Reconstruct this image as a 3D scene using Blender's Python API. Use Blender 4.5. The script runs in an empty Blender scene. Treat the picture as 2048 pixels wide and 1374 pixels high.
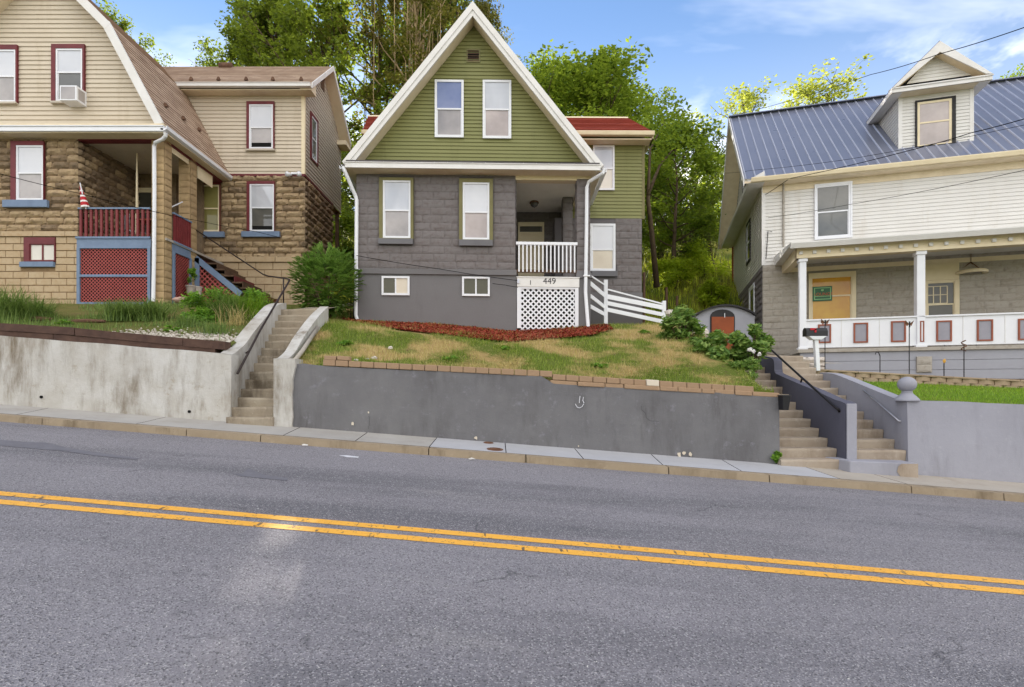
import bpy, math, random
from mathutils import Vector, Matrix, noise
F=1050.; CX=1024.; HY=785.; CZ=1.6
R=random.Random(7)
SC=bpy.context.scene; COL=SC.collection
def V(*a): return Vector(a)
def P(px,py,d): return V((px-CX)*d/F, d, CZ-(py-HY)*d/F)
def lerp(a,b,t): return a+(b-a)*t
def S(r,g,b,k=1.0):
    f=lambda c:(c/255/12.92 if c/255<=.04045 else ((c/255+.055)/1.055)**2.4)
    return (f(r)*k,f(g)*k,f(b)*k,1)
# ---------------------------------------------------------------- mesh collector
class MB:
    def __init__(s): s.v=[];s.f=[];s.mi=[];s.uv=[]
    def poly(s,pts,uv=None,mi=0):
        n=len(s.v); s.v+=[tuple(p) for p in pts]; s.f.append(tuple(range(n,n+len(pts)))); s.mi.append(mi)
        s.uv.append(uv or [(0,0)]*len(pts))
    def hexa(s,p,mi=0):   # p: 4 bottom, 4 top
        n=len(s.v); s.v+=[tuple(q) for q in p]
        for f in ((3,2,1,0),(4,5,6,7),(0,1,5,4),(1,2,6,5),(2,3,7,6),(3,0,4,7)):
            s.f.append(tuple(n+i for i in f)); s.mi.append(mi); s.uv.append([(0,0)]*4)
    def fbox(s,fr,u0,u1,z0,z1,w0,w1,mi=0):
        s.hexa([fr.pt(u0,z0,w1),fr.pt(u1,z0,w1),fr.pt(u1,z0,w0),fr.pt(u0,z0,w0),
                fr.pt(u0,z1,w1),fr.pt(u1,z1,w1),fr.pt(u1,z1,w0),fr.pt(u0,z1,w0)],mi)
    def box(s,x0,x1,y0,y1,z0,z1,mi=0):
        s.hexa([(x0,y0,z0),(x1,y0,z0),(x1,y1,z0),(x0,y1,z0),(x0,y0,z1),(x1,y0,z1),(x1,y1,z1),(x0,y1,z1)],mi)
    def prism(s,pts,vec,mi=0):
        a=[V(*p) for p in pts]; b=[p+vec for p in a]; k=len(a)
        s.poly(a,mi=mi); s.poly(b[::-1],mi=mi)
        for i in range(k): s.poly([a[i],b[i],b[(i+1)%k],a[(i+1)%k]],mi=mi)
    def bar(s,p0,p1,wid,thk,up=V(0,0,1),mi=0):
        d=(p1-p0).normalized(); a=d.cross(up)
        if a.length<1e-4: a=d.cross(V(0,1,0))
        a.normalize(); b=a.cross(d)
        a*=wid/2; b*=thk/2
        s.hexa([p0-a-b,p0+a-b,p1+a-b,p1-a-b,p0-a+b,p0+a+b,p1+a+b,p1-a+b],mi)
    def tube(s,path,r,n=8,mi=0,cap=True):
        path=[V(*p) for p in path]; k=len(path); rs=r if isinstance(r,(list,tuple)) else [r]*k
        base=len(s.v); ref=V(.31,.17,.94)
        for i,p in enumerate(path):
            d=(path[min(i+1,k-1)]-path[max(i-1,0)]).normalized()
            a=d.cross(ref)
            if a.length<.05: a=d.cross(V(1,0,0))
            a.normalize(); b=d.cross(a)
            for j in range(n):
                t=2*math.pi*j/n; s.v.append(tuple(p+(a*math.cos(t)+b*math.sin(t))*rs[i]))
        for i in range(k-1):
            for j in range(n):
                s.f.append((base+i*n+j,base+i*n+(j+1)%n,base+(i+1)*n+(j+1)%n,base+(i+1)*n+j)); s.mi.append(mi); s.uv.append([(0,0)]*4)
        if cap:
            s.f.append(tuple(base+j for j in range(n))[::-1]); s.mi.append(mi); s.uv.append([(0,0)]*n)
            s.f.append(tuple(base+(k-1)*n+j for j in range(n))); s.mi.append(mi); s.uv.append([(0,0)]*n)
    def lathe(s,c,prof,n=20,mi=0):
        s.tube([(c[0],c[1],c[2]+z) for r,z in prof],[max(r,.001) for r,z in prof],n,mi)
    def blob(s,c,rx,ry,rz,seed=0,amp=.25,nu=10,nv=7,mi=0):
        base=len(s.v)
        for i in range(nv+1):
            ph=math.pi*i/nv
            for j in range(nu):
                t=2*math.pi*j/nu; d=V(math.sin(ph)*math.cos(t),math.sin(ph)*math.sin(t),math.cos(ph))
                k=1+amp*noise.noise(d*1.7+V(seed*3.1,seed,0))
                s.v.append((c[0]+d.x*rx*k,c[1]+d.y*ry*k,c[2]+d.z*rz*k))
        for i in range(nv):
            for j in range(nu):
                s.f.append((base+i*nu+j,base+(i+1)*nu+j,base+(i+1)*nu+(j+1)%nu,base+i*nu+(j+1)%nu)); s.mi.append(mi); s.uv.append([(0,0)]*4)
    def grid(s,fn,nu,nv,mi=0):
        base=len(s.v)
        for i in range(nv+1):
            for j in range(nu+1): s.v.append(tuple(fn(j/nu,i/nv)))
        w=nu+1
        for i in range(nv):
            for j in range(nu):
                s.f.append((base+i*w+j,base+i*w+j+1,base+(i+1)*w+j+1,base+(i+1)*w+j)); s.mi.append(mi)
                s.uv.append([(j/nu,i/nv),((j+1)/nu,i/nv),((j+1)/nu,(i+1)/nv),(j/nu,(i+1)/nv)])
    def build(s,name,mats,parent=None,smooth=False,bevel=0,label=None,uv=True):
        me=bpy.data.meshes.new(name); me.from_pydata(s.v,[],s.f)
        for m in (mats if isinstance(mats,(list,tuple)) else [mats]): me.materials.append(m)
        if len(set(s.mi))>1: me.polygons.foreach_set('material_index',s.mi)
        if uv:
            l=me.uv_layers.new(name='UVMap'); l.data.foreach_set('uv',[c for f in s.uv for q in f for c in q])
        if smooth: me.polygons.foreach_set('use_smooth',[True]*len(s.f))
        me.update()
        o=bpy.data.objects.new(name,me); COL.objects.link(o)
        if parent is not None:
            o.parent=parent
            o.location=-world_loc(parent)
        if bevel:
            b=o.modifiers.new('bevel','BEVEL'); b.width=bevel; b.segments=2; b.limit_method='ANGLE'; b.angle_limit=.7
        if label: o['label']=label
        return o
def world_loc(o):
    l=V(0,0,0)
    while o is not None: l=l+o.location; o=o.parent
    return l
def tag(o,label,cat,group=None):
    o['label']=label; o['category']=cat
    if group: o['group']=group
    return o
def kind(o,k): o['kind']=k; return o
def thing(name,loc,label,cat,group=None):
    o=bpy.data.objects.new(name,None); COL.objects.link(o); o.location=loc; o.empty_display_size=.2
    return tag(o,label,cat,group)
# ---------------------------------------------------------------- wall frames
class Fr:
    def __init__(s,O,U,k=0.): s.O=V(O[0],O[1],0); s.U=V(U[0],U[1],0).normalized(); s.N=V(s.U.y,-s.U.x,0); s.k=k
    def pt(s,u,z,w=0.):
        p=s.O+s.U*u+s.N*w; p.z=z+s.k*u; return p
    def hit(s,px,py,w=0.):
        d=V((px-CX)/F,1,-(py-HY)/F)
        t=((s.O+s.N*w).dot(s.N))/d.dot(s.N)
        p=d*t; u=(p-s.O).dot(s.U); return u,CZ+p.z-s.k*u
    def rect(s,x0,y0,x1,y1,w=0.):
        ym=(y0+y1)/2; xm=(x0+x1)/2
        return s.hit(x0,ym,w)[0],s.hit(x1,ym,w)[0],s.hit(xm,y1,w)[1],s.hit(xm,y0,w)[1]
def clip(poly,i,lo,hi):
    for val,sg in ((lo,1),(hi,-1)):
        out=[]
        for a,b in zip(poly,poly[1:]+poly[:1]):
            da=(a[i]-val)*sg; db=(b[i]-val)*sg
            if da>=0: out.append(a)
            if (da>0 and db<0) or (da<0 and db>0):
                t=da/(da-db); out.append(tuple(lerp(a[k],b[k],t) for k in (0,1)))
        poly=out
        if len(poly)<3: return []
    return poly
def courses(mb,fn,poly,pitch,lap=.018,w0=0.,mi=0,jit=0.):
    lo=min(p[1] for p in poly); hi=max(p[1] for p in poly); n=int((hi-lo)/pitch)+1
    for i in range(n):
        a=lo+i*pitch; b=min(a+pitch,hi)
        q=clip(poly,1,a,b)
        if len(q)<3: continue
        l=lap*(1+jit*R.uniform(-1,1))
        W=lambda z:w0+.002+l*(1-(z-a)/pitch)
        mb.poly([fn(u,z,W(z)) for u,z in q],[(u,z) for u,z in q],mi)
        us=[u for u,z in q if abs(z-a)<1e-6]
        if len(us)>=2:
            u0,u1=min(us),max(us)
            mb.poly([fn(u0,a,w0),fn(u1,a,w0),fn(u1,a,w0+.002+l),fn(u0,a,w0+.002+l)],None,mi)
def plane_fn(p0,p1,p2):
    a=(p1-p0).normalized(); n=a.cross(p2-p0).normalized()
    if n.z<0: n=-n
    b=n.cross(a)
    if b.dot(p2-p0)<0: b=-b
    fn=lambda u,v,w=0.: p0+a*u+b*v+n*w
    inv=lambda p:((p-p0).dot(a),(p-p0).dot(b))
    return fn,inv
def roof_plane(mb,pts,pitch=.14,lap=.012,thick=.07,mi=0,mi_under=1,jit=.3):
    fn,inv=plane_fn(pts[0],pts[1],pts[2]); q=[inv(p) for p in pts]
    courses(mb,fn,q,pitch,lap,0,mi,jit)
    mb.poly([fn(u,v,-thick) for u,v in q][::-1],None,mi_under)
    for a,b in zip(q,q[1:]+q[:1]): mb.poly([fn(*a,-thick),fn(*b,-thick),fn(*b,.001),fn(*a,.001)],None,mi_under)
    return fn,q
def span(q,u):   # convex polygon: v-range at u
    vs=[]
    for a,b in zip(q,q[1:]+q[:1]):
        if (a[0]-u)*(b[0]-u)<=0 and a[0]!=b[0]:
            t=(u-a[0])/(b[0]-a[0]); vs.append(lerp(a[1],b[1],t))
    return (min(vs),max(vs)) if len(vs)>=2 else None
def blocks(mb,fr,u0,u1,z0,z1,holes=(),ch=.2,bl=.42,depth=.035,rough=1.,w0=0.,mi=0,seed=1,style='rock',gap=.012,mi2=None):
    r=random.Random(seed); n=max(1,round((z1-z0)/ch)); ch=(z1-z0)/n
    for i in range(n):
        a=z0+i*ch; b=a+ch; iv=[(u0,u1)]
        for h in holes:
            if h[2]<b-.02 and h[3]>a+.02:
                nv=[]
                for s,e in iv:
                    if h[1]<=s or h[0]>=e: nv.append((s,e)); continue
                    if h[0]>s: nv.append((s,h[0]))
                    if h[1]<e: nv.append((h[1],e))
                iv=nv
        off=(bl/2 if i%2 else 0)
        for s,e in iv:
            cuts=[s]; x=u0-bl+off
            while x<e:
                if x>s+.1 and x<e-.1: cuts.append(x)
                x+=bl*(1 if style!='rock' else r.choice((1,1,1,1,1,.85)))
            cuts.append(e)
            for c0,c1 in zip(cuts,cuts[1:]):
                if c1-c0<.03: continue
                block(mb,fr,c0+gap/2,c1-gap/2,a+gap/2,b-gap/2,w0,depth,rough,r,style,mi if mi2 is None or r.random()<.78 else mi2)
def block(mb,fr,u0,u1,z0,z1,w0,depth,rough,r,style,mi):
    if style!='rock':
        e=.006; mb_=[fr.pt(u0,z0,w0),fr.pt(u1,z0,w0),fr.pt(u1,z1,w0),fr.pt(u0,z1,w0)]
        t=[fr.pt(u0+e,z0+e,w0+depth),fr.pt(u1-e,z0+e,w0+depth),fr.pt(u1-e,z1-e,w0+depth),fr.pt(u0+e,z1-e,w0+depth)]
        mb.poly(t,[(u0,z0),(u1,z0),(u1,z1),(u0,z1)],mi)
        for k in range(4): mb.poly([mb_[k],mb_[(k+1)%4],t[(k+1)%4],t[k]],None,mi)
        return
    nx=max(3,int((u1-u0)/(.06 if rough>=1 else .05))); nz=5 if rough>=1 else 6; base=len(mb.v); sd=r.uniform(0,100); ph=r.uniform(-.12,.12)
    D=depth*r.uniform(.75,1.2)
    for i in range(nz+1):
        t=i/nz
        for j in range(nx+1):
            s=j/nx; u=lerp(u0,u1,s); z=lerp(z0,z1,t)
            soft=rough<1
            edge=min(1,min(s,1-s)*(u1-u0)/.03)*min(1,min(t,1-t)*(z1-z0)/.02)
            wave=(.3 if soft else .42)+ph+(.4 if soft else .22)*noise.noise(V(u*(9 if soft else 6)+sd,sd,0))   # height of the brow line
            if t>wave: h=lerp(1.0,.35,min(1,(t-wave)/(1-wave+.01)))
            else: h=lerp(.25,1.0,(t/wave)**2 if wave>.02 else 1)
            h=h*.75+.35*rough*noise.noise(V(u*11,z*13,sd))+.15
            w=w0+(.006+D*max(.05,h))*edge if edge>0 else w0
            if soft: w=w0+.012+D*max(0,h)*edge
            mb.v.append(tuple(fr.pt(u,z,w)))
    k=nx+1
    for i in range(nz):
        for j in range(nx):
            mb.f.append((base+i*k+j,base+i*k+j+1,base+(i+1)*k+j+1,base+(i+1)*k+j)); mb.mi.append(mi); mb.uv.append([(0,0)]*4)
def lattice(mb,fn,u0,u1,z0,z1,sp,wid,th=.008,mi=0,tri=None):
    """crossed diagonal slats inside a rectangle; sp = horizontal diamond pitch"""
    H=z1-z0; hw=wid*.707
    for sg in (1,-1):
        w=0 if sg==1 else th
        x=u0-H
        while x<u1+H:
            # line u = x + sg*(z-z0) (sg 1) starting at bottom x
            za,zb=z0,z1; ua=x; ub=x+sg*H
            pts=[]
            t0,t1=0,1
            du=ub-ua
            for lim,s in ((u0,1),(u1,-1)):
                fa=(ua-lim)*s; fb=(ub-lim)*s
                if fa<0 and fb<0: t1=-1
                elif fa<0: t0=max(t0,fa/(fa-fb))
                elif fb<0: t1=min(t1,fa/(fa-fb))
            if t1-t0>.01:
                a=(lerp(ua,ub,t0),lerp(za,zb,t0)); b=(lerp(ua,ub,t1),lerp(za,zb,t1))
                if tri: # keep below line tri: z < tri(u)
                    aa=[a,b]; ok=[p[1]<=tri(p[0]) for p in aa]
                    if not any(ok): x+=sp; continue
                    if not all(ok):
                        fa=tri(a[0])-a[1]; fb=tri(b[0])-b[1]; t=fa/(fa-fb); c=(lerp(a[0],b[0],t),lerp(a[1],b[1],t))
                        a,b=(a,c) if ok[0] else (c,b)
                h=hw/1.0
                mb.hexa([fn(a[0]-h,a[1],w),fn(a[0]+h,a[1],w),fn(b[0]+h,b[1],w),fn(b[0]-h,b[1],w),
                         fn(a[0]-h,a[1],w+th),fn(a[0]+h,a[1],w+th),fn(b[0]+h,b[1],w+th),fn(b[0]-h,b[1],w+th)],mi)
            x+=sp
def ring(mb,fr,o,i,w0,w1,mi=0):  # picture-frame of four bars, o,i = (u0,u1,z0,z1)
    mb.fbox(fr,o[0],i[0],o[2],o[3],w0,w1,mi); mb.fbox(fr,i[1],o[1],o[2],o[3],w0,w1,mi)
    if o[3]-i[3]>.001: mb.fbox(fr,i[0],i[1],i[3],o[3],w0,w1,mi)
    if i[2]-o[2]>.001: mb.fbox(fr,i[0],i[1],o[2],i[2],w0,w1,mi)
def win(parent,fr,sash,mid=None,casing=None,cm=None,sm=None,pu=None,pl=None,sill=None,sillm=None,w=0.,fw=.05,vert=False,label=None,open_b=None,sillw=.09):
    s=fr.rect(*sash,w=w); holes=s; b=.05
    if casing:
        c=list(fr.rect(*casing,w=w)); c[0]=min(c[0],s[0]-.01);c[1]=max(c[1],s[1]+.01);c[3]=max(c[3],s[3]+.01);c[2]=min(c[2],s[2])
        m=MB(); ring(m,fr,c,s,w,w+.06); m.fbox(fr,s[0],s[1],s[2],s[3],w-.02,w+.004)
        W=m.build('window',cm,parent,label=label); holes=tuple(c); par=W
    else: W=None; holes=tuple(s); par=parent
    m=MB(); i=(s[0]+fw,s[1]-fw,s[2]+fw*1.1,s[3]-fw)
    ring(m,fr,s,i,w+.005,w+.048)
    if vert:
        um=(i[0]+i[1])/2; m.fbox(fr,um-.02,um+.02,i[2],i[3],w+.01,w+.036)
    elif mid is not None:
        zm=fr.hit((sash[0]+sash[2])/2,mid,w)[1]; m.fbox(fr,i[0],i[1],zm-.025,zm+.02,w+.012,w+.042)
        r2=.02
        m.fbox(fr,i[0],i[0]+r2,i[2],zm-.025,w+.01,w+.03); m.fbox(fr,i[1]-r2,i[1],i[2],zm-.025,w+.01,w+.03); 
    fo=m.build('frame' if W else 'window',sm,par,bevel=.004)
    if not W: W=fo; fo['label']=label or 'white framed window'
    if not casing and not label and 'label' in fo: del fo['label']
    def pane(a,b_,c,d,w1,mt):
        m=MB(); m.fbox(fr,a,b_,c,d,w+.006,w1); m.build('pane',mt,W)
    if vert:
        pane(i[0],um-.02,i[2],i[3],w+.02,pu); pane(um+.02,i[1],i[2],i[3],w+.016,pl)
    elif mid is not None:
        pane(i[0],i[1],zm+.02,i[3],w+.026,pu)
        zb=i[2]
        if open_b: zb=i[2]+open_b; pane(i[0],i[1],i[2],zb,w+.009,MT['void'])
        pane(i[0]+.02,i[1]-.02,zb,zm-.025,w+.016,pl)
    else: pane(i[0],i[1],i[2],i[3],w+.02,pu)
    if sill:
        c=fr.rect(*sill,w=w); m=MB(); m.fbox(fr,c[0],c[1],c[2],c[3],w,w+sillw); m.build('sill',sillm,W,bevel=.008)
        return W,[holes,tuple(c)]
    return W,[holes]
def text_mesh(body,size,extr,name):
    cu=bpy.data.curves.new('tmp_text','FONT'); cu.body=body; cu.size=size; cu.extrude=extr; cu.align_x='CENTER'; cu.align_y='CENTER'
    o=bpy.data.objects.new('tmp_text',cu); COL.objects.link(o)
    bpy.context.view_layer.update()
    me=bpy.data.meshes.new_from_object(o.evaluated_get(bpy.context.evaluated_depsgraph_get())); me.name=name
    bpy.data.objects.remove(o); bpy.data.curves.remove(cu); return me
def place_text(body,size,fr,u,z,w,mat,name,parent,extr=.004,sx=1.,xf=None):
    me=text_mesh(body,size,extr,name)
    for v in me.vertices:
        x,y,zz=v.co; v.co=fr.pt(u+x*sx,z+y,w+zz)
    me.materials.append(mat); o=bpy.data.objects.new(name,me); COL.objects.link(o)
    if parent is not None: o.parent=parent; o.location=-world_loc(parent)
    return o
# ---------------------------------------------------------------- materials
MT={}
class NB:
    def __init__(s,name):
        s.m=bpy.data.materials.new(name); s.m.use_nodes=True; s.t=s.m.node_tree; s.t.nodes.clear()
        s.out=s.n('ShaderNodeOutputMaterial'); s.c=s.n('ShaderNodeTexCoord').outputs['Object']
    def n(s,t,**kw):
        x=s.t.nodes.new(t)
        for k,v in kw.items(): setattr(x,k,v)
        return x
    def l(s,a,b): s.t.links.new(a,b)
    def noise(s,scale,detail=5,rough=.6,vec=None,stretch=None):
        x=s.n('ShaderNodeTexNoise'); x.inputs['Scale'].default_value=scale; x.inputs['Detail'].default_value=detail; x.inputs['Roughness'].default_value=rough
        v=vec or s.c
        if stretch:
            mp=s.n('ShaderNodeMapping'); mp.inputs['Scale'].default_value=stretch; s.l(v,mp.inputs['Vector']); v=mp.outputs[0]
        s.l(v,x.inputs['Vector']); return x.outputs['Fac']
    def ramp(s,fac,stops):
        x=s.n('ShaderNodeValToRGB'); e=x.color_ramp.elements
        while len(e)<len(stops): e.new(.5)
        for i,(p,c) in enumerate(stops):
            e[i].position=p; e[i].color=c if len(c)==4 else (*c,1)
        s.l(fac,x.inputs[0]); return x.outputs[0]
    def mix(s,fac,a,b):
        x=s.n('ShaderNodeMix',data_type='RGBA')
        for i,v in ((0,fac),(6,a),(7,b)):
            if hasattr(v,'is_linked') or hasattr(v,'links'): s.l(v,x.inputs[i])
            else: x.inputs[i].default_value=v
        return x.outputs[2]
    def math(s,op,a,b=0.,c=0.):
        x=s.n('ShaderNodeMath',operation=op)
        for i,v in enumerate((a,b,c)):
            if hasattr(v,'links'): s.l(v,x.inputs[i])
            else: x.inputs[i].default_value=v
        return x.outputs[0]
    def mask(s,fac,lo,hi): return s.ramp(fac,[(lo,(0,0,0,1)),(hi,(1,1,1,1))])
    def bsdf(s,col,rough=.7,spec=.3,metal=0.,bump=None,bd=.01,coat=0.):
        b=s.n('ShaderNodeBsdfPrincipled')
        for k,v in (('Base Color',col),('Roughness',rough),('Specular IOR Level',spec),('Metallic',metal),('Coat Weight',coat)):
            if hasattr(v,'links'): s.l(v,b.inputs[k])
            else: b.inputs[k].default_value=v
        if bump is not None:
            x=s.n('ShaderNodeBump'); x.inputs['Distance'].default_value=bd; x.inputs['Strength'].default_value=1
            s.l(bump,x.inputs['Height']); s.l(x.outputs[0],b.inputs['Normal'])
        s.l(b.outputs[0],s.out.inputs[0]); return b
def pm(name,c1,c2=None,rough=.7,scale=3,bump=.0,bscale=40,spec=.3,metal=0,streak=None,sscale=(1,1,.15),slo=.55,shi=.75,coat=0,speck=None):
    b=NB(name); c2=c2 or tuple(x*.82 for x in c1[:3])+(1,)
    col=b.mix(b.mask(b.noise(scale,6,.65),.3,.7),c1,c2)
    if streak: col=b.mix(b.mask(b.noise(2.2,7,.7,stretch=sscale),slo,shi),col,streak)
    if speck: col=b.mix(b.mask(b.noise(speck[1],2,.5),speck[2],speck[2]+.06),col,speck[0])
    b.bsdf(col,rough,spec,metal,b.noise(bscale,6,.6) if bump else None,bump,coat)
    MT[name]=b.m; return b.m
# paints, wood, metal
pm('white',S(220,218,217),S(208,205,202),.45,2,.002,30)
pm('white_pvc',S(224,225,230),S(216,217,223),.3,2)
pm('cream',S(228,214,184),S(214,198,166),.5,2,.002)
pm('cream_soffit',S(222,208,182),S(206,190,162),.6,3,.002)
pm('tan_siding',S(200,188,170),S(192,179,160),.5,1.2,.0015,60,streak=S(182,168,147))
pm('grey_siding',S(190,180,166),S(176,166,152),.5,1.2,.0015,60)
pm('olive_siding',S(124,124,78),S(116,117,72),.5,1.1,.0015,60,streak=S(108,108,66))
pm('olive_trim',S(118,112,72),S(104,99,62),.5,3,.002)
pm('right_siding',S(213,211,208),S(205,202,198),.45,1.2,.0015,60,streak=S(196,190,181))
pm('maroon',S(112,44,50),S(92,34,40),.5,4,.003)
pm('maroon_rail',S(126,52,54),S(104,40,44),.55,4,.003)
pm('red_lattice',S(172,88,84),S(154,74,71),.6,4,.002)
pm('blue_trim',S(114,132,158),S(101,118,144),.55,4,.003,streak=S(96,112,138))
pm('brown_wood',S(104,80,62),S(76,58,46),.8,6,.006,30,streak=S(60,46,38),sscale=(.3,1,1))
pm('rust_wood',S(150,78,44),S(128,62,36),.65,4,.003)
pm('orange_door',S(150,76,40),S(128,62,32),.55,2,.003,streak=S(120,54,26),sscale=(1,1,.1))
pm('panel_brown',S(150,84,62),S(128,70,52),.5,4,.002)
pm('panel_grey',S(150,148,158),S(138,136,146),.5,4)
pm('black_metal',S(38,34,36),S(28,26,28),.45,6,.001,80,metal=.2)
pm('rail_brown',S(52,40,38),S(40,32,30),.5,6,.001,80)
pm('steel',S(196,196,204),S(170,170,180),.35,6,metal=.6)
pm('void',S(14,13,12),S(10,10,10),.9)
pm('dark_grey',S(52,50,52),S(40,39,41),.7,5)
pm('skirt_grey',S(156,157,166),S(148,148,157),.6,2,.002)
pm('ceiling_paint',S(236,231,222),S(226,220,210),.6,2,.002)
pm('left_ceiling',S(206,194,172),S(190,178,156),.6,2,.002)
pm('mailbox_black',S(34,34,38),S(28,28,32),.35,6)
pm('flag_red',S(176,30,40),S(160,26,34),.6)
pm('letter_dark',S(70,66,70),S(58,55,58),.4,metal=.5)
# stone and masonry
def stone(name,c1,c2,dark,bump,mort=None):
    b=NB(name); n1=b.noise(2.6,6,.7); n2=b.noise(9,5,.65)
    col=b.mix(b.mask(n1,.3,.7),c1,c2); col=b.mix(b.math('MULTIPLY',b.mask(n2,.5,.72),.7),col,dark)
    g=b.n('ShaderNodeNewGeometry'); r=g.outputs['Random Per Island']
    col=b.mix(b.math('MULTIPLY',r,.18 if 'painted' in name else .25),col,dark)
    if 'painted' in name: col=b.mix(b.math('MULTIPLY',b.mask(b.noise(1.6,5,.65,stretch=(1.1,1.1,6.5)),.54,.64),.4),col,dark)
    b.bsdf(col,.85,.2,0,b.noise(70,6,.65),bump); MT[name]=b.m
stone('rock_tan',S(178,156,124),S(156,134,106),S(112,96,80),.006)
stone('rock_grey_brown',S(146,124,98),S(116,100,82),S(80,70,60),.006)
stone('smooth_tan',S(186,167,140),S(170,149,120),S(164,136,102),.003)
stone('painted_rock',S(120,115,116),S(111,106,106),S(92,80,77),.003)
stone('painted_light',S(170,164,156),S(162,155,146),S(136,126,114),.003)
pm('painted_smooth',S(110,108,110),S(104,101,103),.7,.8,.004,25,streak=S(98,95,96),slo=.6,shi=.8)
pm('painted_sill',S(108,107,111),S(98,96,100),.65,2,.002)
pm('mortar_tan',S(140,116,86),S(112,92,70),.9,6,.004)
pm('mortar_grey',S(100,96,99),S(92,88,90),.85,3,.003)
pm('mortar_light',S(156,150,144),S(148,142,136),.85,3,.003)
pm('pillar_tan',S(174,149,112),S(152,128,96),.85,3,.006,30,streak=S(120,98,72))
# ------- weathered concrete
def concrete(name,c1,c2,stain,edge,k=1.,slo=.5,shi=.66,bump=.006):
    b=NB(name); col=b.mix(b.mask(b.noise(1.1,7,.68),.32,.66),c1,c2)
    s1=b.noise(1.9,7,.72,stretch=(1,1,.22)); s2=b.noise(.8,5,.6)
    m=b.math('MULTIPLY',b.mask(s1,slo,shi),b.mask(s2,.38,.62))
    col=b.mix(b.math('MULTIPLY',m,k),col,stain)
    col=b.mix(b.math('MULTIPLY',b.mask(b.noise(5.5,6,.75),.58,.7),.6*k),col,edge)
    h=b.math('ADD',b.noise(45,7,.7),b.math('MULTIPLY',b.noise(5,4,.6),2.))
    b.bsdf(col,.85,.2,0,h,bump); MT[name]=b.m
concrete('old_concrete',S(194,193,191),S(170,165,157),S(104,90,70),S(140,127,106),.85,.46,.62)
concrete('step_concrete',S(170,160,144),S(146,133,116),S(84,73,60),S(190,180,164),1.1,.44,.58)
concrete('step_right',S(170,158,144),S(154,140,126),S(118,102,86),S(190,180,168),.8)
concrete('sidewalk_old',S(168,165,161),S(156,152,147),S(136,130,124),S(178,174,169),.6,bump=.003)
concrete('sidewalk_new',S(174,174,178),S(164,164,168),S(150,149,152),S(182,182,186),.5,bump=.002)
concrete('sidewalk_warm',S(172,164,154),S(160,152,142),S(140,130,118),S(182,175,166),.6,bump=.003)
concrete('kerb_stone',S(156,141,120),S(140,125,105),S(104,90,72),S(168,154,134),.9)
concrete('wall_grey',S(114,113,115),S(102,101,104),S(88,86,88),S(130,129,138),1.,.46,.62,bump=.004)
concrete('wall_blue',S(154,154,164),S(145,145,155),S(130,129,137),S(163,163,172),.8,bump=.003)
concrete('cheek_dark',S(92,92,106),S(86,86,99),S(80,80,92),S(98,98,112),.5,bump=.003)
concrete('edging',S(158,132,106),S(138,114,92),S(110,92,76),S(172,150,126),.8)
concrete('edging_pale',S(206,196,180),S(196,184,166),S(170,156,138),S(214,206,194),.6)
concrete('scallop',S(170,150,128),S(152,132,112),S(124,106,90),S(180,162,142),.8)
concrete('rock_white',S(206,198,190),S(186,176,168),S(150,136,128),S(214,208,202),.7)
pm('tie_wood',S(88,66,56),S(66,48,42),.85,5,.008,18,streak=S(120,96,82),sscale=(.12,1,1.2),slo=.6,shi=.72)
# ------- roofs
def shingle(name,cols,rough=.85):
    b=NB(name); uv=b.n('ShaderNodeTexCoord').outputs['UV']
    br=b.n('ShaderNodeTexBrick'); br.inputs['Scale'].default_value=1; br.inputs['Brick Width'].default_value=.3; br.inputs['Row Height'].default_value=.14
    br.inputs['Mortar Size'].default_value=.004; br.inputs['Color1'].default_value=(.0,.0,.0,1); br.inputs['Color2'].default_value=(1,1,1,1); br.inputs['Mortar'].default_value=(.2,.2,.2,1)
    b.l(uv,br.inputs['Vector'])
    wob=b.math('ADD',b.math('MULTIPLY',br.outputs['Color'],.55),b.math('MULTIPLY',b.noise(1.4,5,.6),.6))
    col=b.ramp(wob,[(.1,cols[0]),(.5,cols[1]),(.9,cols[2])])
    col=b.mix(b.math('MULTIPLY',b.noise(160,2,.6),.35),col,cols[0])
    b.bsdf(col,rough,.2,0,b.noise(150,3,.6),.004); MT[name]=b.m
shingle('shingle_tan',[S(134,112,96),S(164,142,124),S(190,168,148)])
shingle('shingle_red',[S(122,56,46),S(150,72,60),S(174,92,77)])
shingle('shingle_grey',[S(80,76,78),S(104,100,102),S(122,118,120)])
pm('metal_rib_lit',S(172,175,190),S(162,166,182),.3,2,metal=.2)  # same metal as the roof, painted paler for the light the ribs catch
b=NB('metal_roof'); b.bsdf(b.mix(b.mask(b.noise(.8,3,.5),.3,.7),S(124,128,146),S(115,120,139)),b.math('ADD',.24,b.math('MULTIPLY',b.noise(3,3),.12)),.6,.35); MT['metal_roof']=b.m
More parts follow.
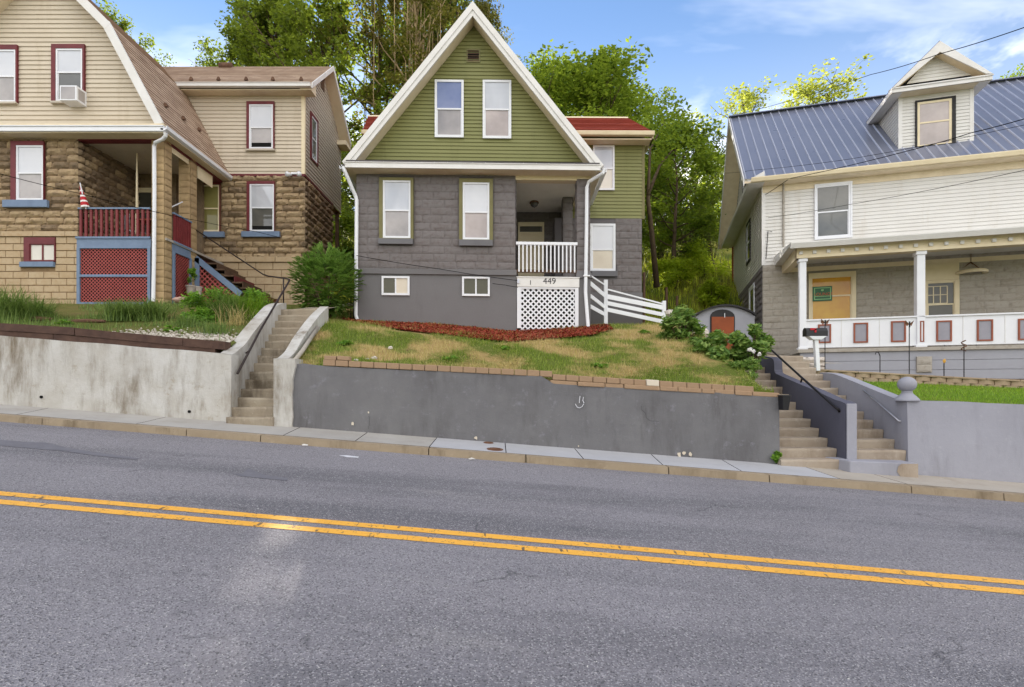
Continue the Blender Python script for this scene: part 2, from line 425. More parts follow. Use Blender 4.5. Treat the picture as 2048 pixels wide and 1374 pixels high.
# ------- glass panes (blind, dark room or painted sky reflection behind a glossy sheet)
def pane(name,c,c2=None,spec=.5,rough=.04):
    b=NB(name); c2=c2 or c
    b.bsdf(b.mix(b.mask(b.noise(.9,4,.6),.35,.65),c,c2),.5,.2,0,None,0,1.)
    x=b.t.nodes[-1]
    for n in b.t.nodes:
        if n.type=='BSDF_PRINCIPLED': n.inputs['Coat Roughness'].default_value=rough; n.inputs['Coat IOR'].default_value=1.38 if name in ('blind_yellow','blind_green','glass_dark','glass_green','lace') else 1.7
    MT[name]=b.m
def blind(name,c,c2,pitch):
    b=NB(name); w=b.n('ShaderNodeTexWave',wave_type='BANDS',bands_direction='Z'); w.inputs['Scale'].default_value=pitch; w.inputs['Distortion'].default_value=.25; w.inputs['Detail'].default_value=1; b.l(b.c,w.inputs['Vector'])
    col=b.mix(b.mask(b.noise(.8,4,.6),.3,.7),c,c2); col=b.mix(b.math('MULTIPLY',w.outputs['Fac'],.22),col,tuple(x*.45 for x in c[:3])+(1,)); col=b.mix(b.mask(b.noise(1.1,3,.5,stretch=(1,1,.35)),.5,.72),col,tuple(x*.72 for x in c2[:3])+(1,))
    b.bsdf(col,.5,.2,0,None,0,1.)
    for n in b.t.nodes:
        if n.type=='BSDF_PRINCIPLED': n.inputs['Coat Roughness'].default_value=.03; n.inputs['Coat IOR'].default_value=1.8
    MT[name]=b.m
pane('blind_white_plain',S(206,208,216),S(194,196,206))
blind('blind_white',S(200,202,210),S(186,189,199),9.)
pane('blind_cream',S(206,200,188),S(194,186,174))
pane('screen_grey',S(160,153,152),S(124,119,120))
pane('screen_pink',S(176,163,160),S(142,130,128))
pane('glass_sky',S(90,104,150),S(118,128,164))  # blue of the reflected sky put into the pane's base colour
pane('glass_dark',S(58,58,52),S(84,82,74))
pane('glass_grey',S(92,91,86),S(70,70,67))
pane('glass_green',S(70,68,44),S(52,50,34))
pane('blind_green',S(138,132,78),S(120,114,64))
pane('blind_yellow',S(206,160,50),S(186,128,36))
pane('lace',S(216,206,190),S(196,184,166))
# ------- sign
pm('sign_green',S(52,104,72),S(46,92,64),.4); pm('sign_line',S(150,196,140),S(140,186,130),.4); pm('sign_red',S(196,84,44),S(180,70,36),.4)
# ------- ground
def asphalt():
    b=NB('asphalt'); n=b.noise(.55,5,.6); col=b.mix(b.mask(n,.3,.7),S(140,137,143),S(129,126,131))
    lane=b.noise(.9,4,.6,stretch=(.12,1.1,1)); col=b.mix(b.math('MULTIPLY',b.mask(lane,.46,.66),.75),col,S(98,97,103))
    col=b.mix(b.math('MULTIPLY',b.mask(b.noise(1.7,7,.7,stretch=(.3,1,1)),.60,.74),.6),col,S(150,147,148))
    col=b.mix(b.math('MULTIPLY',b.mask(b.noise(2.9,6,.7),.66,.74),.55),col,S(86,85,90))
    vo=b.n('ShaderNodeTexVoronoi',feature='F1'); vo.inputs['Scale'].default_value=115; b.l(b.c,vo.inputs['Vector'])
    agg=b.n('ShaderNodeSeparateColor'); b.l(vo.outputs['Color'],agg.inputs[0])
    col=b.mix(b.math('MULTIPLY',b.mask(agg.outputs[0],.72,.96),.75),col,S(174,171,174))
    col=b.mix(b.math('MULTIPLY',b.mask(agg.outputs[1],.80,.92),.7),col,S(72,70,74))
    col=b.mix(b.mask(b.noise(62,2,.5),.715,.745),col,S(222,218,212))
    # thin cracks
    v2=b.n('ShaderNodeTexVoronoi',feature='DISTANCE_TO_EDGE'); v2.inputs['Scale'].default_value=.42
    dn=b.n('ShaderNodeTexNoise'); dn.inputs['Scale'].default_value=1.6; dn.inputs['Detail'].default_value=6; b.l(b.c,dn.inputs['Vector'])
    vm=b.n('ShaderNodeVectorMath',operation='MULTIPLY_ADD'); b.l(dn.outputs['Color'],vm.inputs[0]); vm.inputs[1].default_value=(.9,.9,0); b.l(b.c,vm.inputs[2]); b.l(vm.outputs[0],v2.inputs['Vector'])
    cr=b.math('MULTIPLY',b.ramp(v2.outputs['Distance'],[(0,(1,1,1,1)),(.006,(0,0,0,1))]),b.mask(b.noise(1.3,4),.52,.62))
    col=b.mix(b.math('MULTIPLY',cr,.6),col,S(56,55,60))
    h=b.math('ADD',b.math('MULTIPLY',vo.outputs['Distance'],1.),b.math('MULTIPLY',b.noise(40,4),.6))
    b.bsdf(col,.82,.25,0,h,.008); MT['asphalt']=b.m; MT['_asph']=col
asphalt()
b=NB('road_paint'); ns=b.noise(26,6,.75)
vo=b.n('ShaderNodeTexVoronoi',feature='F1'); vo.inputs['Scale'].default_value=85; b.l(b.c,vo.inputs['Vector'])
cr=b.noise(7,6,.7,stretch=(2.4,.5,1)); m=b.math('MAXIMUM',b.mask(ns,.575,.63),b.mask(cr,.60,.63))
b.bsdf(b.mix(m,b.mix(b.noise(3,4),S(242,182,76),S(233,169,66)),S(112,96,74)),.6,.3,0,b.math('ADD',vo.outputs['Distance'],ns),.006); MT['road_paint']=b.m
pm('tar_stain',S(100,99,106),S(114,113,120),.75,6,.006,60)
pm('white_patch',S(214,214,220),S(190,190,196),.7,9)
def turf(name,green,dry,soil,lo=.42,hi=.6,sc=.55):
    b=NB(name); col=b.mix(b.mask(b.noise(sc,5,.6),lo,hi),green,dry)
    col=b.mix(b.mask(b.noise(3.2,5,.7),.6,.72),col,soil); b.bsdf(col,.95,.1,0,b.noise(30,5,.7),.03); MT[name]=b.m
turf('lawn_soil',S(96,108,46),S(166,142,96),S(98,82,60),.47,.58,.75)
turf('yard_soil',S(92,98,48),S(112,104,62),S(88,72,54))
turf('lawn_bright',S(96,124,40),S(112,128,44),S(90,110,40))
turf('hill_soil',S(84,96,36),S(118,116,46),S(72,66,40))
turf('bed_soil',S(112,96,78),S(98,82,66),S(80,66,54))
def leaf(name,cols,trans=.45,tcol=None,patch=None,rough=.5,sc=.6):
    b=NB(name); g=b.n('ShaderNodeNewGeometry').outputs['Random Per Island']
    f=b.math('ADD',b.math('MULTIPLY',g,.6),b.math('MULTIPLY',b.noise(sc,4,.6),.5))
    col=b.ramp(f,[(.2,cols[0]),(.5,cols[1]),(.8,cols[2])])
    if patch: col=b.mix(b.mask(b.noise(patch[1],5,.6),patch[2],patch[3]),col,b.mix(g,patch[0],tuple(x*.75 for x in patch[0][:3])+(1,)))
    p=b.bsdf(col,rough,.25)
    t=b.n('ShaderNodeBsdfTranslucent'); tc=b.mix(.5,col,tcol or tuple(min(1,x*1.6) for x in cols[2][:3])+(1,)); b.l(tc,t.inputs[0])
    ms=b.n('ShaderNodeMixShader'); ms.inputs[0].default_value=trans; b.l(p.outputs[0],ms.inputs[1]); b.l(t.outputs[0],ms.inputs[2]); b.l(ms.outputs[0],b.out.inputs[0])
    MT[name]=b.m
leaf('leaf_a',[S(38,52,22),S(68,86,34),S(112,126,50)],.45,S(178,196,56))
leaf('leaf_b',[S(60,86,30),S(90,118,40),S(128,148,54)],.45,S(178,196,56))
leaf('leaf_c',[S(88,104,42),S(128,140,62),S(172,174,92)],.45,S(216,222,80))
leaf('leaf_brown',[S(58,64,32),S(86,90,42),S(124,118,58)],.42,S(172,166,66))
leaf('leaf_wood',[S(90,116,30),S(136,162,44),S(186,204,66)],.6,S(226,236,66))
leaf('leaf_yew',[S(58,88,36),S(94,128,54),S(142,172,84)],.4,S(150,190,80))
leaf('leaf_peony',[S(70,100,46),S(104,136,64),S(150,172,92)],.4,S(150,186,70))
leaf('leaf_weed',[S(70,108,36),S(98,142,48),S(140,176,70)],.45,S(170,206,70))
leaf('blade_green',[S(66,88,44),S(96,120,60),S(132,152,82)],.3,S(150,180,80))
leaf('blade_lawn',[S(84,108,38),S(116,136,50),S(154,164,74)],.3,S(164,190,66),patch=(S(206,184,128),.75,.47,.56))
leaf('blade_bright',[S(84,116,34),S(112,148,42),S(150,176,60)],.35,S(170,210,60))
leaf('blade_hill',[S(110,134,36),S(152,168,52),S(200,202,76)],.5,S(220,226,70))
leaf('blade_straw',[S(150,132,84),S(182,164,108),S(204,188,136)],.3)
leaf('flower_yellow',[S(220,200,60),S(236,220,80),S(244,232,120)],.3)
leaf('flower_white',[S(226,222,216),S(236,232,228),S(242,240,238)],.2)
leaf('mulch',[S(88,32,22),S(128,49,34),S(162,78,57)],.02,rough=.85,sc=3)
leaf('pebble',[S(128,116,104),S(172,162,150),S(208,202,192)],.0,rough=.8,sc=3)
pm('bark',S(96,80,62),S(70,58,46),.9,6,.02,20,streak=S(52,44,36),sscale=(3,3,.4))
pm('bark_red',S(108,80,62),S(82,60,48),.9,6,.02,20,streak=S(70,50,40),sscale=(3,3,.4))
pm('bark_pale',S(168,148,112),S(140,120,90),.9,6,.01,20)
pm('rusty_iron',S(120,84,62),S(96,66,50),.7,12,.003,50)
pm('terracotta',S(170,160,152),S(150,138,130),.8,6,.004)
pm('pink_rock',S(176,146,134),S(150,122,112),.85,4,.01,20)
pm('cable',S(22,22,24),S(16,16,18),1.,spec=0.)
# ---------------------------------------------------------------- street
T3=.0583
def roadz(x,y): return -.0672*x+.07*y
def RL(X,D,dz=0.): Y=D-T3*X; return V(X,Y,roadz(X,Y)+dz)
def Xat(px,D): p=px-CX; return D*p/F/(1+T3*p/F)
def SW(X,D,dz=0.):   # sidewalk surface
    Y0=7.9-T3*X; return V(X,D-T3*X,roadz(X,Y0)+.105+.06*(D-7.9)+dz)
m=MB(); m.grid(lambda s,t:RL(lerp(-60,60,s),lerp(-14,7.95,t)),24,12); kind(m.build('road',MT['asphalt']),'structure')
# double yellow line
def stripe(D,w):
    m=MB()
    m.grid(lambda s,t:RL(lerp(-30,30,s),lerp(D-w/2,D+w/2,t),.004),60,1); return m
m=MB()
for D in (4.385,4.60): m.grid(lambda s,t:RL(lerp(-30,30,s),lerp(D-.056,D+.056,t),.004),80,1)
kind(m.build('road_marking',MT['road_paint']),'structure')
# dark tar streaks and a scuffed white mark (flat stains on the asphalt)
def roadpix(px,py):
    p=px-CX; X=0
    d=(1.6)/((py-HY)/F-.0672*p/F+.07)
    x=p*d/F; return V(x,d,roadz(x,d)+.0045)
m=MB()
for pts in ([(0,880),(50,884),(95,886),(135,896),(200,906),(278,917),(274,920),(190,912),(130,903),(70,898),(0,892)],
            [(462,947),(485,948),(497,937),(512,944),(530,950),(576,957),(575,962),(520,957),(480,953)]):
    m.poly([roadpix(*p) for p in pts])
kind(m.build('tar_stain',MT['tar_stain']),'structure')
m=MB(); m.poly([roadpix(*p) for p in [(677,911),(692,911),(718,914),(716,916),(695,915)]]); kind(m.build('paint_scuff',MT['white_patch']),'structure')
# kerb with joints
m=MB(); joints=[-14]+[Xat(px,7.9) for px in (83,371,520,857,1052,1338,1540,1825,2010)]+[14]
for a,b in zip(joints,joints[1:]):
    a+=.008;b-=.008; n=max(2,int((b-a)/.5))
    for i in range(n):
        x0,x1=lerp(a,b,i/n),lerp(a,b,(i+1)/n)
        q=lambda X,D,top:(SW(X,D,-.002) if top else RL(X,D,-.15))
        j=lambda X:.012*noise.noise(V(X*1.7,0,0))
        m.hexa([q(x0,7.9+j(x0),0),q(x1,7.9+j(x1),0),q(x1,8.06,0),q(x0,8.06,0),q(x0,7.92+j(x0),1),q(x1,7.92+j(x1),1),q(x1,8.06,1),q(x0,8.06,1)])
kind(m.build('kerb',MT['kerb_stone']),'structure')
# sidewalk slabs (real gaps between them)
m=MB(); m.grid(lambda s,t:SW(lerp(-40,40,s),lerp(8.0,9.6,t),-.03),20,2,3)
jl=[(-12.,-12.),(Xat(90,9.05),Xat(20,7.95)),(Xat(330,9.05),Xat(262,7.95)),(Xat(597.5,9.05),Xat(560,7.95)),(Xat(733,9.05),Xat(706,7.95)),(Xat(874,9.05),Xat(856,7.95)),(Xat(1009,9.05),Xat(1012,7.95)),(Xat(1147.5,9.05),Xat(1169,7.95)),(Xat(1304,9.05),Xat(1330,7.95)),(Xat(1445,9.05),Xat(1490,7.95)),(Xat(1600,9.05),Xat(1690,7.95)),(Xat(1715,9.05),Xat(1827,7.95)),(14.,14.)]
mats_=[0,0,0,0,0,1,1,1,1,1,2,2]
for i,(a,b) in enumerate(zip(jl,jl[1:])):
    g=.007; n=6
    f=lambda s,t:SW(lerp(lerp(a[1],a[0],t)+g,lerp(b[1],b[0],t)-g,s),lerp(8.065,9.35,t),0)
    m.grid(f,n,3,mats_[i])
    for t in (0,1):pass
    for s in (0,1): m.poly([f(s,0),f(s,1),f(s,1)+V(0,0,-.03),f(s,0)+V(0,0,-.03)],None,3)
kind(m.build('sidewalk',[MT['sidewalk_old'],MT['sidewalk_new'],MT['sidewalk_warm'],MT['void']]),'structure')
# iron covers set in the walk
def cover(px,py,rx,label):
    X=Xat(px,8.5); D=8.5
    for _ in range(30):
        p=SW(X,D); yy=HY+F*(CZ-p.z)/p.y; D+=(yy-py)*.01; X=(px-CX)/F*(D-T3*X)
    t=thing('utility_cover',SW(X,D,.0),label,'cover','round utility covers in the sidewalk')
    n=V(.0672,-.06,1).normalized(); m=MB(); c=SW(X,D,.002)
    ring_=lambda r,dz:[c+V(r*math.cos(k*math.pi/14),r*math.sin(k*math.pi/14),-.0672*r*math.cos(k*math.pi/14)+.062*r*math.sin(k*math.pi/14)+dz) for k in range(28)]
    a,b,e=ring_(rx,0),ring_(rx,.008),ring_(rx*.84,.008)
    for k in range(28):
        q=(k+1)%28; m.poly([a[k],a[q],b[q],b[k]]); m.poly([b[k],b[q],e[q],e[k]])
    m.build('rim',MT['rusty_iron'],t)
    m=MB(); m.poly(ring_(rx*.83,.005))
    for k in range(-2,3):
        w=rx*.83*math.sqrt(max(0,1-(k*.36)**2)); y=k*.3*rx
        m.box(c.x-w*.8,c.x+w*.8,c.y+y-.008,c.y+y+.008,c.z+.003,c.z+.009)
    m.build('lid',MT['rusty_iron'],t)
cover(977,886,.085,'smaller rusty round cover in the sidewalk against the grey wall')
cover(990,899,.13,'larger rusty round cover in the sidewalk near the kerb')
# ---------------------------------------------------------------- terrain
XS=[-40,-16,-9,-5.6,-4.4,-2,0,2.2,4.6,5.6,7,9,12,40]
TAB={ 9.2:[2.9,2.75,2.5,2.38,2.0,1.98,1.85,1.7,1.62,1.5,1.5,1.45,1.4,1.2],
     12.0:[3.6,3.45,3.2,3.2,3.2,2.9,2.65,2.7,2.75,2.2,2.15,2.05,1.95,1.6],
     14.8:[4.3,4.12,4.1,3.75,3.58,3.5,3.3,3.42,3.5,2.4,2.25,2.2,2.15,1.9],
     18.5:[4.9,4.8,4.75,4.7,4.4,4.2,4.1,4.0,4.0,3.3,3.1,3.1,3.1,2.6],
     25.0:[8.0,8.0,8.0,7.8,7.5,7.4,7.3,7.2,7.1,7.0,7.0,7.0,7.0,6.5],
     45.0:[17,17,17,17,17,17,17,17,17,17,16.5,16,16,15],
     90.0:[24,24,24,24,24,24,24,24,24,24,24,24,24,24]}
DS=sorted(TAB)
def terr(X,Y):
    Y=min(max(Y,DS[0]),DS[-1]-.01); X=min(max(X,XS[0]),XS[-1]-.01)
    i=max(k for k in range(len(DS)-1) if DS[k]<=Y); j=max(k for k in range(len(XS)-1) if XS[k]<=X)
    t=(Y-DS[i])/(DS[i+1]-DS[i]); s=(X-XS[j])/(XS[j+1]-XS[j])
    f=lambda d:lerp(TAB[d][j],TAB[d][j+1],s)
    return lerp(f(DS[i]),f(DS[i+1]),t)
def patch(name,xl,xr,d0,d1,nu,nv,mat,amp=.03,drop=0):
    m=MB()
    def f(s,t):
        Y=lerp(d0,d1,t); X=lerp(xl(Y),xr(Y),s); Y2=Y-(T3*X if t==0 else T3*X*(1-t))
        return V(X,Y2,terr(X,Y2)+amp*noise.noise(V(X*.9,Y*.9,3))-drop)
    m.grid(f,nu,nv)
    for i in range(nu): a,b=f(i/nu,0),f((i+1)/nu,0); m.poly([a,b,b-V(0,0,.6),a-V(0,0,.6)])
    return kind(m.build(name,mat,smooth=True),'structure'),f
stl=lambda Y:-4.98-.12*(Y-9.27)      # stair 1, left inner face
str_=lambda Y:-4.17-.12*(Y-9.24)     # stair 1, right inner face
strR=lambda Y:4.40+.058*(Y-8.7)      # stair 2, left edge
_,f_left=patch('left_yard',lambda Y:-22,lambda Y:stl(Y)-.22 if Y<12.9 else stl(12.9)-.0,9.5,18.6,60,30,MT['yard_soil'])
_,f_mid=patch('front_lawn',lambda Y:str_(Y)+.2 if Y<12.9 else str_(12.9)-.9,lambda Y:strR(Y)+(0 if Y<12.2 else 1.2),9.12,18.6,60,34,MT['lawn_soil'],.04)
m=MB()
m.grid(lambda s,t:(lambda X,Y:V(X,Y,terr(X,Y)+.12*noise.noise(V(X*.4,Y*.4,1))-.02))(lerp(-60,60,s),lerp(18.4,88,t)),80,50); kind(m.build('hillside',MT['hill_soil'],smooth=True),'structure')
# wide base ground so nothing floats and the horizon is closed
m=MB()
m.grid(lambda s,t:(lambda X,Y:V(X,Y,roadz(X,Y)-.25))(lerp(-120,120,s),lerp(-90,18.3,t)),20,20); kind(m.build('ground',MT['hill_soil']),'structure')
# wooded ridge across the valley behind the photographer (it shows in the window panes)
m=MB(); m.grid(lambda s,t:(lambda X,q:V(X,lerp(-70,-130,q),lerp(-3,13+9*noise.noise(V(X*.012,3,1))+3*noise.noise(V(X*.06,1,1)),math.sin(q*1.57))))(lerp(-170,170,s),t),80,8); kind(m.build('hills',MT['hill_soil'],smooth=True),'structure')
# path behind stair 1
m=MB(); m.grid(lambda s,t:V(lerp(stl(12.2),str_(12.2)-.1,s),lerp(12.3,17.8,t),lerp(3.55,4.68,t)-.02),4,8); kind(m.build('garden_path',MT['step_concrete']),'structure')
# ---------------------------------------------------------------- retaining walls
def wall_top(pts,d): return pts
# left concrete wall: polyline of top heights along the street
def street_wall(name,label,xa,xb,tops,th,mat,D=9.0,parts=None,n=24,batter=.03):
    """tops: list of (px,py) of the top front edge"""
    t=thing(name,SW((xa+xb)/2,D),label,'wall')
    pts=[(Xat(px,D+batter),px,py) for px,py in tops]
    def ztop(X):
        for (x0,p0,y0),(x1,p1,y1) in zip(pts,pts[1:]):
            if X<=x1 or (x1,p1,y1)==pts[-1]:
                s=(X-x0)/(x1-x0); y=lerp(y0,y1,s); Y=D+batter-T3*X; return CZ-(y-HY)*Y/F
    xs=[lerp(xa,xb,i/n) for i in range(n+1)]
    m=MB()
    w=lambda X:.012*noise.noise(V(X*1.3,5,0))
    top=[(V(X,D+batter-T3*X,ztop(X)+w(X)),V(X,D+th-T3*X,ztop(X)+w(X))) for X in xs]
    bot=[(SW(X,D,-.12),SW(X,D+th,-.12)) for X in xs]
    for i in range(n):
        for k in range(6):
            a=k/6; b=(k+1)/6; L=lambda i_,q:bot[i_][0].lerp(top[i_][0],q)+V(0,.010*noise.noise(V(xs[i_]*1.1,q*3,7)),0)
            m.poly([L(i,a),L(i+1,a),L(i+1,b),L(i,b)])
        m.poly([top[i][0],top[i+1][0],top[i+1][1],top[i][1]]); m.poly([bot[i][1],bot[i+1][1],top[i+1][1],top[i][1]][::-1])
    m.poly([bot[0][0],top[0][0],top[0][1],bot[0][1]]); m.poly([bot[n][0],top[n][0],top[n][1],bot[n][1]][::-1])
    o=m.build('wall_body',mat,t); return t,ztop
XL_in=-4.98; 
t,zt_left=street_wall('retaining_wall','weathered white concrete retaining wall with brown stains left of the narrow steps',-14,XL_in,[(-600,622),(0,671),(440,706),(463,709)],.28,MT['old_concrete'],n=40)
for px,py in ((83,794),(379,823)):
    X=Xat(px,9.0); p=V(X,9.0-T3*X-.004,CZ-(py-HY)*(9-T3*X)/F); m=MB(); m.tube([p+V(0,-.01,0),p+V(0,.05,0)],.026,12); m.build('drain_hole',MT['void'],t)
t,zt_mid=street_wall('retaining_wall','long grey painted retaining wall below the lawn with a chalked smile',Xat(583,9.0),Xat(1560,9.0),[(583,729),(600,726),(645,732),(1099,753.5),(1100.5,767),(1560,793)],.22,MT['wall_grey'],n=40)
# chalk smile and paint chips on the wall face
def wallface(px,py,D=9.0,off=.0):
    X=Xat(px,D); Y=D-T3*X
    # the face leans back 30 mm over its height: stay just in front of it
    z0=SW(X,D).z-.12; z1=zt_mid(X); z=CZ-(py-HY)*Y/F; q=(z-z0)/(z1-z0); Y=D+.03*q-T3*X-.018-off
    return V((px-CX)*Y/F,Y,CZ-(py-HY)*Y/F)
for nm,pth in (('chalk_mark',[(1160,792),(1159,800),(1158.6,806)]),('chalk_mark',[(1167,794),(1165.5,801),(1168,806)]),('chalk_mark',[(1150.5,808),(1154,814),(1159,816),(1164,813.5),(1167.5,807.5)])):
    m=MB(); m.tube([wallface(*p) for p in pth],.0065,5); m.build(nm,MT['white_patch'],t)
r2=random.Random(3)
for px,py,s in [(a,b,c*.7) for a,b,c in ((737,825,2.4),(705,848,3.6),(952,876,4.2),(1157,892,1.6),(1358,908,5.5),(1380,909,4.5),(1368,906,4))]:
    m=MB(); m.poly([wallface(px+s*(1+.5*r2.uniform(-1,1))*math.cos(a*.785),py+1.3*s*(1+.5*r2.uniform(-1,1))*math.sin(a*.785),off=.006) for a in range(8)]); m.build('paint_chip',MT['edging_pale'],t)
for pth in ([(1283,812),(1284,820),(1291,826),(1293,836),(1302,842),(1318,843)],[(738,832),(739,846),(737,858)]):
    m=MB(); m.tube([wallface(*p,off=-.003) for p in pth],.0018,4); m.build('crack',MT['dark_grey'],t)
# right wall
xw=Xat(1817,9.0)
t,zt_right=street_wall('retaining_wall','pale blue-grey painted retaining wall with a ball finial at its corner',xw+.0,14,[(1797,799),(1840,800.5),(2048,809),(2600,832)],.25,MT['wall_blue'],n=24)
c=P(1818.5,800,8.72); m=MB(); k=8.72/F
prof=[(.178,-.02),(.178,.0),(.165,.02),(.12,.07),(.085,.105),(.075,.12),(.08,.128),(.075,.14),(.08,.15)]
cz=.262; rr=.137
for i in range(2,17):
    a=math.pi*i/17; prof.append((rr*math.sin(a),cz-rr*math.cos(a)*.92))
prof.append((.002,cz+rr*.92)); m.lathe((c.x,c.y+.05,c.z+.0),prof,28); m.build('ball_finial',MT['wall_blue'],t,smooth=True)
# wall side (cheek) running up beside the right-hand steps : part of this wall
def cheek(parent,name,pf,outline_px,th,mat,base_px,zb=-.9,sgn=1):
    """pf(px)-> (X,Y) on the inner face; outline_px = list of (px,py) of the top edge from front to back"""
    m=MB(); tops=[]
    for px,py in outline_px:
        X,Y=pf(px); tops.append(V(X,Y,CZ-(py-HY)*Y/F))
    # refine
    rf=[]
    for a,b in zip(tops,tops[1:]):
        for i in range(4): rf.append(a.lerp(b,i/4))
    rf.append(tops[-1])
    sm=[rf[0]]+[ (rf[i-1]+rf[i]*2+rf[i+1])/4 for i in range(1,len(rf)-1)]+[rf[-1]]
    off=V(th,0,0)*sgn; base=[V(p.x,p.y,min(terr(p.x,p.y) if False else zb,p.z-.2)) for p in sm]
    for i in range(len(sm)-1):
        a,b=sm[i],sm[i+1]; c_,d_=base[i],base[i+1]
        m.poly([c_,d_,b,a]); m.poly([a,b,b+off,a+off]); m.poly([c_+off,d_+off,b+off,a+off][::-1])
    m.poly([base[0],sm[0],sm[0]+off,base[0]+off]); m.poly([base[-1],sm[-1],sm[-1]+off,base[-1]+off][::-1])
    return m.build(name,mat,parent,bevel=.012)
def pfR(px): p=(px-CX)/F; d=6.01/(p-.058); return 6.51+.058*(d-8.62),d
cheek(t,'side_wall',pfR,[(1797,799),(1792,798),(1736,775),(1680,752),(1664.5,747),(1640,745)],.2,MT['wall_blue'],0,.2)
# ---------------------------------------------------------------- stair 2 (grey house) + stair 3 (white house) with the shared dark cheek wall
def pfM(px): p=(px-CX)/F; d=4.997/(p-.058); return 5.5+.058*(d-8.68),d
t=thing('stair_wall',V(5.6,8.7,.7),'blue-grey cheek wall with a stepped top standing between the two right staircases','wall')
cheek(t,'wall_body',pfM,[(1691,807),(1683,803),(1669,799),(1632,781.4),(1604.5,770.5),(1560,751),(1549,746),(1548,720),(1543,716),(1535.7,713.6),(1500,712)],.175,MT['cheek_dark'],0,.3)
# its street end is painted the paler blue-grey
X0,Y0=pfM(1692); p=P(1692,806,8.63); m=MB(); m.box(X0+.004,X0+.171,Y0-.02,Y0+.0,.25,p.z-.01); m.build('end_face',MT['wall_blue'],t,bevel=.01,label='pale blue-grey painted street end')
def stairs(name,label,x0f,x1f,d0,run,z0,rise,n,mat,t=None,jit=.008,seed=1):
    t=thing(name,V((x0f(d0)+x1f(d0))/2,d0,z0-rise),label,'staircase'); r=random.Random(seed)
    for k in range(n):
        d=d0+run*k; z=z0+rise*k; m=MB(); dep=run+.06
        def top(s,q):
            X=lerp(x0f(d),x1f(d),s); return V(X,d+q+.012*noise.noise(V(X*3,k,seed)),z+jit*noise.noise(V(X*2.4,k*3.1,seed)))
        nn=8
        for i in range(nn):
            s0,s1=i/nn,(i+1)/nn; dn=V(0,.01,-rise-.05)
            m.poly([top(s0,.0)+dn,top(s1,.0)+dn,top(s1,-.012)+V(0,0,-.035),top(s0,-.012)+V(0,0,-.035)])
            m.poly([top(s0,-.012)+V(0,0,-.035),top(s1,-.012)+V(0,0,-.035),top(s1,-.006),top(s0,-.006)])
            m.poly([top(s0,-.006),top(s1,-.006),top(s1,dep),top(s0,dep)])
        for s in (0,1): m.poly([top(s,0)+V(0,.01,-rise),top(s,-.012)+V(0,0,-.03),top(s,-.006),top(s,dep),top(s,dep)+V(0,0,-rise)])
        m.build('step',mat,t)
    return t
stairs('staircase','concrete staircase between the long grey wall and the dark cheek wall',lambda Y:4.42+.058*(Y-8.7) if Y<8.9 else 4.2,lambda Y:5.49+.058*(Y-8.68),8.62,.287,CZ-1.1,.152,13,MT['step_right'],seed=4)
stairs('staircase','concrete staircase beside the pale blue-grey wall with the ball finial',lambda Y:5.675+.058*(Y-8.68),lambda Y:6.50+.058*(Y-8.62),8.67,.285,CZ-.952,.15,13,MT['step_right'],seed=9)
t=thing('step_block',V(5.9,8.3,.4),'low blue-grey painted step block at the foot of the right staircase','step')
zb=lambda X:SW(X,8.4).z
xa,xb=Xat(1706,8.62),Xat(1845,8.62); m=MB(); zt=CZ-(926-HY)*8.3/F
m.hexa([SW(xa+.02,8.72,-.05),SW(xb,8.72,-.05),SW(xb,9.2,-.05),SW(xa-.1,9.2,-.05),V(xa+.02,8.72-T3*xa,zt+.02),V(xb,8.72-T3*xb,zt-.012),V(xb,9.2-T3*xb,zt),V(xa-.1,9.2-T3*xa,zt+.03)])
m.build('block_body',MT['wall_blue'],t,bevel=.015)
m=MB(); xc=Xat(1800,8.72); zq=lambda x:zt+lerp(.02,-.012,(x-xa)/(xb-xa)); m.poly([V(x,8.712-T3*x,z) for x,z in [(xc-.05,lerp(SW(xc,8.7).z,zq(xc),.35)),(xc+.02,SW(xc,8.7).z-.03),(xb+.004,SW(xb,8.7).z-.03),(xb+.004,zq(xb)-.005),(xc+.02,zq(xc)-.015),(xc-.03,lerp(SW(xc,8.7).z,zq(xc),.75))]])
m.build('bare_patch',MT['step_right'],t,label='bare brown concrete patch where the paint has worn off')
# pipe handrails
def rail(label,pts,r,mat,posts=(),foot=True):
    w=[P(*p) for p in pts]; t=thing('handrail',w[-1],label,'handrail')
    m=MB(); m.tube(w,r,10); m.build('rail',mat,t,smooth=True)
    for a,b in posts:
        m=MB(); m.tube([P(*a),P(*b)],r*.8,8); m.build('bracket' if not foot else 'post',mat,t,smooth=True)
    return t
rail('black pipe handrail along the dark cheek wall of the right staircases',[(1520,680,12.2),(1545,702,11.6),(1600,752,9.9),(1672,816,8.85),(1677,819,8.8),(1678.5,823,8.82)],.021,MT['black_metal'],[((1673,816,8.85),(1676,821,9.0)),((1604,756,9.8),(1602,764,9.9))])
rail('thin silver handrail on the pale blue wall beside the ball finial',[(1733,785.5,9.75),(1727,781,9.78),(1798,842,8.8),(1807,843.5,8.78)],.014,MT['steel'],[((1807,843.5,8.78),(1809,843,8.85)),((1733,781,9.75),(1736,780,9.82))])
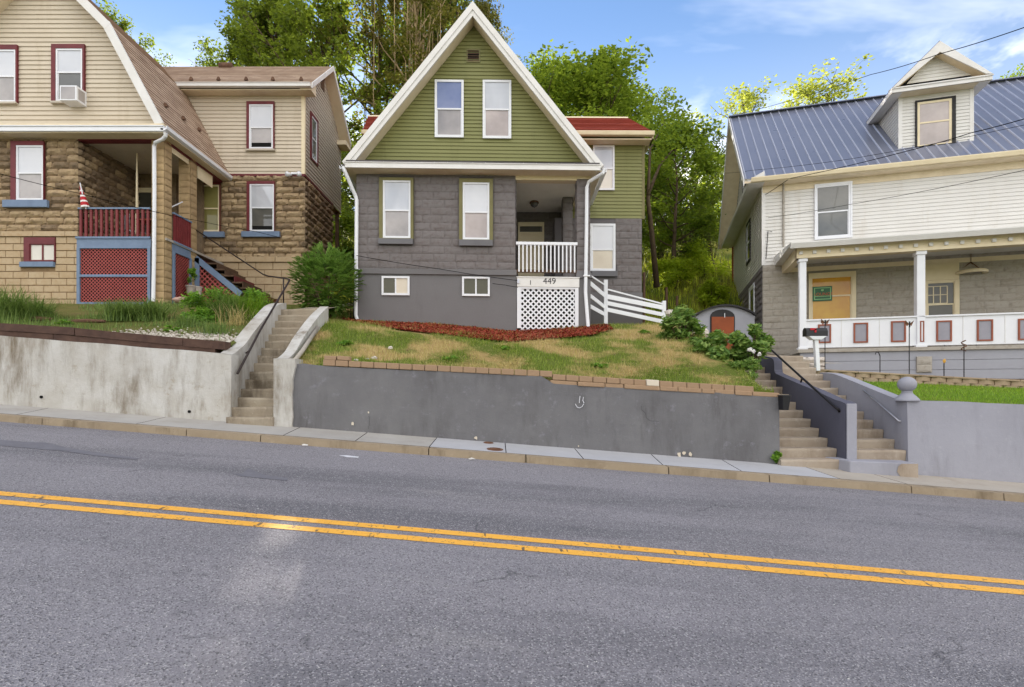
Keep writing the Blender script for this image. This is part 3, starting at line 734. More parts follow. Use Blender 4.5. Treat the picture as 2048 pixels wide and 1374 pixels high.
# ---------------------------------------------------------------- stair 1 and its cheeks
t1=stairs('staircase','narrow worn concrete staircase climbing past the weathered white wall',stl,str_,9.12,.213,CZ-.43,.168,15,MT['step_concrete'],jit=.02,seed=2)
m=MB()
t=thing('stair_wall',V(-5.1,9.3,1),'weathered white sloping cheek wall with the brown handrail left of the narrow steps','wall')
def pfL(px): p=(px-CX)/F; d=(-4.98+.12*9.27)/(p+.12); return stl(d),d
cheek(t,'wall_body',pfL,[(463,709),(470,706),(490,689),(509,662),(536,630),(552,612),(563,607),(573,606)],.26,MT['old_concrete'],0,.75,sgn=-1)
t=thing('stair_wall',V(-4,9.2,1),'white stained cheek wall with a square end pier right of the narrow steps','wall')
def pfL2(px): p=(px-CX)/F; d=(-4.17+.12*9.24)/(p+.12); return str_(d),d
cheek(t,'wall_body',pfL2,[(550,717),(556,716),(570,703),(585,677),(606,648),(622,629),(640,613)],.2,MT['old_concrete'],0,.9)
pX,pY=pfL2(550); m=MB(); ptop=CZ-(717-HY)*9.2/F
n=10
for i in range(n):   # square pier, ragged right edge
    a,b=i/n,(i+1)/n; zz=lambda q:lerp(SW(pX,9.0).z-.1,ptop,q); ww=lambda q:.32+.06*noise.noise(V(q*7,2,2))+.05*(q if q>.75 else 0)
    m.hexa([V(pX,pY-.06,zz(a)),V(pX+ww(a),pY-.045,zz(a)),V(pX+ww(a),pY+.3,zz(a)),V(pX,pY+.3,zz(a)),V(pX,pY-.06,zz(b)),V(pX+ww(b),pY-.045,zz(b)),V(pX+ww(b),pY+.3,zz(b)),V(pX,pY+.3,zz(b))])
m.build('pier',MT['old_concrete'],t)
rail('brown pipe handrail bending down the narrow steps from the stone house porch',[(392,460,16.3),(526.7,549,16.0),(536,552,15.4),(575,557.5,12.7),(579,560,12.4),(576,566,12.2),(520,661,10.5),(475,747,9.35)],.021,MT['rail_brown'],[((567,557,12.8),(567,606,12.8)),((497,703,9.85),(492,706,9.9))])
t=thing('pipe',P(610,700,9.9),'short grey pipe lying on the grass along the white cheek wall','pipe'); m=MB(); m.tube([P(587,724,9.35),P(606,700,9.9),P(635,655,11.3)],.04,10); m.build('pipe_body',MT['painted_light'],t,smooth=True)
# ---------------------------------------------------------------- concrete edging blocks on the long wall
def edge_block(px0,px1,py0t,py1t,h,label,group,mat,D=9.02,dep=.17):
    x0,x1=Xat(px0,D),Xat(px1,D); y0,y1=D-T3*x0,D-T3*x1
    zt0,zt1=CZ-(py0t-HY)*y0/F,CZ-(py1t-HY)*y1/F; g=.004; e=R.uniform(-.012,.012)
    m=MB(); c=V((x0+x1)/2,(y0+y1)/2,min(zt0,zt1)-h)
    m.hexa([V(x0+g,y0+e,zt0-h)-c,V(x1-g,y1+e,zt1-h)-c,V(x1-g,y1+dep,zt1-h)-c,V(x0+g,y0+dep,zt0-h)-c,
            V(x0+g,y0+e+.006,zt0)-c,V(x1-g,y1+e+.006,zt1)-c,V(x1-g,y1+dep,zt1)-c,V(x0+g,y0+dep,zt0)-c])
    o=m.build('edging_block',mat,bevel=.012); o.location=c; tag(o,label,'block',group)
n=18; G='tan concrete edging blocks along the top of the long grey wall'
topy=lambda px:lerp(727,752,(px-671)/(1105-671))-1
for i in range(n):
    a=lerp(645,1105,i/n); b=lerp(645,1105,(i+1)/n)
    y=lambda px:lerp(719,742,(px-645)/460)
    edge_block(a,b,y(a),y(b),.105,'tan edging block in the single row on the left half of the grey wall',G,MT['edging'])
edge_block(647.5,672,711,712,.075,'tan edging block stacked on the left end, outer of the two',G,MT['edging'],dep=.15)
edge_block(673.5,699,711,713,.075,'tan edging block stacked on the left end, inner of the two',G,MT['edging'],dep=.15)
xs=[1100,1155,1210,1248,1320,1356,1404,1430,1470,1505,1560]
for a,b in zip(xs,xs[1:]):
    y=lambda px:lerp(760,786,(px-1100)/460)
    edge_block(a,b,y(a),y(b),.075,'flat tan edging block in the lower row on the right half of the grey wall',G,MT['edging'])
xs=[1105,1132,1158,1186,1213,1240,1268,1293,1319,1346,1374,1399,1424,1449,1470,1508]
for a,b in zip(xs,xs[1:]):
    y=lambda px:lerp(748,773,(px-1105)/403)
    if a==1293: edge_block(a,b,y(a)-1,y(b)-1,.105,'pale whitish edging block, the only one in the row on the grey wall',G,MT['edging_pale'])
    else: edge_block(a,b,y(a),y(b),.1,'tan edging block in the upper row on the right half of the grey wall',G,MT['edging'],D=9.035)
# timber ties on the left wall
def tie(px0,py0,px1,py1,h,label,dep=.2,D=9.28):
    x0,x1=Xat(px0,D),Xat(px1,D); y0,y1=D-T3*x0,D-T3*x1; z0,z1=CZ-(py0-HY)*y0/F,CZ-(py1-HY)*y1/F
    c=V((x0+x1)/2,(y0+y1)/2,(z0+z1)/2-h); m=MB(); n=14
    for i in range(n):
        s0,s1=i/n,(i+1)/n; q=lambda s:(lerp(x0,x1,s),lerp(y0,y1,s)+.008*noise.noise(V(s*9,px0,0)),lerp(z0,z1,s)+.006*noise.noise(V(s*7,py0,3)))
        (xa,ya,za),(xb,yb,zb)=q(s0),q(s1)
        a=[V(xa,ya,za-h)-c,V(xb,yb,zb-h)-c,V(xb,yb+dep,zb-h)-c,V(xa,ya+dep,za-h)-c,V(xa,ya,za)-c,V(xb,yb,zb)-c,V(xb,yb+dep,zb)-c,V(xa,ya+dep,za)-c]
        for f in ((0,1,5,4),(4,5,6,7),(2,3,7,6),(3,2,1,0)): m.poly([a[k] for k in f])
        if i==0: m.poly([a[3],a[0],a[4],a[7]])
        if i==n-1: m.poly([a[1],a[2],a[6],a[5]])
    o=m.build('landscape_timber',MT['tie_wood']); o.location=c; tag(o,label,'timber','dark timbers stacked along the top of the white wall')
tie(-300,628,148,655,.14,'dark landscape timber in the upper row, farthest left on the white wall')
tie(150,656,365,676,.14,'dark landscape timber in the upper row, middle one on the white wall')
tie(366,676,450,683,.15,'short dark landscape timber in the upper row beside the narrow steps')
tie(-300,645,106,668,.145,'dark landscape timber in the lower row, farthest left on the white wall',D=9.295)
tie(107,668,430,697,.15,'long dark landscape timber in the lower row, ending near the steps',D=9.295)
# ---------------------------------------------------------------- right yard
RY0,RY1=12.35,11.0     # block wall depth at X=7.3 and X=12.5
bw=lambda X:lerp(RY0,RY1,(X-7.2)/5.3)
m=MB()
def fr_(s,t):
    X=lerp(6.7,16,s); y0=9.15-T3*X; Y=lerp(y0,bw(X)+.05,t); x=X-(0 if s>0 else 0)
    z0=CZ-(lerp(799,809,(X-6.6)/2.2)-HY)*(9-T3*X)/F-.03; z1=CZ-(lerp(757,777,(X-7.2)/4.0)-HY)*bw(X)/F
    return V(X,Y,lerp(z0,z1,t)+.02*noise.noise(V(X*2,Y*2,0)))
m.grid(fr_,40,16); kind(m.build('side_lawn',MT['lawn_bright'],smooth=True),'structure')
zc=lambda X:CZ-(lerp(738,761,(X-7.2)/4.0)-HY)*bw(X)/F
m=MB()
m.grid(lambda s,t:(lambda X,Y:V(X,Y,lerp(zc(X)-.03,lerp(2.2,2.1,s),t)))(lerp(5.7,17,s),lerp(bw(lerp(5.7,17,s))+.1,16,t)),20,8); kind(m.build('planting_bed',MT['bed_soil']),'structure')
m=MB(); m.grid(lambda s,t:(lambda X,Y:V(X,Y,lerp(2.28,3.2,max(0,(Y-12.6)/6))))(lerp(4.4,7.75,s),lerp(12.2,19,t)),8,8); kind(m.build('side_path',MT['step_concrete']),'structure')
GS='scalloped tan blocks of the low wall across the right lawn'
def scallop(X,zt,h,w,label,off=0):
    Y=bw(X)+off; c=V(X,Y,zt-h); m=MB(); n=6
    pr=[(-w/2,.2),(-w/2,.03)]+[(lerp(-w/2,w/2,i/n),.03-.05*math.sin(math.pi*i/n)) for i in range(1,n)]+[(w/2,.03),(w/2,.2)]
    m.prism([(x,y,0) for x,y in pr],V(0,0,h)); o=m.build('wall_block',MT['scallop'],bevel=.006); o.location=c; o.rotation_euler=(0,.055,math.atan2(RY1-RY0,5.3)); tag(o,label,'block',GS)
X=6.95; i=0
while X<12.6:
    scallop(X,zc(X)-.04,.095,.285,'scalloped tan block in the upper row of the low wall on the right lawn')
    scallop(X+.145,zc(X+.145)-.14,.11,.285,'scalloped tan block in the lower row of the low wall on the right lawn',-.015); X+=.29
m=MB(); n=10
for i in range(n):
    a,b=lerp(6.8,12.8,i/n)+.003,lerp(6.8,12.8,(i+1)/n)-.003
    m.hexa([V(a,bw(a)-.03,zc(a)-.04),V(b,bw(b)-.03,zc(b)-.04),V(b,bw(b)+.24,zc(b)-.04),V(a,bw(a)+.24,zc(a)-.04),V(a,bw(a)-.03,zc(a)),V(b,bw(b)-.03,zc(b)),V(b,bw(b)+.24,zc(b)),V(a,bw(a)+.24,zc(a))])
o=m.build('coping',MT['scallop'],bevel=.008); tag(o,'tan coping course on top of the low scalloped wall behind the right lawn','coping')
# ================================================================ grey and olive house
dC=14.8; H=thing('house',P(945,665,dC),'grey block house with an olive green sided gable and white trim','house')
CF=Fr((0,dC),(1,0),-.012); CW=Fr((0,17.0),(1,0),-.006)
XA=lambda px,d=dC:(px-CX)*d/F
uz=CF.hit
uL,uR=CF.hit(713,500)[0],CF.hit(1031,500)[0]; uP0,uP1=CF.hit(1153.5,500)[0],CF.hit(1180,500)[0]
zTop=uz(870,338)[1]; zWT=uz(870,539)[1]; zWB=uz(870,550)[1]; zB=uz(870,690)[1]
hs=[]
W,h=win(H,CF,(766.4,362,821.8,477),421.5,(759,356.4,827.3,478.3),MT['olive_trim'],MT['white_pvc'],MT['blind_white'],MT['screen_grey'],(757.3,478.3,826.6,489.5),MT['painted_sill'],w=.03); hs.extend(h)
W,h=win(H,CF,(925.6,366,979,480),425,(918.5,358.5,986,481),MT['olive_trim'],MT['white_pvc'],MT['blind_white'],MT['screen_pink'],(918.5,481,985.5,493),MT['painted_sill'],w=.03); hs.extend(h)
m=MB(); m.fbox(CF,uL,uR,zWB-.05,zTop+.3,-.3,0); 
m2=MB(); blocks(m2,CF,uL,uR,zWT,zTop,hs,.213,.62,.018,.4,0,0,5,'rock',.004); 
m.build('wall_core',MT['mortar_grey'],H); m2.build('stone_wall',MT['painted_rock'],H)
m=MB(); m.fbox(CF,uL-.06,uR+.03,zWB,zWT,-.05,.07); m.build('water_table',MT['painted_smooth'],H,bevel=.012)
m=MB(); m.fbox(CF,uL-.02,uR+.03,zB,zWB-.0,-.3,.02); m.build('foundation',MT['painted_smooth'],H)
for a in ((763.8,553,819.5,591),(924.3,554,979.7,592.6)):
    win(H,CF,a,None,None,None,MT['white_pvc'],MT['glass_green'],MT['lace'] if a[0]<800 else MT['glass_green'],vert=True,w=.02,fw=.055)
# cracks / stain trail on the foundation come from its material
# left side wall, porch return wall, back wall, right body
yB=24.0
m=MB(); x0=uL; m.poly([V(x0,dC-.0,zB),V(x0,yB,zB),V(x0,yB,zTop+.4),V(x0,dC,zTop+.4)]); m.build('side_wall',MT['painted_smooth'],H)
RT=Fr((uR,dC),(0,1))
RS_=Fr((uR+.0,17.7),(0,-1))
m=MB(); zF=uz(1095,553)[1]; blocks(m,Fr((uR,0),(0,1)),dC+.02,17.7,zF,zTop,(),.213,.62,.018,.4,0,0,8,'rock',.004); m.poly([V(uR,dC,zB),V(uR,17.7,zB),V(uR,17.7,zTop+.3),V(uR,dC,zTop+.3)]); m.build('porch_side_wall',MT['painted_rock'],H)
BK=Fr((0,17.7),(1,0)); uW0=CW.hit(1128,500)[0]
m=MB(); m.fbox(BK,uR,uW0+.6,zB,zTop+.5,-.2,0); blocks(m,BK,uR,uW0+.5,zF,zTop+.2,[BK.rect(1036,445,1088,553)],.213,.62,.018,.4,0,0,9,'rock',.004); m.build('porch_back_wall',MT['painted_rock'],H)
# porch door
d0=BK.rect(1036,445.5,1088,570); m=MB(); i_=(d0[0]+.06,d0[1]-.06,d0[2],BK.hit(1060,470)[1])
tr=BK.rect(1040,453.6,1080,465)
ring(m,BK,d0,(d0[0]+.06,d0[1]-.06,d0[2],tr[3]),0.02,.075); m.fbox(BK,d0[0]+.06,d0[1]-.06,i_[3],tr[2],.02,.07)
D=m.build('door',MT['cream'],H)
m=MB(); m.fbox(BK,i_[0],i_[1],i_[2],i_[3],.02,.045)
for a,b in ((.12,.45),(.55,.88)):
    for c,d in ((.05,.3),(.36,.62),(.68,.95)):
        m.fbox(BK,lerp(i_[0],i_[1],a),lerp(i_[0],i_[1],b),lerp(i_[2],i_[3],c),lerp(i_[2],i_[3],d),.045,.052)
m.build('door_leaf',MT['cream'],D,bevel=.004)
m=MB(); m.fbox(BK,tr[0]-.02,tr[1]+.02,tr[2],tr[3],.02,.03); m.build('transom_pane',MT['glass_dark'],D)
k=BK.hit(1076,523,.07); m=MB(); c=BK.pt(k[0],k[1],.07); m.blob((c.x,c.y,c.z),.03,.03,.03,0,0); m.build('handle',MT['steel'],D)
# porch floor, number board, lattice
m=MB(); m.fbox(CF,uR-.02,uP1,zF-.1,zF,-2.9,-.02); m.build('porch_floor',MT['white'],H)
nb=CF.rect(1034,556,1158.6,574,.05); m=MB(); m.fbox(CF,nb[0],nb[1],nb[2],nb[3],.01,.06); m.fbox(CF,nb[0]-.01,nb[1]+.01,nb[3],nb[3]+.025,-.03,.075); NBd=m.build('number_board',MT['white'],H,bevel=.004)
c=uz(1099,562.5,.06); place_text('449',.245,CF,c[0],c[1],.061,MT['letter_dark'],'house_number',NBd,.005)
m=MB(); c=uz(1061,565,.06); m.fbox(CF,c[0]-.008,c[0]+.008,c[1]-.06,c[1]+.06,.06,.068); m.build('bracket',MT['letter_dark'],NBd)
m=MB(); c=uz(1036.5,563,.06); m.fbox(CF,c[0]-.03,c[0]+.03,c[1]-.06,c[1]+.06,.06,.1); m.build('cable_hook',MT['steel'],NBd,bevel=.006)
lt=CF.rect(1040,574,1152,662,.03); m=MB(); lattice(m,CF.pt,lt[0],lt[1],lt[2]-.1,lt[3],.156,.043,.01); 
for q in m.v: pass
L=m.build('lattice_panel',MT['white_pvc'],H)
m=MB(); o=CF.rect(1034,574.5,1157,657,.03); m.fbox(CF,o[0],lt[0]+.03,o[2],o[3],.0,.045); m.fbox(CF,lt[1]-.03,o[1],o[2]+.03,o[3],.0,.045); m.fbox(CF,lt[0],lt[1],o[3]-.05,o[3],.0,.043); m.build('frame',MT['white_pvc'],L,bevel=.004)
m=MB(); m.fbox(CF,uR+.02,uP1-.02,zB,zF-.11,-1.5,-.22); m.build('crawl_shade_box',MT['void'],H)  # solid black box painting the shade behind the porch lattice
# porch railing
tr_=CF.rect(1032,484.7,1154.7,493,.0); bt=uz(1095,543)[1]; m=MB(); m.fbox(CF,tr_[0],tr_[1],tr_[2]+.03,tr_[3],-.06,.05); RLg=m.build('porch_railing',MT['white_pvc'],H,bevel=.01)
m=MB(); m.fbox(CF,tr_[0],tr_[1],bt-.04,bt+.05,-.02,.0); m.build('bottom_rail',MT['brown_wood'],RLg)
for i in range(15):
    x=lerp(1038,1149,i/14); u=uz(x,515)[0]; m=MB(); m.fbox(CF,u-.019,u+.019,bt-.02,tr_[2]+.03,0.,.038); m.build('baluster',MT['white_pvc'],RLg)
# piers
def pier(fr,u0,u1,z0,z1,depth,name,sd):
    m=MB(); m.fbox(fr,u0+.01,u1-.01,z0,z1,-depth,-.01); blocks(m,fr,u0,u1,z0,z1,(),.213,.9,.02,.6,-.01,0,sd,'rock',.004)
    y=fr.O.y
    blocks(m,Fr((u0+.01,0),(0,-1)),-(y+depth),-y,z0,z1,(),.213,.9,.02,.6,0,0,sd+1,'rock',.004); blocks(m,Fr((u1-.01,0),(0,1)),y,y+depth,z0,z1,(),.213,.9,.02,.6,0,0,sd+2,'rock',.004)
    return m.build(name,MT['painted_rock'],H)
zPl=uz(1167,555)[1]; pier(CF,uP0,uP1,zPl,uz(1167,358)[1],.38,'porch_pier',11)
m=MB(); m.hexa([CF.pt(uP0-.03,zPl-.02,.06),CF.pt(uP1+.06,zPl-.02,.06),CF.pt(uP1+.06,zPl-.02,-.4),CF.pt(uP0-.03,zPl-.02,-.4),CF.pt(uP0,zPl+.17,.02),CF.pt(uP1+.01,zPl+.17,.02),CF.pt(uP1+.01,zPl+.17,-.38),CF.pt(uP0,zPl+.17,-.38)])
m.fbox(CF,uP0+.02,uP1+.01,zB,zPl-.02,-.38,.02); m.build('pier_base',MT['painted_smooth'],H,bevel=.01)
q=Fr((0,16.3),(1,0)); a,b=q.hit(1126,500)[0],q.hit(1145,500)[0]; pier(q,a,b,zF,q.hit(1135,393)[1],.4,'porch_pier',17)
m=MB(); m.fbox(CF,uP0+.02,uP1,zB,zF-.1,-2.2,-.38); m.build('porch_foundation',MT['painted_smooth'],H)
# beam and ceiling
bz0,bz1=uz(1095,360)[1],uz(1095,341)[1]; m=MB(); uB=uz(1182,350)[0]; m.fbox(CF,uR,uB,bz0,bz1,-.25,.0); m.fbox(CF,uR,uB,bz0+.1,bz1,0,.05); m.build('porch_beam',MT['cream'],H,bevel=.006)
m=MB(); m.box(uB-.28,uB-.02,dC+.25,17.0,bz0,bz1); m.build('side_beam',MT['cream'],H)
zc_=bz0+.07
m=MB(); nbd=24
for i in range(nbd):
    a,b=lerp(uR,uB-.28,i/nbd)+.004,lerp(uR,uB-.28,(i+1)/nbd)-.004; m.box(a,b,dC+.2,17.75,zc_-.012*(uR*0),zc_+.03)
m.box(uR,uB,dC+.2,17.75,zc_+.012,zc_+.05); m.build('porch_ceiling',MT['ceiling_paint'],H)
c=P(1068.5,415,16.7); c.z=zc_; m=MB(); m.lathe(c,[(.12,0),(.14,-.02),(.15,-.05),(.145,-.06)],20); PL=m.build('porch_light',MT['rusty_iron'],H,smooth=True)
m=MB(); m.lathe(c,[(.135,-.06),(.115,-.12),(.07,-.16),(.02,-.175),(.012,-.2),(.002,-.205)],20); m.build('glass_shade',MT['glass_grey'],PL,smooth=True)
# ------------- gable
dR=14.38
A,Lf,Rt=P(945.5,8,dR),P(687,326,dR),P(1205,333,dR)
# siding polygon in CF coords, kept just under the roof planes
zg=uz(945,322)[1]
def gable_line(P0,P1,z): t=(z-P0.z)/(P1.z-P0.z); return lerp(P0.x,P1.x,t)
dn=.14; A2=A-V(0,0,dn*1.6); L2=Lf+V(.12,0,-.02); R2=Rt+V(-.12,0,-.02)
pg=[(gable_line(L2,A2,zg),zg),(gable_line(R2,A2,zg),zg),(A2.x,A2.z)]
gw=[]
W,h=win(H,CF,(869.8,161,927.6,276),219,None,None,MT['white_pvc'],MT['glass_sky'],MT['screen_grey'],w=.02,fw=.065)
win(H,CF,(965.5,161.5,1022.6,278),220,None,None,MT['white_pvc'],MT['blind_white'],MT['screen_pink'],w=.02,fw=.065)
m=MB(); m.poly([CF.pt(u,z,-.02) for u,z in pg]); courses(m,CF.pt,pg,.105,.02); m.build('siding',MT['olive_siding'],H)
v=CF.rect(933,99.6,960.5,126); m=MB(); ring(m,CF,v,(v[0]+.035,v[1]-.035,v[2]+.035,v[3]-.035),0,.035); VT=m.build('gable_vent',MT['olive_trim'],H)
m=MB()
for i in range(5):
    z=lerp(v[2]+.05,v[3]-.06,i/4); m.hexa([CF.pt(v[0]+.035,z-.01,.03),CF.pt(v[1]-.035,z-.01,.03),CF.pt(v[1]-.035,z+.03,.0),CF.pt(v[0]+.035,z+.03,.0),CF.pt(v[0]+.035,z,.034),CF.pt(v[1]-.035,z,.034),CF.pt(v[1]-.035,z+.04,.004),CF.pt(v[0]+.035,z+.04,.004)])
m.fbox(CF,v[0]+.03,v[1]-.03,v[2]+.03,v[3]-.03,.017,.019,1); m.build('louvre',[MT['brown_wood'],MT['void']],VT)
# roof slabs
def slab(name,P0,P1,y0,y1,mats,th=.1,pitch=.14):
    m=MB(); a,b=V(P0.x,y0,P0.z),V(P0.x,y1,P0.z); c,d=V(P1.x,y1,P1.z),V(P1.x,y0,P1.z)
    roof_plane(m,[a,b,c,d],pitch,.012,th); return m.build(name,mats,H)
RM=[MT['shingle_red'],MT['white']]
slab('roof',Lf+V(-.02,0,.0),A,dR-.02,yB+.3,RM); slab('roof',Rt+V(.02,0,0),A,dR-.02,yB+.3,RM)
# rake boards (two tiers) front
def rake(P0,P1,w0,w1,y0,y1,name,mat):
    d=(P1-P0); n=V(-d.z,0,d.x).normalized()
    if n.z>0: n=-n
    m=MB()
    ex=V(0,0,0)
    pts=[P0+n*w0,P1+V(0,0,n.z*0)+n*w0,P1+n*w1,P0+n*w1]
    # mitre at the apex: x = apex x
    def at_x(p,q,x): t=(x-p.x)/(q.x-p.x); return p.lerp(q,t)
    pts[1]=at_x(pts[0],pts[1],P1.x); pts[2]=at_x(pts[3],pts[2],P1.x)
    m.prism([V(p.x,y0,p.z) for p in pts],V(0,y1-y0,0)); m.build(name,mat,H)
for q in (Lf,Rt):
    rake(q,A,-.035,.105,dR-.045,dR-.02,'rake_board',MT['white']); rake(q,A,.095,.21,dR-.02,dR+.03,'rake_trim',MT['white'])
    rake(q,A,.12,.20,dR+.03,dC-.02,'rake_soffit',MT['cream_soffit'])
# pent strip, fascia, soffit under the gable
FF=Fr((0,14.34),(1,0),-.012); f=FF.rect(690,325.5,1201,337.5)
zf0,zf1=f[2],f[3]
m=MB(); p=lambda u,w,z:FF.pt(u,z,w)
nn=20
for i in range(nn):
    a,b=lerp(f[0]+.02,f[1]-.02,i/nn)+.006,lerp(f[0]+.02,f[1]-.02,(i+1)/nn)-.004; j=R.uniform(0,.012)
    m.hexa([p(a,.02,zf1-.01),p(b,.02,zf1-.01),p(b,-.45,zf1+.1),p(a,-.45,zf1+.1),p(a,.025,zf1+.02+j),p(b,.025,zf1+.02+j),p(b,-.45,zf1+.14+j),p(a,-.45,zf1+.14+j)])
m.build('pent_roof',MT['shingle_grey'],H)
m=MB(); m.fbox(FF,f[0],f[1],zf0,zf1,-.03,0); m.fbox(FF,f[0]-.02,f[1]+.02,zf1-.03,zf1,0,.02); m.build('fascia',MT['white'],H,bevel=.005)
m=MB(); m.fbox(FF,f[0],f[1],zf0+.005,zf0+.03,-.5,-.03); m.build('soffit',MT['cream_soffit'],H)
# side eaves: soffit + gutter
for q,sg in ((Lf,-1),(Rt,1)):
    m=MB(); xw=(uL if sg<0 else uP1+.02); m.box(min(q.x,xw),max(q.x,xw),14.42,yB,zf0-.012*q.x+.0,zf0-.012*q.x+.03); m.build('soffit',MT['cream_soffit'],H)
    m=MB(); z=q.z-.05; pr=[(0,0),(.12,.02),(.13,.1),(.115,.1),(.1,.035),(0,.015)]
    m.prism([V(q.x+sg*a,14.42,z-.1+b) for a,b in pr],V(0,(2.55 if sg>0 else 9.5),0)); m.build('gutter',MT['white_pvc'],H)
def spout(parent,pts,w,mat,name='downspout'):
    m=MB(); ps=[P(*q) for q in pts]
    m.tube(ps,w,8); return m.build(name,mat,parent,smooth=False)
sp=spout(H,[(686,333,14.4),(690,343,14.42),(711,392,14.7),(713.5,400,14.72),(713,470,14.72),(711.5,630,14.72),(715,640,14.68),(726,646,14.55)],.052,MT['white_pvc'])
sp=spout(H,[(1208,338,14.42),(1206,346,14.42),(1177,364,14.66),(1173.5,374,14.7),(1172.8,470,14.7),(1171,585,14.7),(1176.5,656,14.6)],.05,MT['white_pvc'])
m=MB()
for x,y in ((713,540),(1173,552)): c=P(x,y,14.7); m.box(c.x-.09,c.x+.09,c.y-.06,c.y+.06,c.z-.018,c.z+.018)
m.build('strap',MT['white_pvc'],sp)
# ------------- rear wing
xw0,xw1=CW.hit(1040,450)[0],CW.hit(1288,450)[0]; zs0=CW.hit(1240,437)[1]; zs1=CW.hit(1240,275)[1]
W,h1=win(H,CW,(1185.5,291.5,1228.6,381),338,None,None,MT['white_pvc'],MT['blind_white'],MT['blind_cream'],w=.02,fw=.055)
W,h2=win(H,CW,(1180,448,1230.5,542.7),500,None,None,MT['white_pvc'],MT['blind_white'],MT['lace'],(1182,542.7,1234,553.6),MT['painted_sill'],w=.02,fw=.075)
sx0=uW0
m=MB(); pgw=[(sx0,zs0),(xw1,zs0),(xw1,zs1+.1),(sx0,zs1+.1)]; m.poly([CW.pt(u,z,0) for u,z in pgw]); courses(m,CW.pt,pgw,.112,.02)
m.poly([V(xw1,17,zs0),V(xw1,24,zs0),V(xw1,24,zs1+.1),V(xw1,17,zs1+.1)])
m.poly([V(xw1,17,zs1+.1),V(xw1,24,zs1+.1),V(xw1,20.4,zs1+2.3)]); m.build('siding',MT['olive_siding'],H)
m=MB(); m.fbox(CW,xw1-.07,xw1+.02,zs0-.02,zs1+.05,-.07,.022); m.build('corner_board',MT['olive_trim'],H)
m=MB(); zb2=CW.hit(1240,680)[1]; xs1=CW.hit(1283.5,500)[0]; m.box(sx0-.3,xs1,17.0,24,zb2-.6,zs0); m.build('wall_core',MT['mortar_grey'],H)
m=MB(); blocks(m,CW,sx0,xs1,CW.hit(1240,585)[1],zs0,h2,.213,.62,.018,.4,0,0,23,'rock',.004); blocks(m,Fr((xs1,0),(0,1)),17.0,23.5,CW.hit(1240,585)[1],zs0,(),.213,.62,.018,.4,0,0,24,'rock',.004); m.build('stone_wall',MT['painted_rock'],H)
m=MB(); m.fbox(CW,sx0,xs1+.02,zb2-.6,CW.hit(1240,585)[1],-.2,.03); m.build('foundation',MT['painted_smooth'],H)
e0=P(1307,264,16.6); rg=P(1256,236.5,20.2); xl=P(725,253,16.6).x
m=MB(); ze=e0.z; zr=rg.z; xr=e0.x
roof_plane(m,[V(xl,16.6,ze+.05),V(xr,16.6,ze),V(xr,20.2,zr),V(-5.55,20.2,zr+.12)],.14,.012,.08)
roof_plane(m,[V(xr,24,ze),V(xl,24,ze),V(-5.55,20.2,zr+.12),V(xr,20.2,zr)],.14,.012,.08)
m.build('roof',[MT['shingle_red'],MT['cream']],H)
m=MB(); m.hexa([V(xl,16.46,ze-.12),V(xr,16.46,ze-.16),V(xr,16.6,ze-.16),V(xl,16.6,ze-.12),V(xl,16.43,ze-.0),V(xr,16.43,ze-.03),V(xr,16.6,ze-.03),V(xl,16.6,ze-.0)]); m.build('gutter',MT['cream'],H,bevel=.02)
m=MB(); m.box(xl+.1,xr-.0,16.6,17.02,ze-.24,ze-.2); m.box(xr-.05,xr,16.6,24,ze-.24,ze-.06); m.build('soffit',MT['cream_soffit'],H)
# little string of festoon bulbs under the soffit
for x in (992,1012,1026):
    c=P(x,346.5,14.72); m=MB(); m.blob((c.x,c.y,c.z),.03,.03,.035,1,.0); m.build('bulb',MT['white_pvc'],H,smooth=True)
# white porch-stair fence at the right
fp=[(1211,560,650,16.0),(1327.5,602,655,16.6)]
t=thing('rail_fence',P(1211,645,16.0),'white three-rail board fence stepping down beside the grey house','fence')
for x,y0,y1,d in fp:
    a,b=P(x,y0,d),P(x,y1,d); m=MB(); m.box(a.x-.06,a.x+.06,a.y-.06,a.y+.06,b.z-.3,a.z); m.build('post',MT['white_pvc'],t,bevel=.01)
def brd(x0,y0,d0,x1,y1,d1,h,name='rail'):
    m=MB(); a,b=P(x0,y0,d0),P(x1,y1,d1); m.bar(a,b,.025,h); m.build(name,MT['white_pvc'],t)
for ya,yb,yc,yd,h in ((573,594,596,617,.14),(598,617,609,631,.12),(619,632,622,645,.12)):
    brd(1181,ya-6,15.2,1208,yb-4,15.93,h); brd(1214,yc-3,15.95,1325,yd-2,16.55,h)
brd(1182,552,15.2,1208,569,15.9,.045,'top_rail'); brd(1216,579,15.95,1326,608,16.55,.045,'top_rail')
# ================================================================ stone and tan house (left)
dL=14.8; HL=thing('house',P(150,605,dL),'brown block house with tan siding, a gambrel roof and maroon window trim','house')
LF=Fr((0,dL),(1,0)); LW=Fr((0,17.8),(1,0)); hit=LF.hit
xE=hit(157,400)[0]; zSt=hit(70,268)[1]; zBelt0,zBelt1=hit(70,474)[1],hit(70,463)[1]; zG=hit(70,640)[1]
uLL=hit(-186,400)[0]
hs=[]
W,h=win(HL,LF,(35,292,89.6,401.5),347,(24.7,283.7,90.4,402),MT['maroon'],MT['white_pvc'],MT['blind_white'],MT['screen_grey'],(10,401.5,99,416),MT['blue_trim'],w=.035); hs.extend(h)
W,h=win(HL,LF,(62,489,112,522),None,(51,475.7,113,523.8),MT['maroon'],MT['maroon'],MT['blind_cream'],MT['blind_cream'],(44,524.6,111.5,535),MT['blue_trim'],w=-.01,vert=True,fw=.02); hs.extend(h)
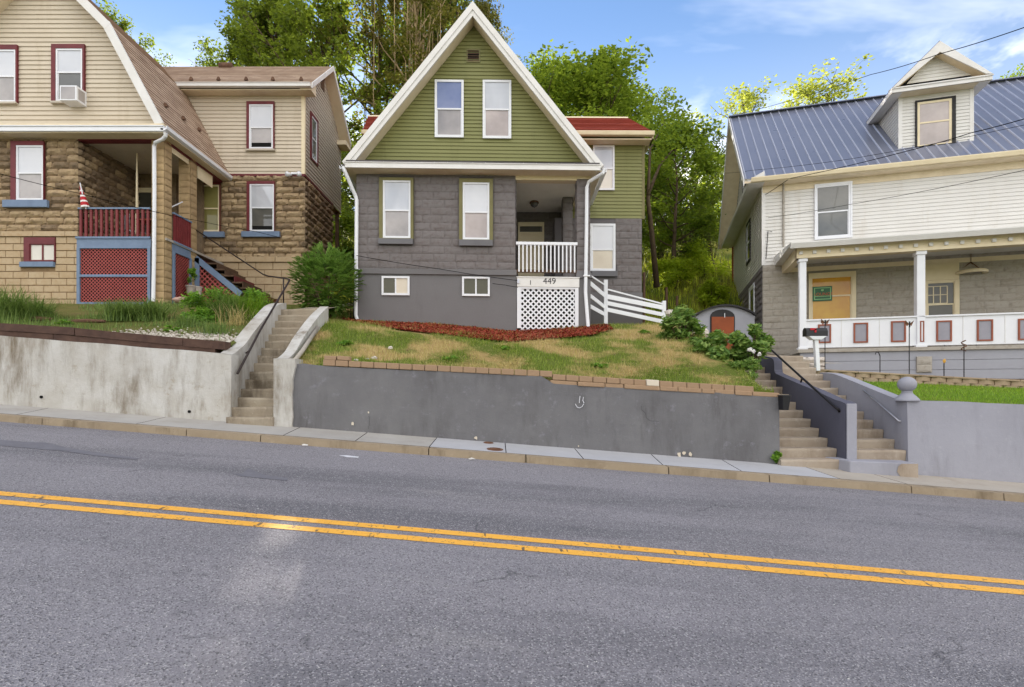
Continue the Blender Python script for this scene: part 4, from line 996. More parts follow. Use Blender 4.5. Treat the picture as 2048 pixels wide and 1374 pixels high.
m=MB(); m.fbox(LF,uLL,xE-.01,zG,zSt+.4,-.4,0); m.poly([V(xE-.01,dL,zG),V(xE-.01,18,zG),V(xE-.01,18,zSt+.2),V(xE-.01,dL,zSt+.2)]); m.poly([V(uLL,dL,zG),V(uLL,24,zG),V(uLL,24,zSt+.3),V(uLL,dL,zSt+.3)][::-1]); m.build('wall_core',MT['mortar_tan'],HL)
m=MB(); blocks(m,LF,uLL,xE,zBelt1,zSt,hs[:2],.2,.48,.07,1.2,0,0,31,mi2=1); blocks(m,Fr((xE-.01,0),(0,1)),dL,17.4,hit(70,474)[1],zSt,(),.2,.48,.07,1.2,0,1,33,mi2=0)
m.build('stone_wall',[MT['rock_tan'],MT['rock_grey_brown']],HL)
m=MB(); blocks(m,LF,uLL,xE,zG,zBelt0,hs[2:],.2,.43,.02,0,0,0,32,'smooth',.016); m.build('basement_wall',MT['smooth_tan'],HL)
m=MB(); blocks(m,LF,uLL,xE+.02,zBelt0,zBelt1,(),.3,.9,.06,0,0,0,34,'smooth',.006); m.build('belt_course',MT['smooth_tan'],HL)
# gambrel gable siding
dRk=14.46
E=P(327.6,247.6,dRk); B=P(221,48,dRk); cx_=P(71,48,dRk).x; AP=V(cx_,dRk,B.z+(B.x-cx_)*1.0)
mir=lambda p:V(2*cx_-p.x,p.y,p.z); E2,B2=mir(E),mir(B)
zg0=hit(150,249)[1]
s_=lambda p,dx,dz:(p.x+dx,p.z+dz)
pg=[(E2.x+.2,zg0),(E.x-.2,zg0),(B.x-.17,B.z-.09),(AP.x,AP.z-.25),(B2.x+.17,B2.z-.09)]
win(HL,LF,(114,99,167.7,204),146,(105.6,90.4,171.6,207),MT['maroon'],MT['white_pvc'],MT['blind_white'],MT['glass_grey'],(105,204.5,171,208.9),MT['grey_siding'],w=.02)
win(HL,LF,(-18,101,34.5,206),154,(-27,91.7,37.5,207),MT['maroon'],MT['white_pvc'],MT['blind_white'],MT['screen_grey'],(-27,206,37,210),MT['grey_siding'],w=.02)
m=MB(); m.poly([LF.pt(u,z,0) for u,z in pg]); courses(m,LF.pt,pg,.129,.024); m.build('siding',MT['tan_siding'],HL)
def gslab(P0,P1,y0,y1,name='roof'):
    m=MB(); roof_plane(m,[V(P0.x,y0,P0.z),V(P0.x,y1,P0.z),V(P1.x,y1,P1.z),V(P1.x,y0,P1.z)],.135,.016,.09); return m.build(name,[MT['shingle_tan'],MT['cream']],HL)
yk=24.5
rf=gslab(E,B,dRk,yk); gslab(B,AP,dRk,yk); gslab(E2,B2,dRk,yk); gslab(B2,AP,dRk,yk)
def rk(P0,P1,w,name='rake_board'):
    d=P1-P0; n=V(d.z,0,-d.x).normalized(); e=d.normalized()*.045; top=abs(P1.x-cx_)<.01; P0,P1=(P0-e if top else P0),(P1 if top else P1+e)
    if n.z>0: n=-n
    m=MB(); m.prism([P0-n*.02,P1-n*.02,P1+n*w,P0+n*w],V(0,.05,0))
    for i in range(len(m.v)): x,y,z=m.v[i]; m.v[i]=(x,y-.06-(.004 if top else 0),z)
    m.build(name,MT['white'],HL)
    m=MB(); m.prism([P0+n*.1,P1+n*.1,P1+n*.19,P0+n*.19],V(0,.33,0)); m.build('rake_soffit',MT['cream_soffit'],HL)
for a,b in ((E,B),(B,AP),(E2,B2),(B2,AP)): rk(a,b,.2)
# front gutter and soffit over the porch
GF=Fr((0,14.36),(1,0)); g=GF.rect(-190,250.5,327,262)
m=MB(); m.fbox(GF,g[0],g[1],g[2],g[3],-.1,0); m.fbox(GF,g[0],g[1]+.01,g[3]-.035,g[3],0,.025); m.build('gutter',MT['white_pvc'],HL,bevel=.015)
m=MB(); m.fbox(GF,g[0],g[1],g[2]-.02,g[2]+.01,-.5,-.05); m.fbox(GF,g[0],g[1],g[3],g[3]+.05,-.5,.0); m.build('soffit',MT['cream_soffit'],HL)
# side gutter of the porch
yW=17.75
zE=P(332,258,14.45).z; xEv=P(331,258,14.45).x
m=MB(); pr=[(-.08,-.02),(.02,-.04),(.09,.0),(.1,.09),(.085,.09),(.06,.02),(-.08,.02)]
m.prism([V(xEv+a,14.36,zE-.04+b) for a,b in pr],V(0,yW-14.3,0)); m.build('gutter',MT['white_pvc'],HL)
xPl=P(337.3,400,14.8+.2).x; xPl=-9.80
m=MB(); m.box(xPl-.06,xEv,14.5,yW,zE-.1,zE-.075); m.build('soffit',MT['cream_soffit'],HL)
zbm0,zbm1=hit(230,281)[1],hit(230,269.5)[1]
m=MB(); m.fbox(LF,xE,xPl-.02,zbm0,zbm1,-.2,.02); m.build('porch_beam',MT['maroon'],HL)
m=MB(); m.box(xPl-.26,xPl+.01,14.9,yW,zbm0-.02,zE-.1); m.build('side_beam',MT['maroon'],HL)
# porch ceiling boards
m=MB(); n=26
for i in range(n):
    a,b=lerp(dL+.15,yW,i/n),lerp(dL+.15,yW,(i+1)/n)-.006; m.box(xE-.02,xPl-.02,a,b,zbm0+.06,zbm0+.09)
m.box(xE-.02,xPl-.02,dL+.15,yW+.1,zbm0+.075,zbm0+.12); m.build('porch_ceiling',MT['left_ceiling'],HL)
# pillars
def pillar(u0,u1,d,z0,z1,th,sd):
    f=Fr((0,d),(1,0)); m=MB(); m.fbox(f,u0+.01,u1-.01,z0,z1,-th+.01,-.01)
    blocks(m,f,u0,u1,z0,z1,(),.2,.8,.02,.7,-.01,0,sd); blocks(m,Fr((u1-.01,0),(0,1)),d,d+th,z0,z1,(),.2,.8,.02,.7,0,0,sd+1); blocks(m,Fr((u0+.01,0),(0,-1)),-d-th,-d,z0,z1,(),.2,.8,.02,.7,0,0,sd+2)
    return m.build('porch_pillar',MT['pillar_tan'],HL)
xp0=hit(303,400)[0]; pillar(xp0,xPl,14.8,hit(320,640)[1],zbm1,.33,41); pillar(xp0,xPl,16.0,CZ+2.2,zbm1,.33,44)
# deck
zDk=hit(230,474)[1]; zD2=hit(230,495.5)[1]
m=MB(); m.box(xE,xPl+.05,dL+.02,yW,zDk-.08,zDk-.012); m.build('porch_floor',MT['painted_light'],HL)
m=MB(); m.fbox(LF,xE-.03,xp0,zD2,zDk-.045,-.05,.03); m.fbox(LF,xE-.05,xp0,zDk-.06,zDk,-.1,.06); m.build('deck_board',MT['blue_trim'],HL,bevel=.006)
SP=Fr((xPl,0),(0,1))     # side of the porch, outward = +X
m=MB(); m.fbox(SP,15.13,15.99,zD2,zDk-.045,-.05,.02); m.fbox(SP,15.13,15.99,zDk-.06,zDk,-.1,.06); m.build('deck_board',MT['blue_trim'],HL,bevel=.006)
# lattice panels
def lat(fr,u0,u1,z0,z1,bars,label=None):
    m=MB(); lattice(m,fr.pt,u0+.04,u1-.04,z0+.04,z1-.03,.1,.019,.008); L=m.build('lattice_panel',MT['red_lattice'],HL)
    m=MB(); ring(m,fr,(u0,u1,z0,z1),(u0+.085,u1-.085,z0+.13,z1-.03),.0,.05)
    for b in bars: m.fbox(fr,u0+.085,u1-.085,b-.035,b+.035,0,.048)
    m.build('frame',MT['blue_trim'],L,bevel=.005)
lat(LF,hit(155.7,550)[0],hit(302.7,550)[0],hit(230,614)[1],zD2,[hit(230,552)[1]])
lat(SP,15.13,16.0,CZ+2.52,zD2,[])
m=MB(); m.box(xE+.02,xPl-.06,14.9,15.95,zG,zDk-.1); m.build('crawl_shade_box',MT['void'],HL)  # black fill standing in for the shade under the deck
# porch railings
def railing(fr,u0,u1,n):
    zt=hit(230,416)[1]; m=MB(); m.fbox(fr,u0,u1,zt-.05,zt,-.06,.06); Rg=m.build('porch_railing',MT['blue_trim'],HL,bevel=.006)
    m=MB(); m.fbox(fr,u0,u1,zt-.14,zt-.05,-.045,-.0); m.fbox(fr,u0,u1,zDk+.01,zDk+.09,-.045,-.0); m.build('cross_rail',MT['brown_wood'],Rg)
    for i in range(n):
        u=lerp(u0+.07,u1-.07,i/(n-1)); m=MB(); m.fbox(fr,u-.03,u+.03,zDk+.0,zt-.05,0,.045); m.build('baluster',MT['maroon_rail'],Rg)
railing(LF,xE+.02,xp0-.01,14); railing(SP,15.14,16.0,9)
# hinged pink shutters/boards hanging under the side beam
m=MB(); m.box(xPl-.05,xPl-.02,15.15,15.95,zbm0-.17,zbm0-.02); m.build('hanging_board',MT['cream'],HL)
m=MB(); m.box(xPl-.04,xPl-.01,16.4,17.2,zbm0-.4,zbm0-.02); m.build('hanging_board',MT['cream'],HL,label='faded pinkish hanging board under the porch eave')
# back wall of the porch with a pale door frame
m=MB(); m.box(xE,-11.0,17.2,17.4,zDk,zSt); m.build('porch_back_wall',MT['rock_grey_brown'],HL)
PB=Fr((0,17.2),(1,0)); r=PB.rect(268,377,326,490); m=MB(); ring(m,PB,r,(r[0]+.13,r[1]-.13,r[2],r[3]-.15),0,.06); Dl=m.build('door',MT['cream'],HL)
m=MB(); m.fbox(PB,r[0]+.13,r[1]-.13,r[2],r[3]-.15,0,.01); m.build('door_leaf',MT['glass_dark'],Dl)
m=MB(); m.box(-11.1,-10.4,17.6,17.79,zDk-.5,zSt); m.build('porch_inner_wall',MT['rock_grey_brown'],HL)
spout(HL,[(331,265,14.42),(331,272,14.45),(326,278,14.5),(311,285,14.62),(308.5,292,14.68),(309,380,14.7),(308,520,14.7),(306.5,603,14.7)],.05,MT['white_pvc'])
# ---------------- rear wing
hW=LW.hit; xw0=-13.2; xw1=hW(608.5,400)[0]; zb_=hW(560,350)[1]; zs_=hW(480,186)[1]; zq=hW(560,519)[1]; zg_=hW(560,640)[1]
hs=[]
W,h=win(HL,LW,(499.4,210,547.4,298.5),256,(494.4,204,549.7,299.4),MT['maroon'],MT['white_pvc'],MT['blind_white'],MT['screen_grey'],(493,299.4,551,303),MT['grey_siding'],w=.02,open_b=.16)
W,h=win(HL,LW,(500.5,369,549.5,463.6),416,(495,363.4,550.3,463.8),MT['maroon'],MT['white_pvc'],MT['blind_white'],MT['glass_grey'],(484.8,463.8,561,474.9),MT['blue_trim'],w=.03,open_b=.14); hs.extend(h)
W,h=win(HL,LW,(392.6,370.7,440.3,463.8),417.5,(387.5,364,441,464),MT['maroon'],MT['cream'],MT['blind_green'],MT['blind_green'],(389.6,464.4,450,475.4),MT['blue_trim'],w=.03); hs.extend(h)
m=MB(); m.box(-11.5,xw1,17.8,18.1,zg_-.3,zs_+.2); m.build('wall_core',MT['mortar_tan'],HL)
m=MB(); blocks(m,LW,-11.0,xw1+.03,zq,zb_,hs,.21,.55,.07,1.2,0,0,51,mi2=1); m.build('stone_wall',[MT['rock_tan'],MT['rock_grey_brown']],HL)
zc0,zc1=hW(560,525)[1],hW(560,513.5)[1]
m=MB(); blocks(m,LW,-11.0,xw1+.03,zg_-.3,zc0,(),.245,.58,.02,0,0,0,52,'smooth',.016); m.build('basement_wall',MT['smooth_tan'],HL)
m=MB(); blocks(m,LW,-11.0,xw1+.06,zc0,zc1,(),.3,1.0,.075,0,0,0,53,'smooth',.008); m.build('belt_course',MT['smooth_tan'],HL)
pgs=[(xw0,zb_),(xw1,zb_),(xw1,zs_),(xw0,zs_)]
m=MB(); m.poly([LW.pt(u,z,0) for u,z in pgs]); courses(m,LW.pt,pgs,.129,.024); m.build('siding',MT['tan_siding'],HL)
m=MB(); m.fbox(LW,hW(450,350)[0]-.3,xw1+.02,zb_-.06,zb_+.02,0,.05); m.box(xw1,xw1+.045,17.76,20.6,zb_-.06,zb_+.02); m.build('belt_board',MT['maroon'],HL)
m=MB(); m.fbox(LW,xw1-.09,xw1+.03,zb_+.02,zs_,-.08,.03); m.build('corner_board',MT['cream'],HL)
# side of the wing
yS,yU=20.6,21.6; ym=19.5
ev=P(623,167,17.4); rd=P(665,133.5,ym); 
SWg=Fr((xw1,0),(0,1)); zr=rd.z; ze=ev.z
slope=(zr-ze)/(ym-17.4)
und=lambda y:zr-abs(y-ym)*slope-.12
pg=[(17.8,zb_),(yU,zb_),(yU,und(yU)),(ym,und(ym)),(17.8,und(17.8))]
sw=SWg.rect(620,226,632.5,324); a_=(18.25,18.95,SWg.pt(0,0).z+CZ+(785-320)*18.4/F,CZ+(785-226)*18.4/F)
m=MB(); m.poly([SWg.pt(u,z,0) for u,z in pg]); courses(m,SWg.pt,pg,.129,.024); m.build('siding',MT['grey_siding'],HL)
m=MB(); c=a_; ring(m,SWg,c,(c[0]+.1,c[1]-.1,c[2]+.06,c[3]-.1),0.02,.06); Wn=m.build('window',MT['maroon'],HL)
m=MB(); i=(c[0]+.1,c[1]-.1,c[2]+.06,c[3]-.1); ring(m,SWg,i,(i[0]+.05,i[1]-.05,i[2]+.05,i[3]-.05),.02,.05); zm=(i[2]+i[3])/2; m.fbox(SWg,i[0],i[1],zm-.025,zm+.025,.02,.045); m.build('frame',MT['white_pvc'],Wn)
m=MB(); m.fbox(SWg,i[0]+.05,i[1]-.05,i[2]+.05,i[3]-.05,.02,.03); m.build('pane',MT['glass_grey'],Wn)
m=MB(); blocks(m,SWg,17.8,yS,zq-.2,zb_-.06,(),.21,.55,.075,1.2,0,1,54,mi2=0); m.poly([V(xw1,17.8,zg_-.3),V(xw1,yS,zg_-.3),V(xw1,yS,zb_),V(xw1,17.8,zb_)]); m.poly([V(xw1,yS,zg_-.3),V(-11,yS,zg_-.3),V(-11,yS,zb_),V(xw1,yS,zb_)]); m.build('stone_wall',[MT['rock_tan'],MT['rock_grey_brown']],HL)
m=MB(); m.box(-11,xw1,17.8,yU,zb_-.04,zb_-.02); m.build('overhang_floor',MT['maroon'],HL)
c=V(xw1-.1,yU-.15,0); m=MB(); m.box(c.x-.06,c.x+.06,c.y-.06,c.y+.06,zg_-.5,zb_); m.build('post',MT['brown_wood'],HL)
# wing roof
xe=ev.x; xl=-13.6; yb=2*ym-17.4
m=MB(); roof_plane(m,[V(xl,17.4,ze),V(xe,17.4,ze),V(xe,ym,zr),V(xl,ym,zr)],.135,.012,.08); m.build('roof',[MT['shingle_tan'],MT['cream']],HL)
m=MB(); roof_plane(m,[V(xe,yb,ze),V(xl,yb,ze),V(xl,ym,zr),V(xe,ym,zr)],.135,.012,.08); m.build('roof',[MT['shingle_tan'],MT['cream']],HL)
m=MB(); x9=P(351,173,17.4).x-.6; m.box(x9,xe,17.28,17.41,ze-.15,ze-.02); m.box(x9,xe,17.26,17.29,ze-.05,ze-.02); m.build('gutter',MT['white'],HL,bevel=.015)
m=MB(); m.box(x9,xw1+.001,17.42,17.82,ze-.2,ze-.17); m.hexa([V(xw1+.002,17.42,ze-.2),V(xe-.02,17.42,ze-.2),V(xe-.02,17.85,ze-.2),V(xw1+.002,17.85,ze-.2),V(xw1+.002,17.42,ze-.06),V(xe-.02,17.42,ze-.06),V(xe-.02,17.85,ze+.2),V(xw1,17.85,ze+.2)]); m.build('soffit',MT['cream_soffit'],HL); m=MB(); m.box(xw1,xe-.02,yU-.5,yU+.1,und(yU)-.15,und(yU)+.02); m.build('soffit',MT['cream_soffit'],HL)
for y0,y1 in ((17.4,ym),(yb,ym)):
    m=MB(); m.prism([V(xe,y0,ze+.03),V(xe,y1,zr+.03),V(xe,y1,zr-.15),V(xe,y0,ze-.15)],V(.035,0,0)); m.build('rake_board',MT['white'],HL)
    m=MB(); m.prism([V(xw1+.01,y0,ze-.1),V(xw1+.01,y1,zr-.1),V(xw1+.01,y1,zr-.13),V(xw1+.01,y0,ze-.13)],V(xe-xw1-.01,0,0)); m.build('rake_soffit',MT['cream_soffit'],HL)
c=V(P(665,150,ym).x-.42,ym-.2,und(ym)-.45); m=MB(); m.box(xw1,xw1+.03,ym-.2,ym+.15,und(ym)-.75,und(ym)-.25); m.build('gable_vent',MT['brown_wood'],HL)
# small roof vents / snow guards
def guard(p,rot=0): m=MB(); m.hexa([p+V(-.06,-.06,0),p+V(.06,-.06,0),p+V(.06,.07,.03),p+V(-.06,.07,.03),p+V(-.03,-.03,.13),p+V(.03,-.03,.13),p+V(.03,.03,.13),p+V(-.03,.03,.13)]); m.build('snow_guard',MT['bark_red'],HL,bevel=.01)
for x in (379.5,434.5,490,543.6,600.6): p=P(x,166,17.6); guard(V(p.x,17.68,ze+slope*.28+.005))
nE=(B-E); 
for x,y,d in ((330,228,15.2),(365.6,258,16.1),(397,287.5,17.0)):
    X=P(x,y,d).x; t_=(X-E.x)/(B.x-E.x); guard(V(X+.02,d,lerp(E.z,B.z,t_)))
p=P(452,136,ym-.1); m=MB(); m.tube([p+V(-.22,0,.06),p+V(.22,0,.06)],.13,12); m.build('roof_vent',MT['bark_red'],HL,smooth=True)
m=MB(); p=P(395,131,ym+.2); m.tube([p,p+V(-.35,0,.25)],.012,6); m.tube([p+V(-.1,0,-.2),p+V(-.1,0,.07)],.012,6); m.build('aerial',MT['steel'],HL)
# flood light
t=thing('security_light',P(588,347,17.7),'white twin security light at the corner of the stone wing','light fixture')
m=MB(); c=P(588,347,17.72); m.box(c.x-.1,c.x+.1,c.y-.02,c.y+.06,c.z-.03,c.z+.04); m.build('mount',MT['white_pvc'],t,bevel=.01)
for x in (579,597):
    c=P(x,348,17.6); m=MB(); m.tube([c+V(0,.1,.01),c+V((-.05 if x<588 else .05),-.08,-.03)],[.05,.085],12); m.build('lamp_head',MT['white_pvc'],t,smooth=True)
# air conditioner in the upper window
t=thing('air_conditioner',P(140,203,14.7),'white window air conditioner in the upper window of the tan gable','air conditioner')
a=LF.rect(119,173,160,203,.3); m=MB(); u0,u1=LF.hit(119,190,.36)[0],LF.hit(153,190,.36)[0]; z0,z1=a[2],a[3]; m.fbox(LF,u0,u1,z0,z1,.0,.36); m.build('case',MT['white_pvc'],t,bevel=.01)
m=MB(); m.fbox(LF,u0+.04,u1-.04,z0+.04,z1-.04,.36,.365)
m.build('grille',MT['screen_grey'],t)
m=MB(); m.box(u1,u1+.004,dL-.3,dL-.08,z0+.06,z1-.06); m.build('side_vent',MT['screen_grey'],t)
# porch stairs (wood) descending to the right
t=thing('porch_stairs',P(460,600,17.2),'brown wooden porch stairs with a blue stringer and red lattice beside the stone wing','stairs')
ys0,ys1=16.45,17.7
tr=[(434,526),(449.6,538),(468.6,550.5),(485,564),(502.7,575),(521,587),(538,599.6)]
px=[P(x,y,16.45) for x,y in tr]
xprev=P(392,514,16.45).x; zprev=zDk-.1
for i,p in enumerate(px):
    m=MB(); z=p.z; m.box(xprev-.06,p.x,ys0-.04,ys1,z-.05,z); m.build('tread',MT['brown_wood'],t,bevel=.006)
    m=MB(); m.box(xprev-.01,xprev+.015,ys0,ys1,z,z+.2); m.build('riser',MT['maroon' if i%3==0 else 'brown_wood'],t)
    xprev=p.x
a,b=P(391,516,16.2),P(482,589,16.2); m=MB(); m.bar(a,b,.04,.17); m.box(a.x-.02,a.x+.12,16.18,16.22,CZ+2.3,a.z); m.build('stringer',MT['blue_trim'],t)
FS=Fr((0,16.25),(1,0)); m=MB(); lattice(m,FS.pt,a.x+.1,b.x,CZ+2.55,a.z,.16,.035,.008,0,lambda u:lerp(a.z,b.z,(u-a.x)/(b.x-a.x))-.05); m.build('lattice_panel',MT['red_lattice'],t)
m=MB(); m.box(a.x+.1,b.x-.25,16.7,16.72,CZ+2.3,CZ+3.3); m.build('stair_shade_sheet',MT['void'],t)  # black sheet as painted shade behind the stair lattice
# flag, chair and clutter on the porch
t=thing('flag',P(165,417,14.75),'small furled red and white striped flag at the porch corner','flag')
m=MB(); m.tube([P(172,418,14.72),P(160,366,14.7)],.014,8); m.build('pole',MT['white_pvc'],t)
m=MB(); n=12
for i in range(n):
    q0,q1=i/n,(i+1)/n; c0,c1=P(lerp(161,171,q0),lerp(373,416,q0),14.74),P(lerp(161,171,q1),lerp(373,416,q1),14.74); r0,r1=lerp(.02,.11,q0),lerp(.02,.11,q1)
    m.tube([c0,c1],[r0,r1],9,mi=(0 if i%3!=2 else 1))
m.build('cloth',[MT['flag_red'],MT['white']],t)
def chair(c,mat,label,rot=0.):
    t=thing('porch_chair',c,label,'chair')
    M=Matrix.Rotation(rot,3,'Z'); 
    def bx(nm,*a,mt=mat):
        m=MB(); m.box(*a); m.v=[tuple(c+M@V(*q)) for q in m.v]; m.build(nm,mt,t,bevel=.01)
    bx('seat',-.25,.25,-.24,.24,.4,.45); bx('backrest',-.25,.25,.2,.25,.5,.95)
    for x in (-.23,.23):
        for y in (-.21,.22): bx('leg',x-.02,x+.02,y-.02,y+.02,0,.42,mt=MT['dark_grey'])
chair(V(-11.4,15.9,zDk),MT['steel'],'grey metal chair behind the maroon porch railing',2.4)
t=thing('table',V(-10.75,15.6,zDk),'small orange wooden table on the porch near the front pillar','table')
m=MB(); m.box(-11.0,-10.35,15.35,15.9,zDk+.66,zDk+.7); m.build('top',MT['orange_door'],t)
for x in (-10.95,-10.4):
    for y in (15.4,15.85): m=MB(); m.box(x-.03,x+.03,y-.03,y+.03,zDk,zDk+.66); m.build('leg',MT['orange_door'],t)
t=thing('stick',P(349,410,15.5),'thin white stick leaning out of the porch between the pillars','stick'); m=MB(); m.tube([P(338.5,416,15.1),P(365,404,15.9)],.018,6); m.build('shaft',MT['white_pvc'],t)
t=thing('lamp_post',P(275,420,15.6),'tall thin white pole standing on the porch behind the railing','pole'); m=MB(); p=P(274,480,15.6); m.tube([V(p.x,p.y,zDk),V(p.x,p.y,zbm0)],[.05,.018],8); m.build('shaft',MT['cream'],t)
# ================================================================ white house with metal roof (right)
th=math.radians(16.0); E1=(math.cos(th),-math.sin(th)); 
HR=thing('house',P(1600,740,16),'white sided house with a blue-grey metal roof, a dormer and a front porch','house')
Cn=P(1525,530,17.6)
RF=Fr((Cn.x,Cn.y),E1); RN=RF.N; E2=-RN     # E2 points to the back
RSd=Fr((Cn.x,Cn.y),(-E2.x,-E2.y))           # left side wall; outward normal
RSd=Fr((Cn.x,Cn.y),(-E2.x,-E2.y)); 
# u on the side wall runs from back (negative) to the corner (0)
hR=RF.hit; LEN=9.5; DEP=7.4
zE=hR(1640,356)[1]; zBlt=hR(1525,531)[1]; zGd=1.0
# wall above belt: siding; below: painted stone
W,hw=win(HR,RF,(1630.5,370.5,1700,475),423.5,(1628.5,366.5,1703.8,478),MT['white_pvc'],MT['white_pvc'],MT['glass_grey'],MT['glass_grey'],w=.02,fw=.055)
pg=[(0,zBlt),(LEN,zBlt),(LEN,zE),(0,zE)]
m=MB(); m.poly([RF.pt(u,z,0) for u,z in pg]); courses(m,RF.pt,pg,.116,.02); m.build('siding',MT['right_siding'],HR)
m=MB(); m.fbox(RF,-.0,.085,zBlt,zE,-.02,.025); m.fbox(RSd,-.085,0.024,zBlt,zE,-.02,.025); m.build('corner_board',MT['white'],HR)
pw=RF.rect(1617,544,1711,665); dw=RF.rect(1849,558,1917,665)
m=MB(); m.fbox(RF,0,LEN,zGd,zBlt,-.2,0); m.fbox(RSd,-DEP,0,zGd,zBlt,-.2,0); m.build('wall_core',MT['mortar_light'],HR)
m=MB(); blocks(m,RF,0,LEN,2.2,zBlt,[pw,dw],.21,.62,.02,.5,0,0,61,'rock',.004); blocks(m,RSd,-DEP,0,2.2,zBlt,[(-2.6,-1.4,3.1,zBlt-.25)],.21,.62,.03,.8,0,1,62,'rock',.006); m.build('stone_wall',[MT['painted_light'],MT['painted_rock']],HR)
# left side wall with gable
rz=P(1462,235.5,21.3).z; OV=.42; zev=zE+.05
side_u=lambda u:RSd.pt(u,0,0)
rise=(rz-zev)/(DEP/2+.45)
pgs=[(-DEP,zBlt),(0,zBlt),(0,zE-.0),(-DEP/2,rz-.35),(-DEP,zE)]
m=MB(); m.poly([RSd.pt(u,z,0) for u,z in pgs]); courses(m,RSd.pt,pgs,.116,.02); m.build('siding',MT['right_siding'],HR)
def swin(u0,u1,z0,z1,cm):
    m=MB(); ring(m,RSd,(u0,u1,z0,z1),(u0+.1,u1-.1,z0+.1,z1-.1),.0,.05); w=m.build('window',cm,HR)
    m=MB(); zm=(z0+z1)/2; i=(u0+.1,u1-.1,z0+.1,z1-.1); ring(m,RSd,i,(i[0]+.05,i[1]-.05,i[2]+.05,i[3]-.05),.0,.04); m.fbox(RSd,i[0],i[1],zm-.03,zm+.03,.0,.038); m.build('frame',MT['white_pvc'],w)
    m=MB(); m.fbox(RSd,i[0]+.04,i[1]-.04,i[2]+.04,i[3]-.04,.0,.025); m.build('pane',MT['glass_grey'],w)
swin(-3.3,-2.35,zBlt+.75,zBlt+2.35,MT['dark_grey']); swin(-2.6,-1.45,3.1,zBlt-.28,MT['white_pvc']); swin(-4.3,-3.5,zE+.55,zE+2.0,MT['dark_grey'])
# pent eave return along the side
m=MB(); us=(-DEP-.3,OV-.03)
for a,b in ((us[0],us[1]),):
    m.hexa([RSd.pt(a,zE-.1,0),RSd.pt(b,zE-.1,0),RSd.pt(b,zE-.1,.5),RSd.pt(a,zE-.1,.5),RSd.pt(a,zE+.28,.0),RSd.pt(b,zE+.28,0),RSd.pt(b,zE+.02,.52),RSd.pt(a,zE+.02,.52)])
m.build('pent_eave',MT['white'],HR,bevel=.01)
# main roof
p_=lambda u,v,z:RF.pt(u,z,v)      # v = outward distance (negative = back)
x0,x1=-.62,LEN+.4
ridge_v=-DEP/2
fr_pts=[p_(x0,OV,zev),p_(x1,OV,zev),p_(x1,ridge_v,rz),p_(x0,ridge_v,rz)]
fn,inv=plane_fn(fr_pts[0],fr_pts[1],fr_pts[2]); q=[inv(p) for p in fr_pts]
m=MB(); m.poly([fn(u,v,.0) for u,v in q]); m.poly([fn(u,v,-.08) for u,v in q][::-1],None,1)
for a,b in zip(q,q[1:]+q[:1]): m.poly([fn(*a,-.08),fn(*b,-.08),fn(*b,0),fn(*a,0)],None,1)
n=int((q[1][0]-q[0][0])/.295)
for i in range(n+1):
    u=q[0][0]+.05+i*.295; v0,v1=q[0][1],q[2][1]
    a=[fn(u-.028,v0-.015,.0),fn(u+.028,v0-.015,.0),fn(u+.028,v1,.0),fn(u-.028,v1,.0),fn(u-.012,v0-.015,.03),fn(u+.012,v0-.015,.03),fn(u+.012,v1,.03),fn(u-.012,v1,.03)]
    m.hexa(a,2)
roofF=m.build('roof',[MT['metal_roof'],MT['white'],MT['metal_rib_lit']],HR)
bk=[p_(x1,-DEP-OV,zev),p_(x0,-DEP-OV,zev),p_(x0,ridge_v,rz),p_(x1,ridge_v,rz)]
fb,ib=plane_fn(bk[0],bk[1],bk[2]); m=MB(); qb=[ib(p) for p in bk]; m.poly([fb(u,v,0) for u,v in qb]); m.poly([fb(u,v,-.08) for u,v in qb][::-1]); m.build('roof',MT['metal_roof'],HR)
m=MB(); m.bar(p_(x0-.02,ridge_v,rz+.02),p_(x1,ridge_v,rz+.02),.3,.03); m.build('ridge_cap',MT['metal_roof'],HR)
m=MB(); g0,g1=p_(x0+.2,OV,zev-.02),p_(x1,OV,zev-.02)
pr=[(0,-.02),(.0,-.13),(.08,-.13),(.12,-.03),(.12,.0),(.1,.0),(.075,-.1),(.02,-.1)]
m.prism([p_(x0+.2,OV+a,zev+b) for a,b in pr],(g1-g0)); m.build('gutter',MT['cream'],HR)
m=MB(); m.hexa([p_(.005,-.02,zE-.1),p_(x1,-.02,zE-.1),p_(x1,OV,zE-.1),p_(.005,OV,zE-.1),p_(.005,-.02,zE-.07),p_(x1,-.02,zE-.07),p_(x1,OV,zE-.07),p_(.005,OV,zE-.07)])
m.fbox(RF,0,LEN,zE-.32,zE-.1,0,.03); m.build('soffit',MT['cream_soffit'],HR)
for v0,v1,z0_,z1_ in ((OV,ridge_v,zev,rz),(-DEP-OV,ridge_v,zev,rz)):
    a,b=p_(x0,v0,z0_),p_(x0,v1,z1_); m=MB(); m.prism([a+V(0,0,.03),b+V(0,0,.03),b-V(0,0,.2),a-V(0,0,.2)],V(E1[0],E1[1],0)*-.035); m.build('rake_board',MT['white'],HR)
    m=MB(); m.prism([a-V(0,0,.1),b-V(0,0,.1),b-V(0,0,.14),a-V(0,0,.14)],V(E1[0],E1[1],0)*(-x0)); m.build('rake_soffit',MT['cream_soffit'],HR)
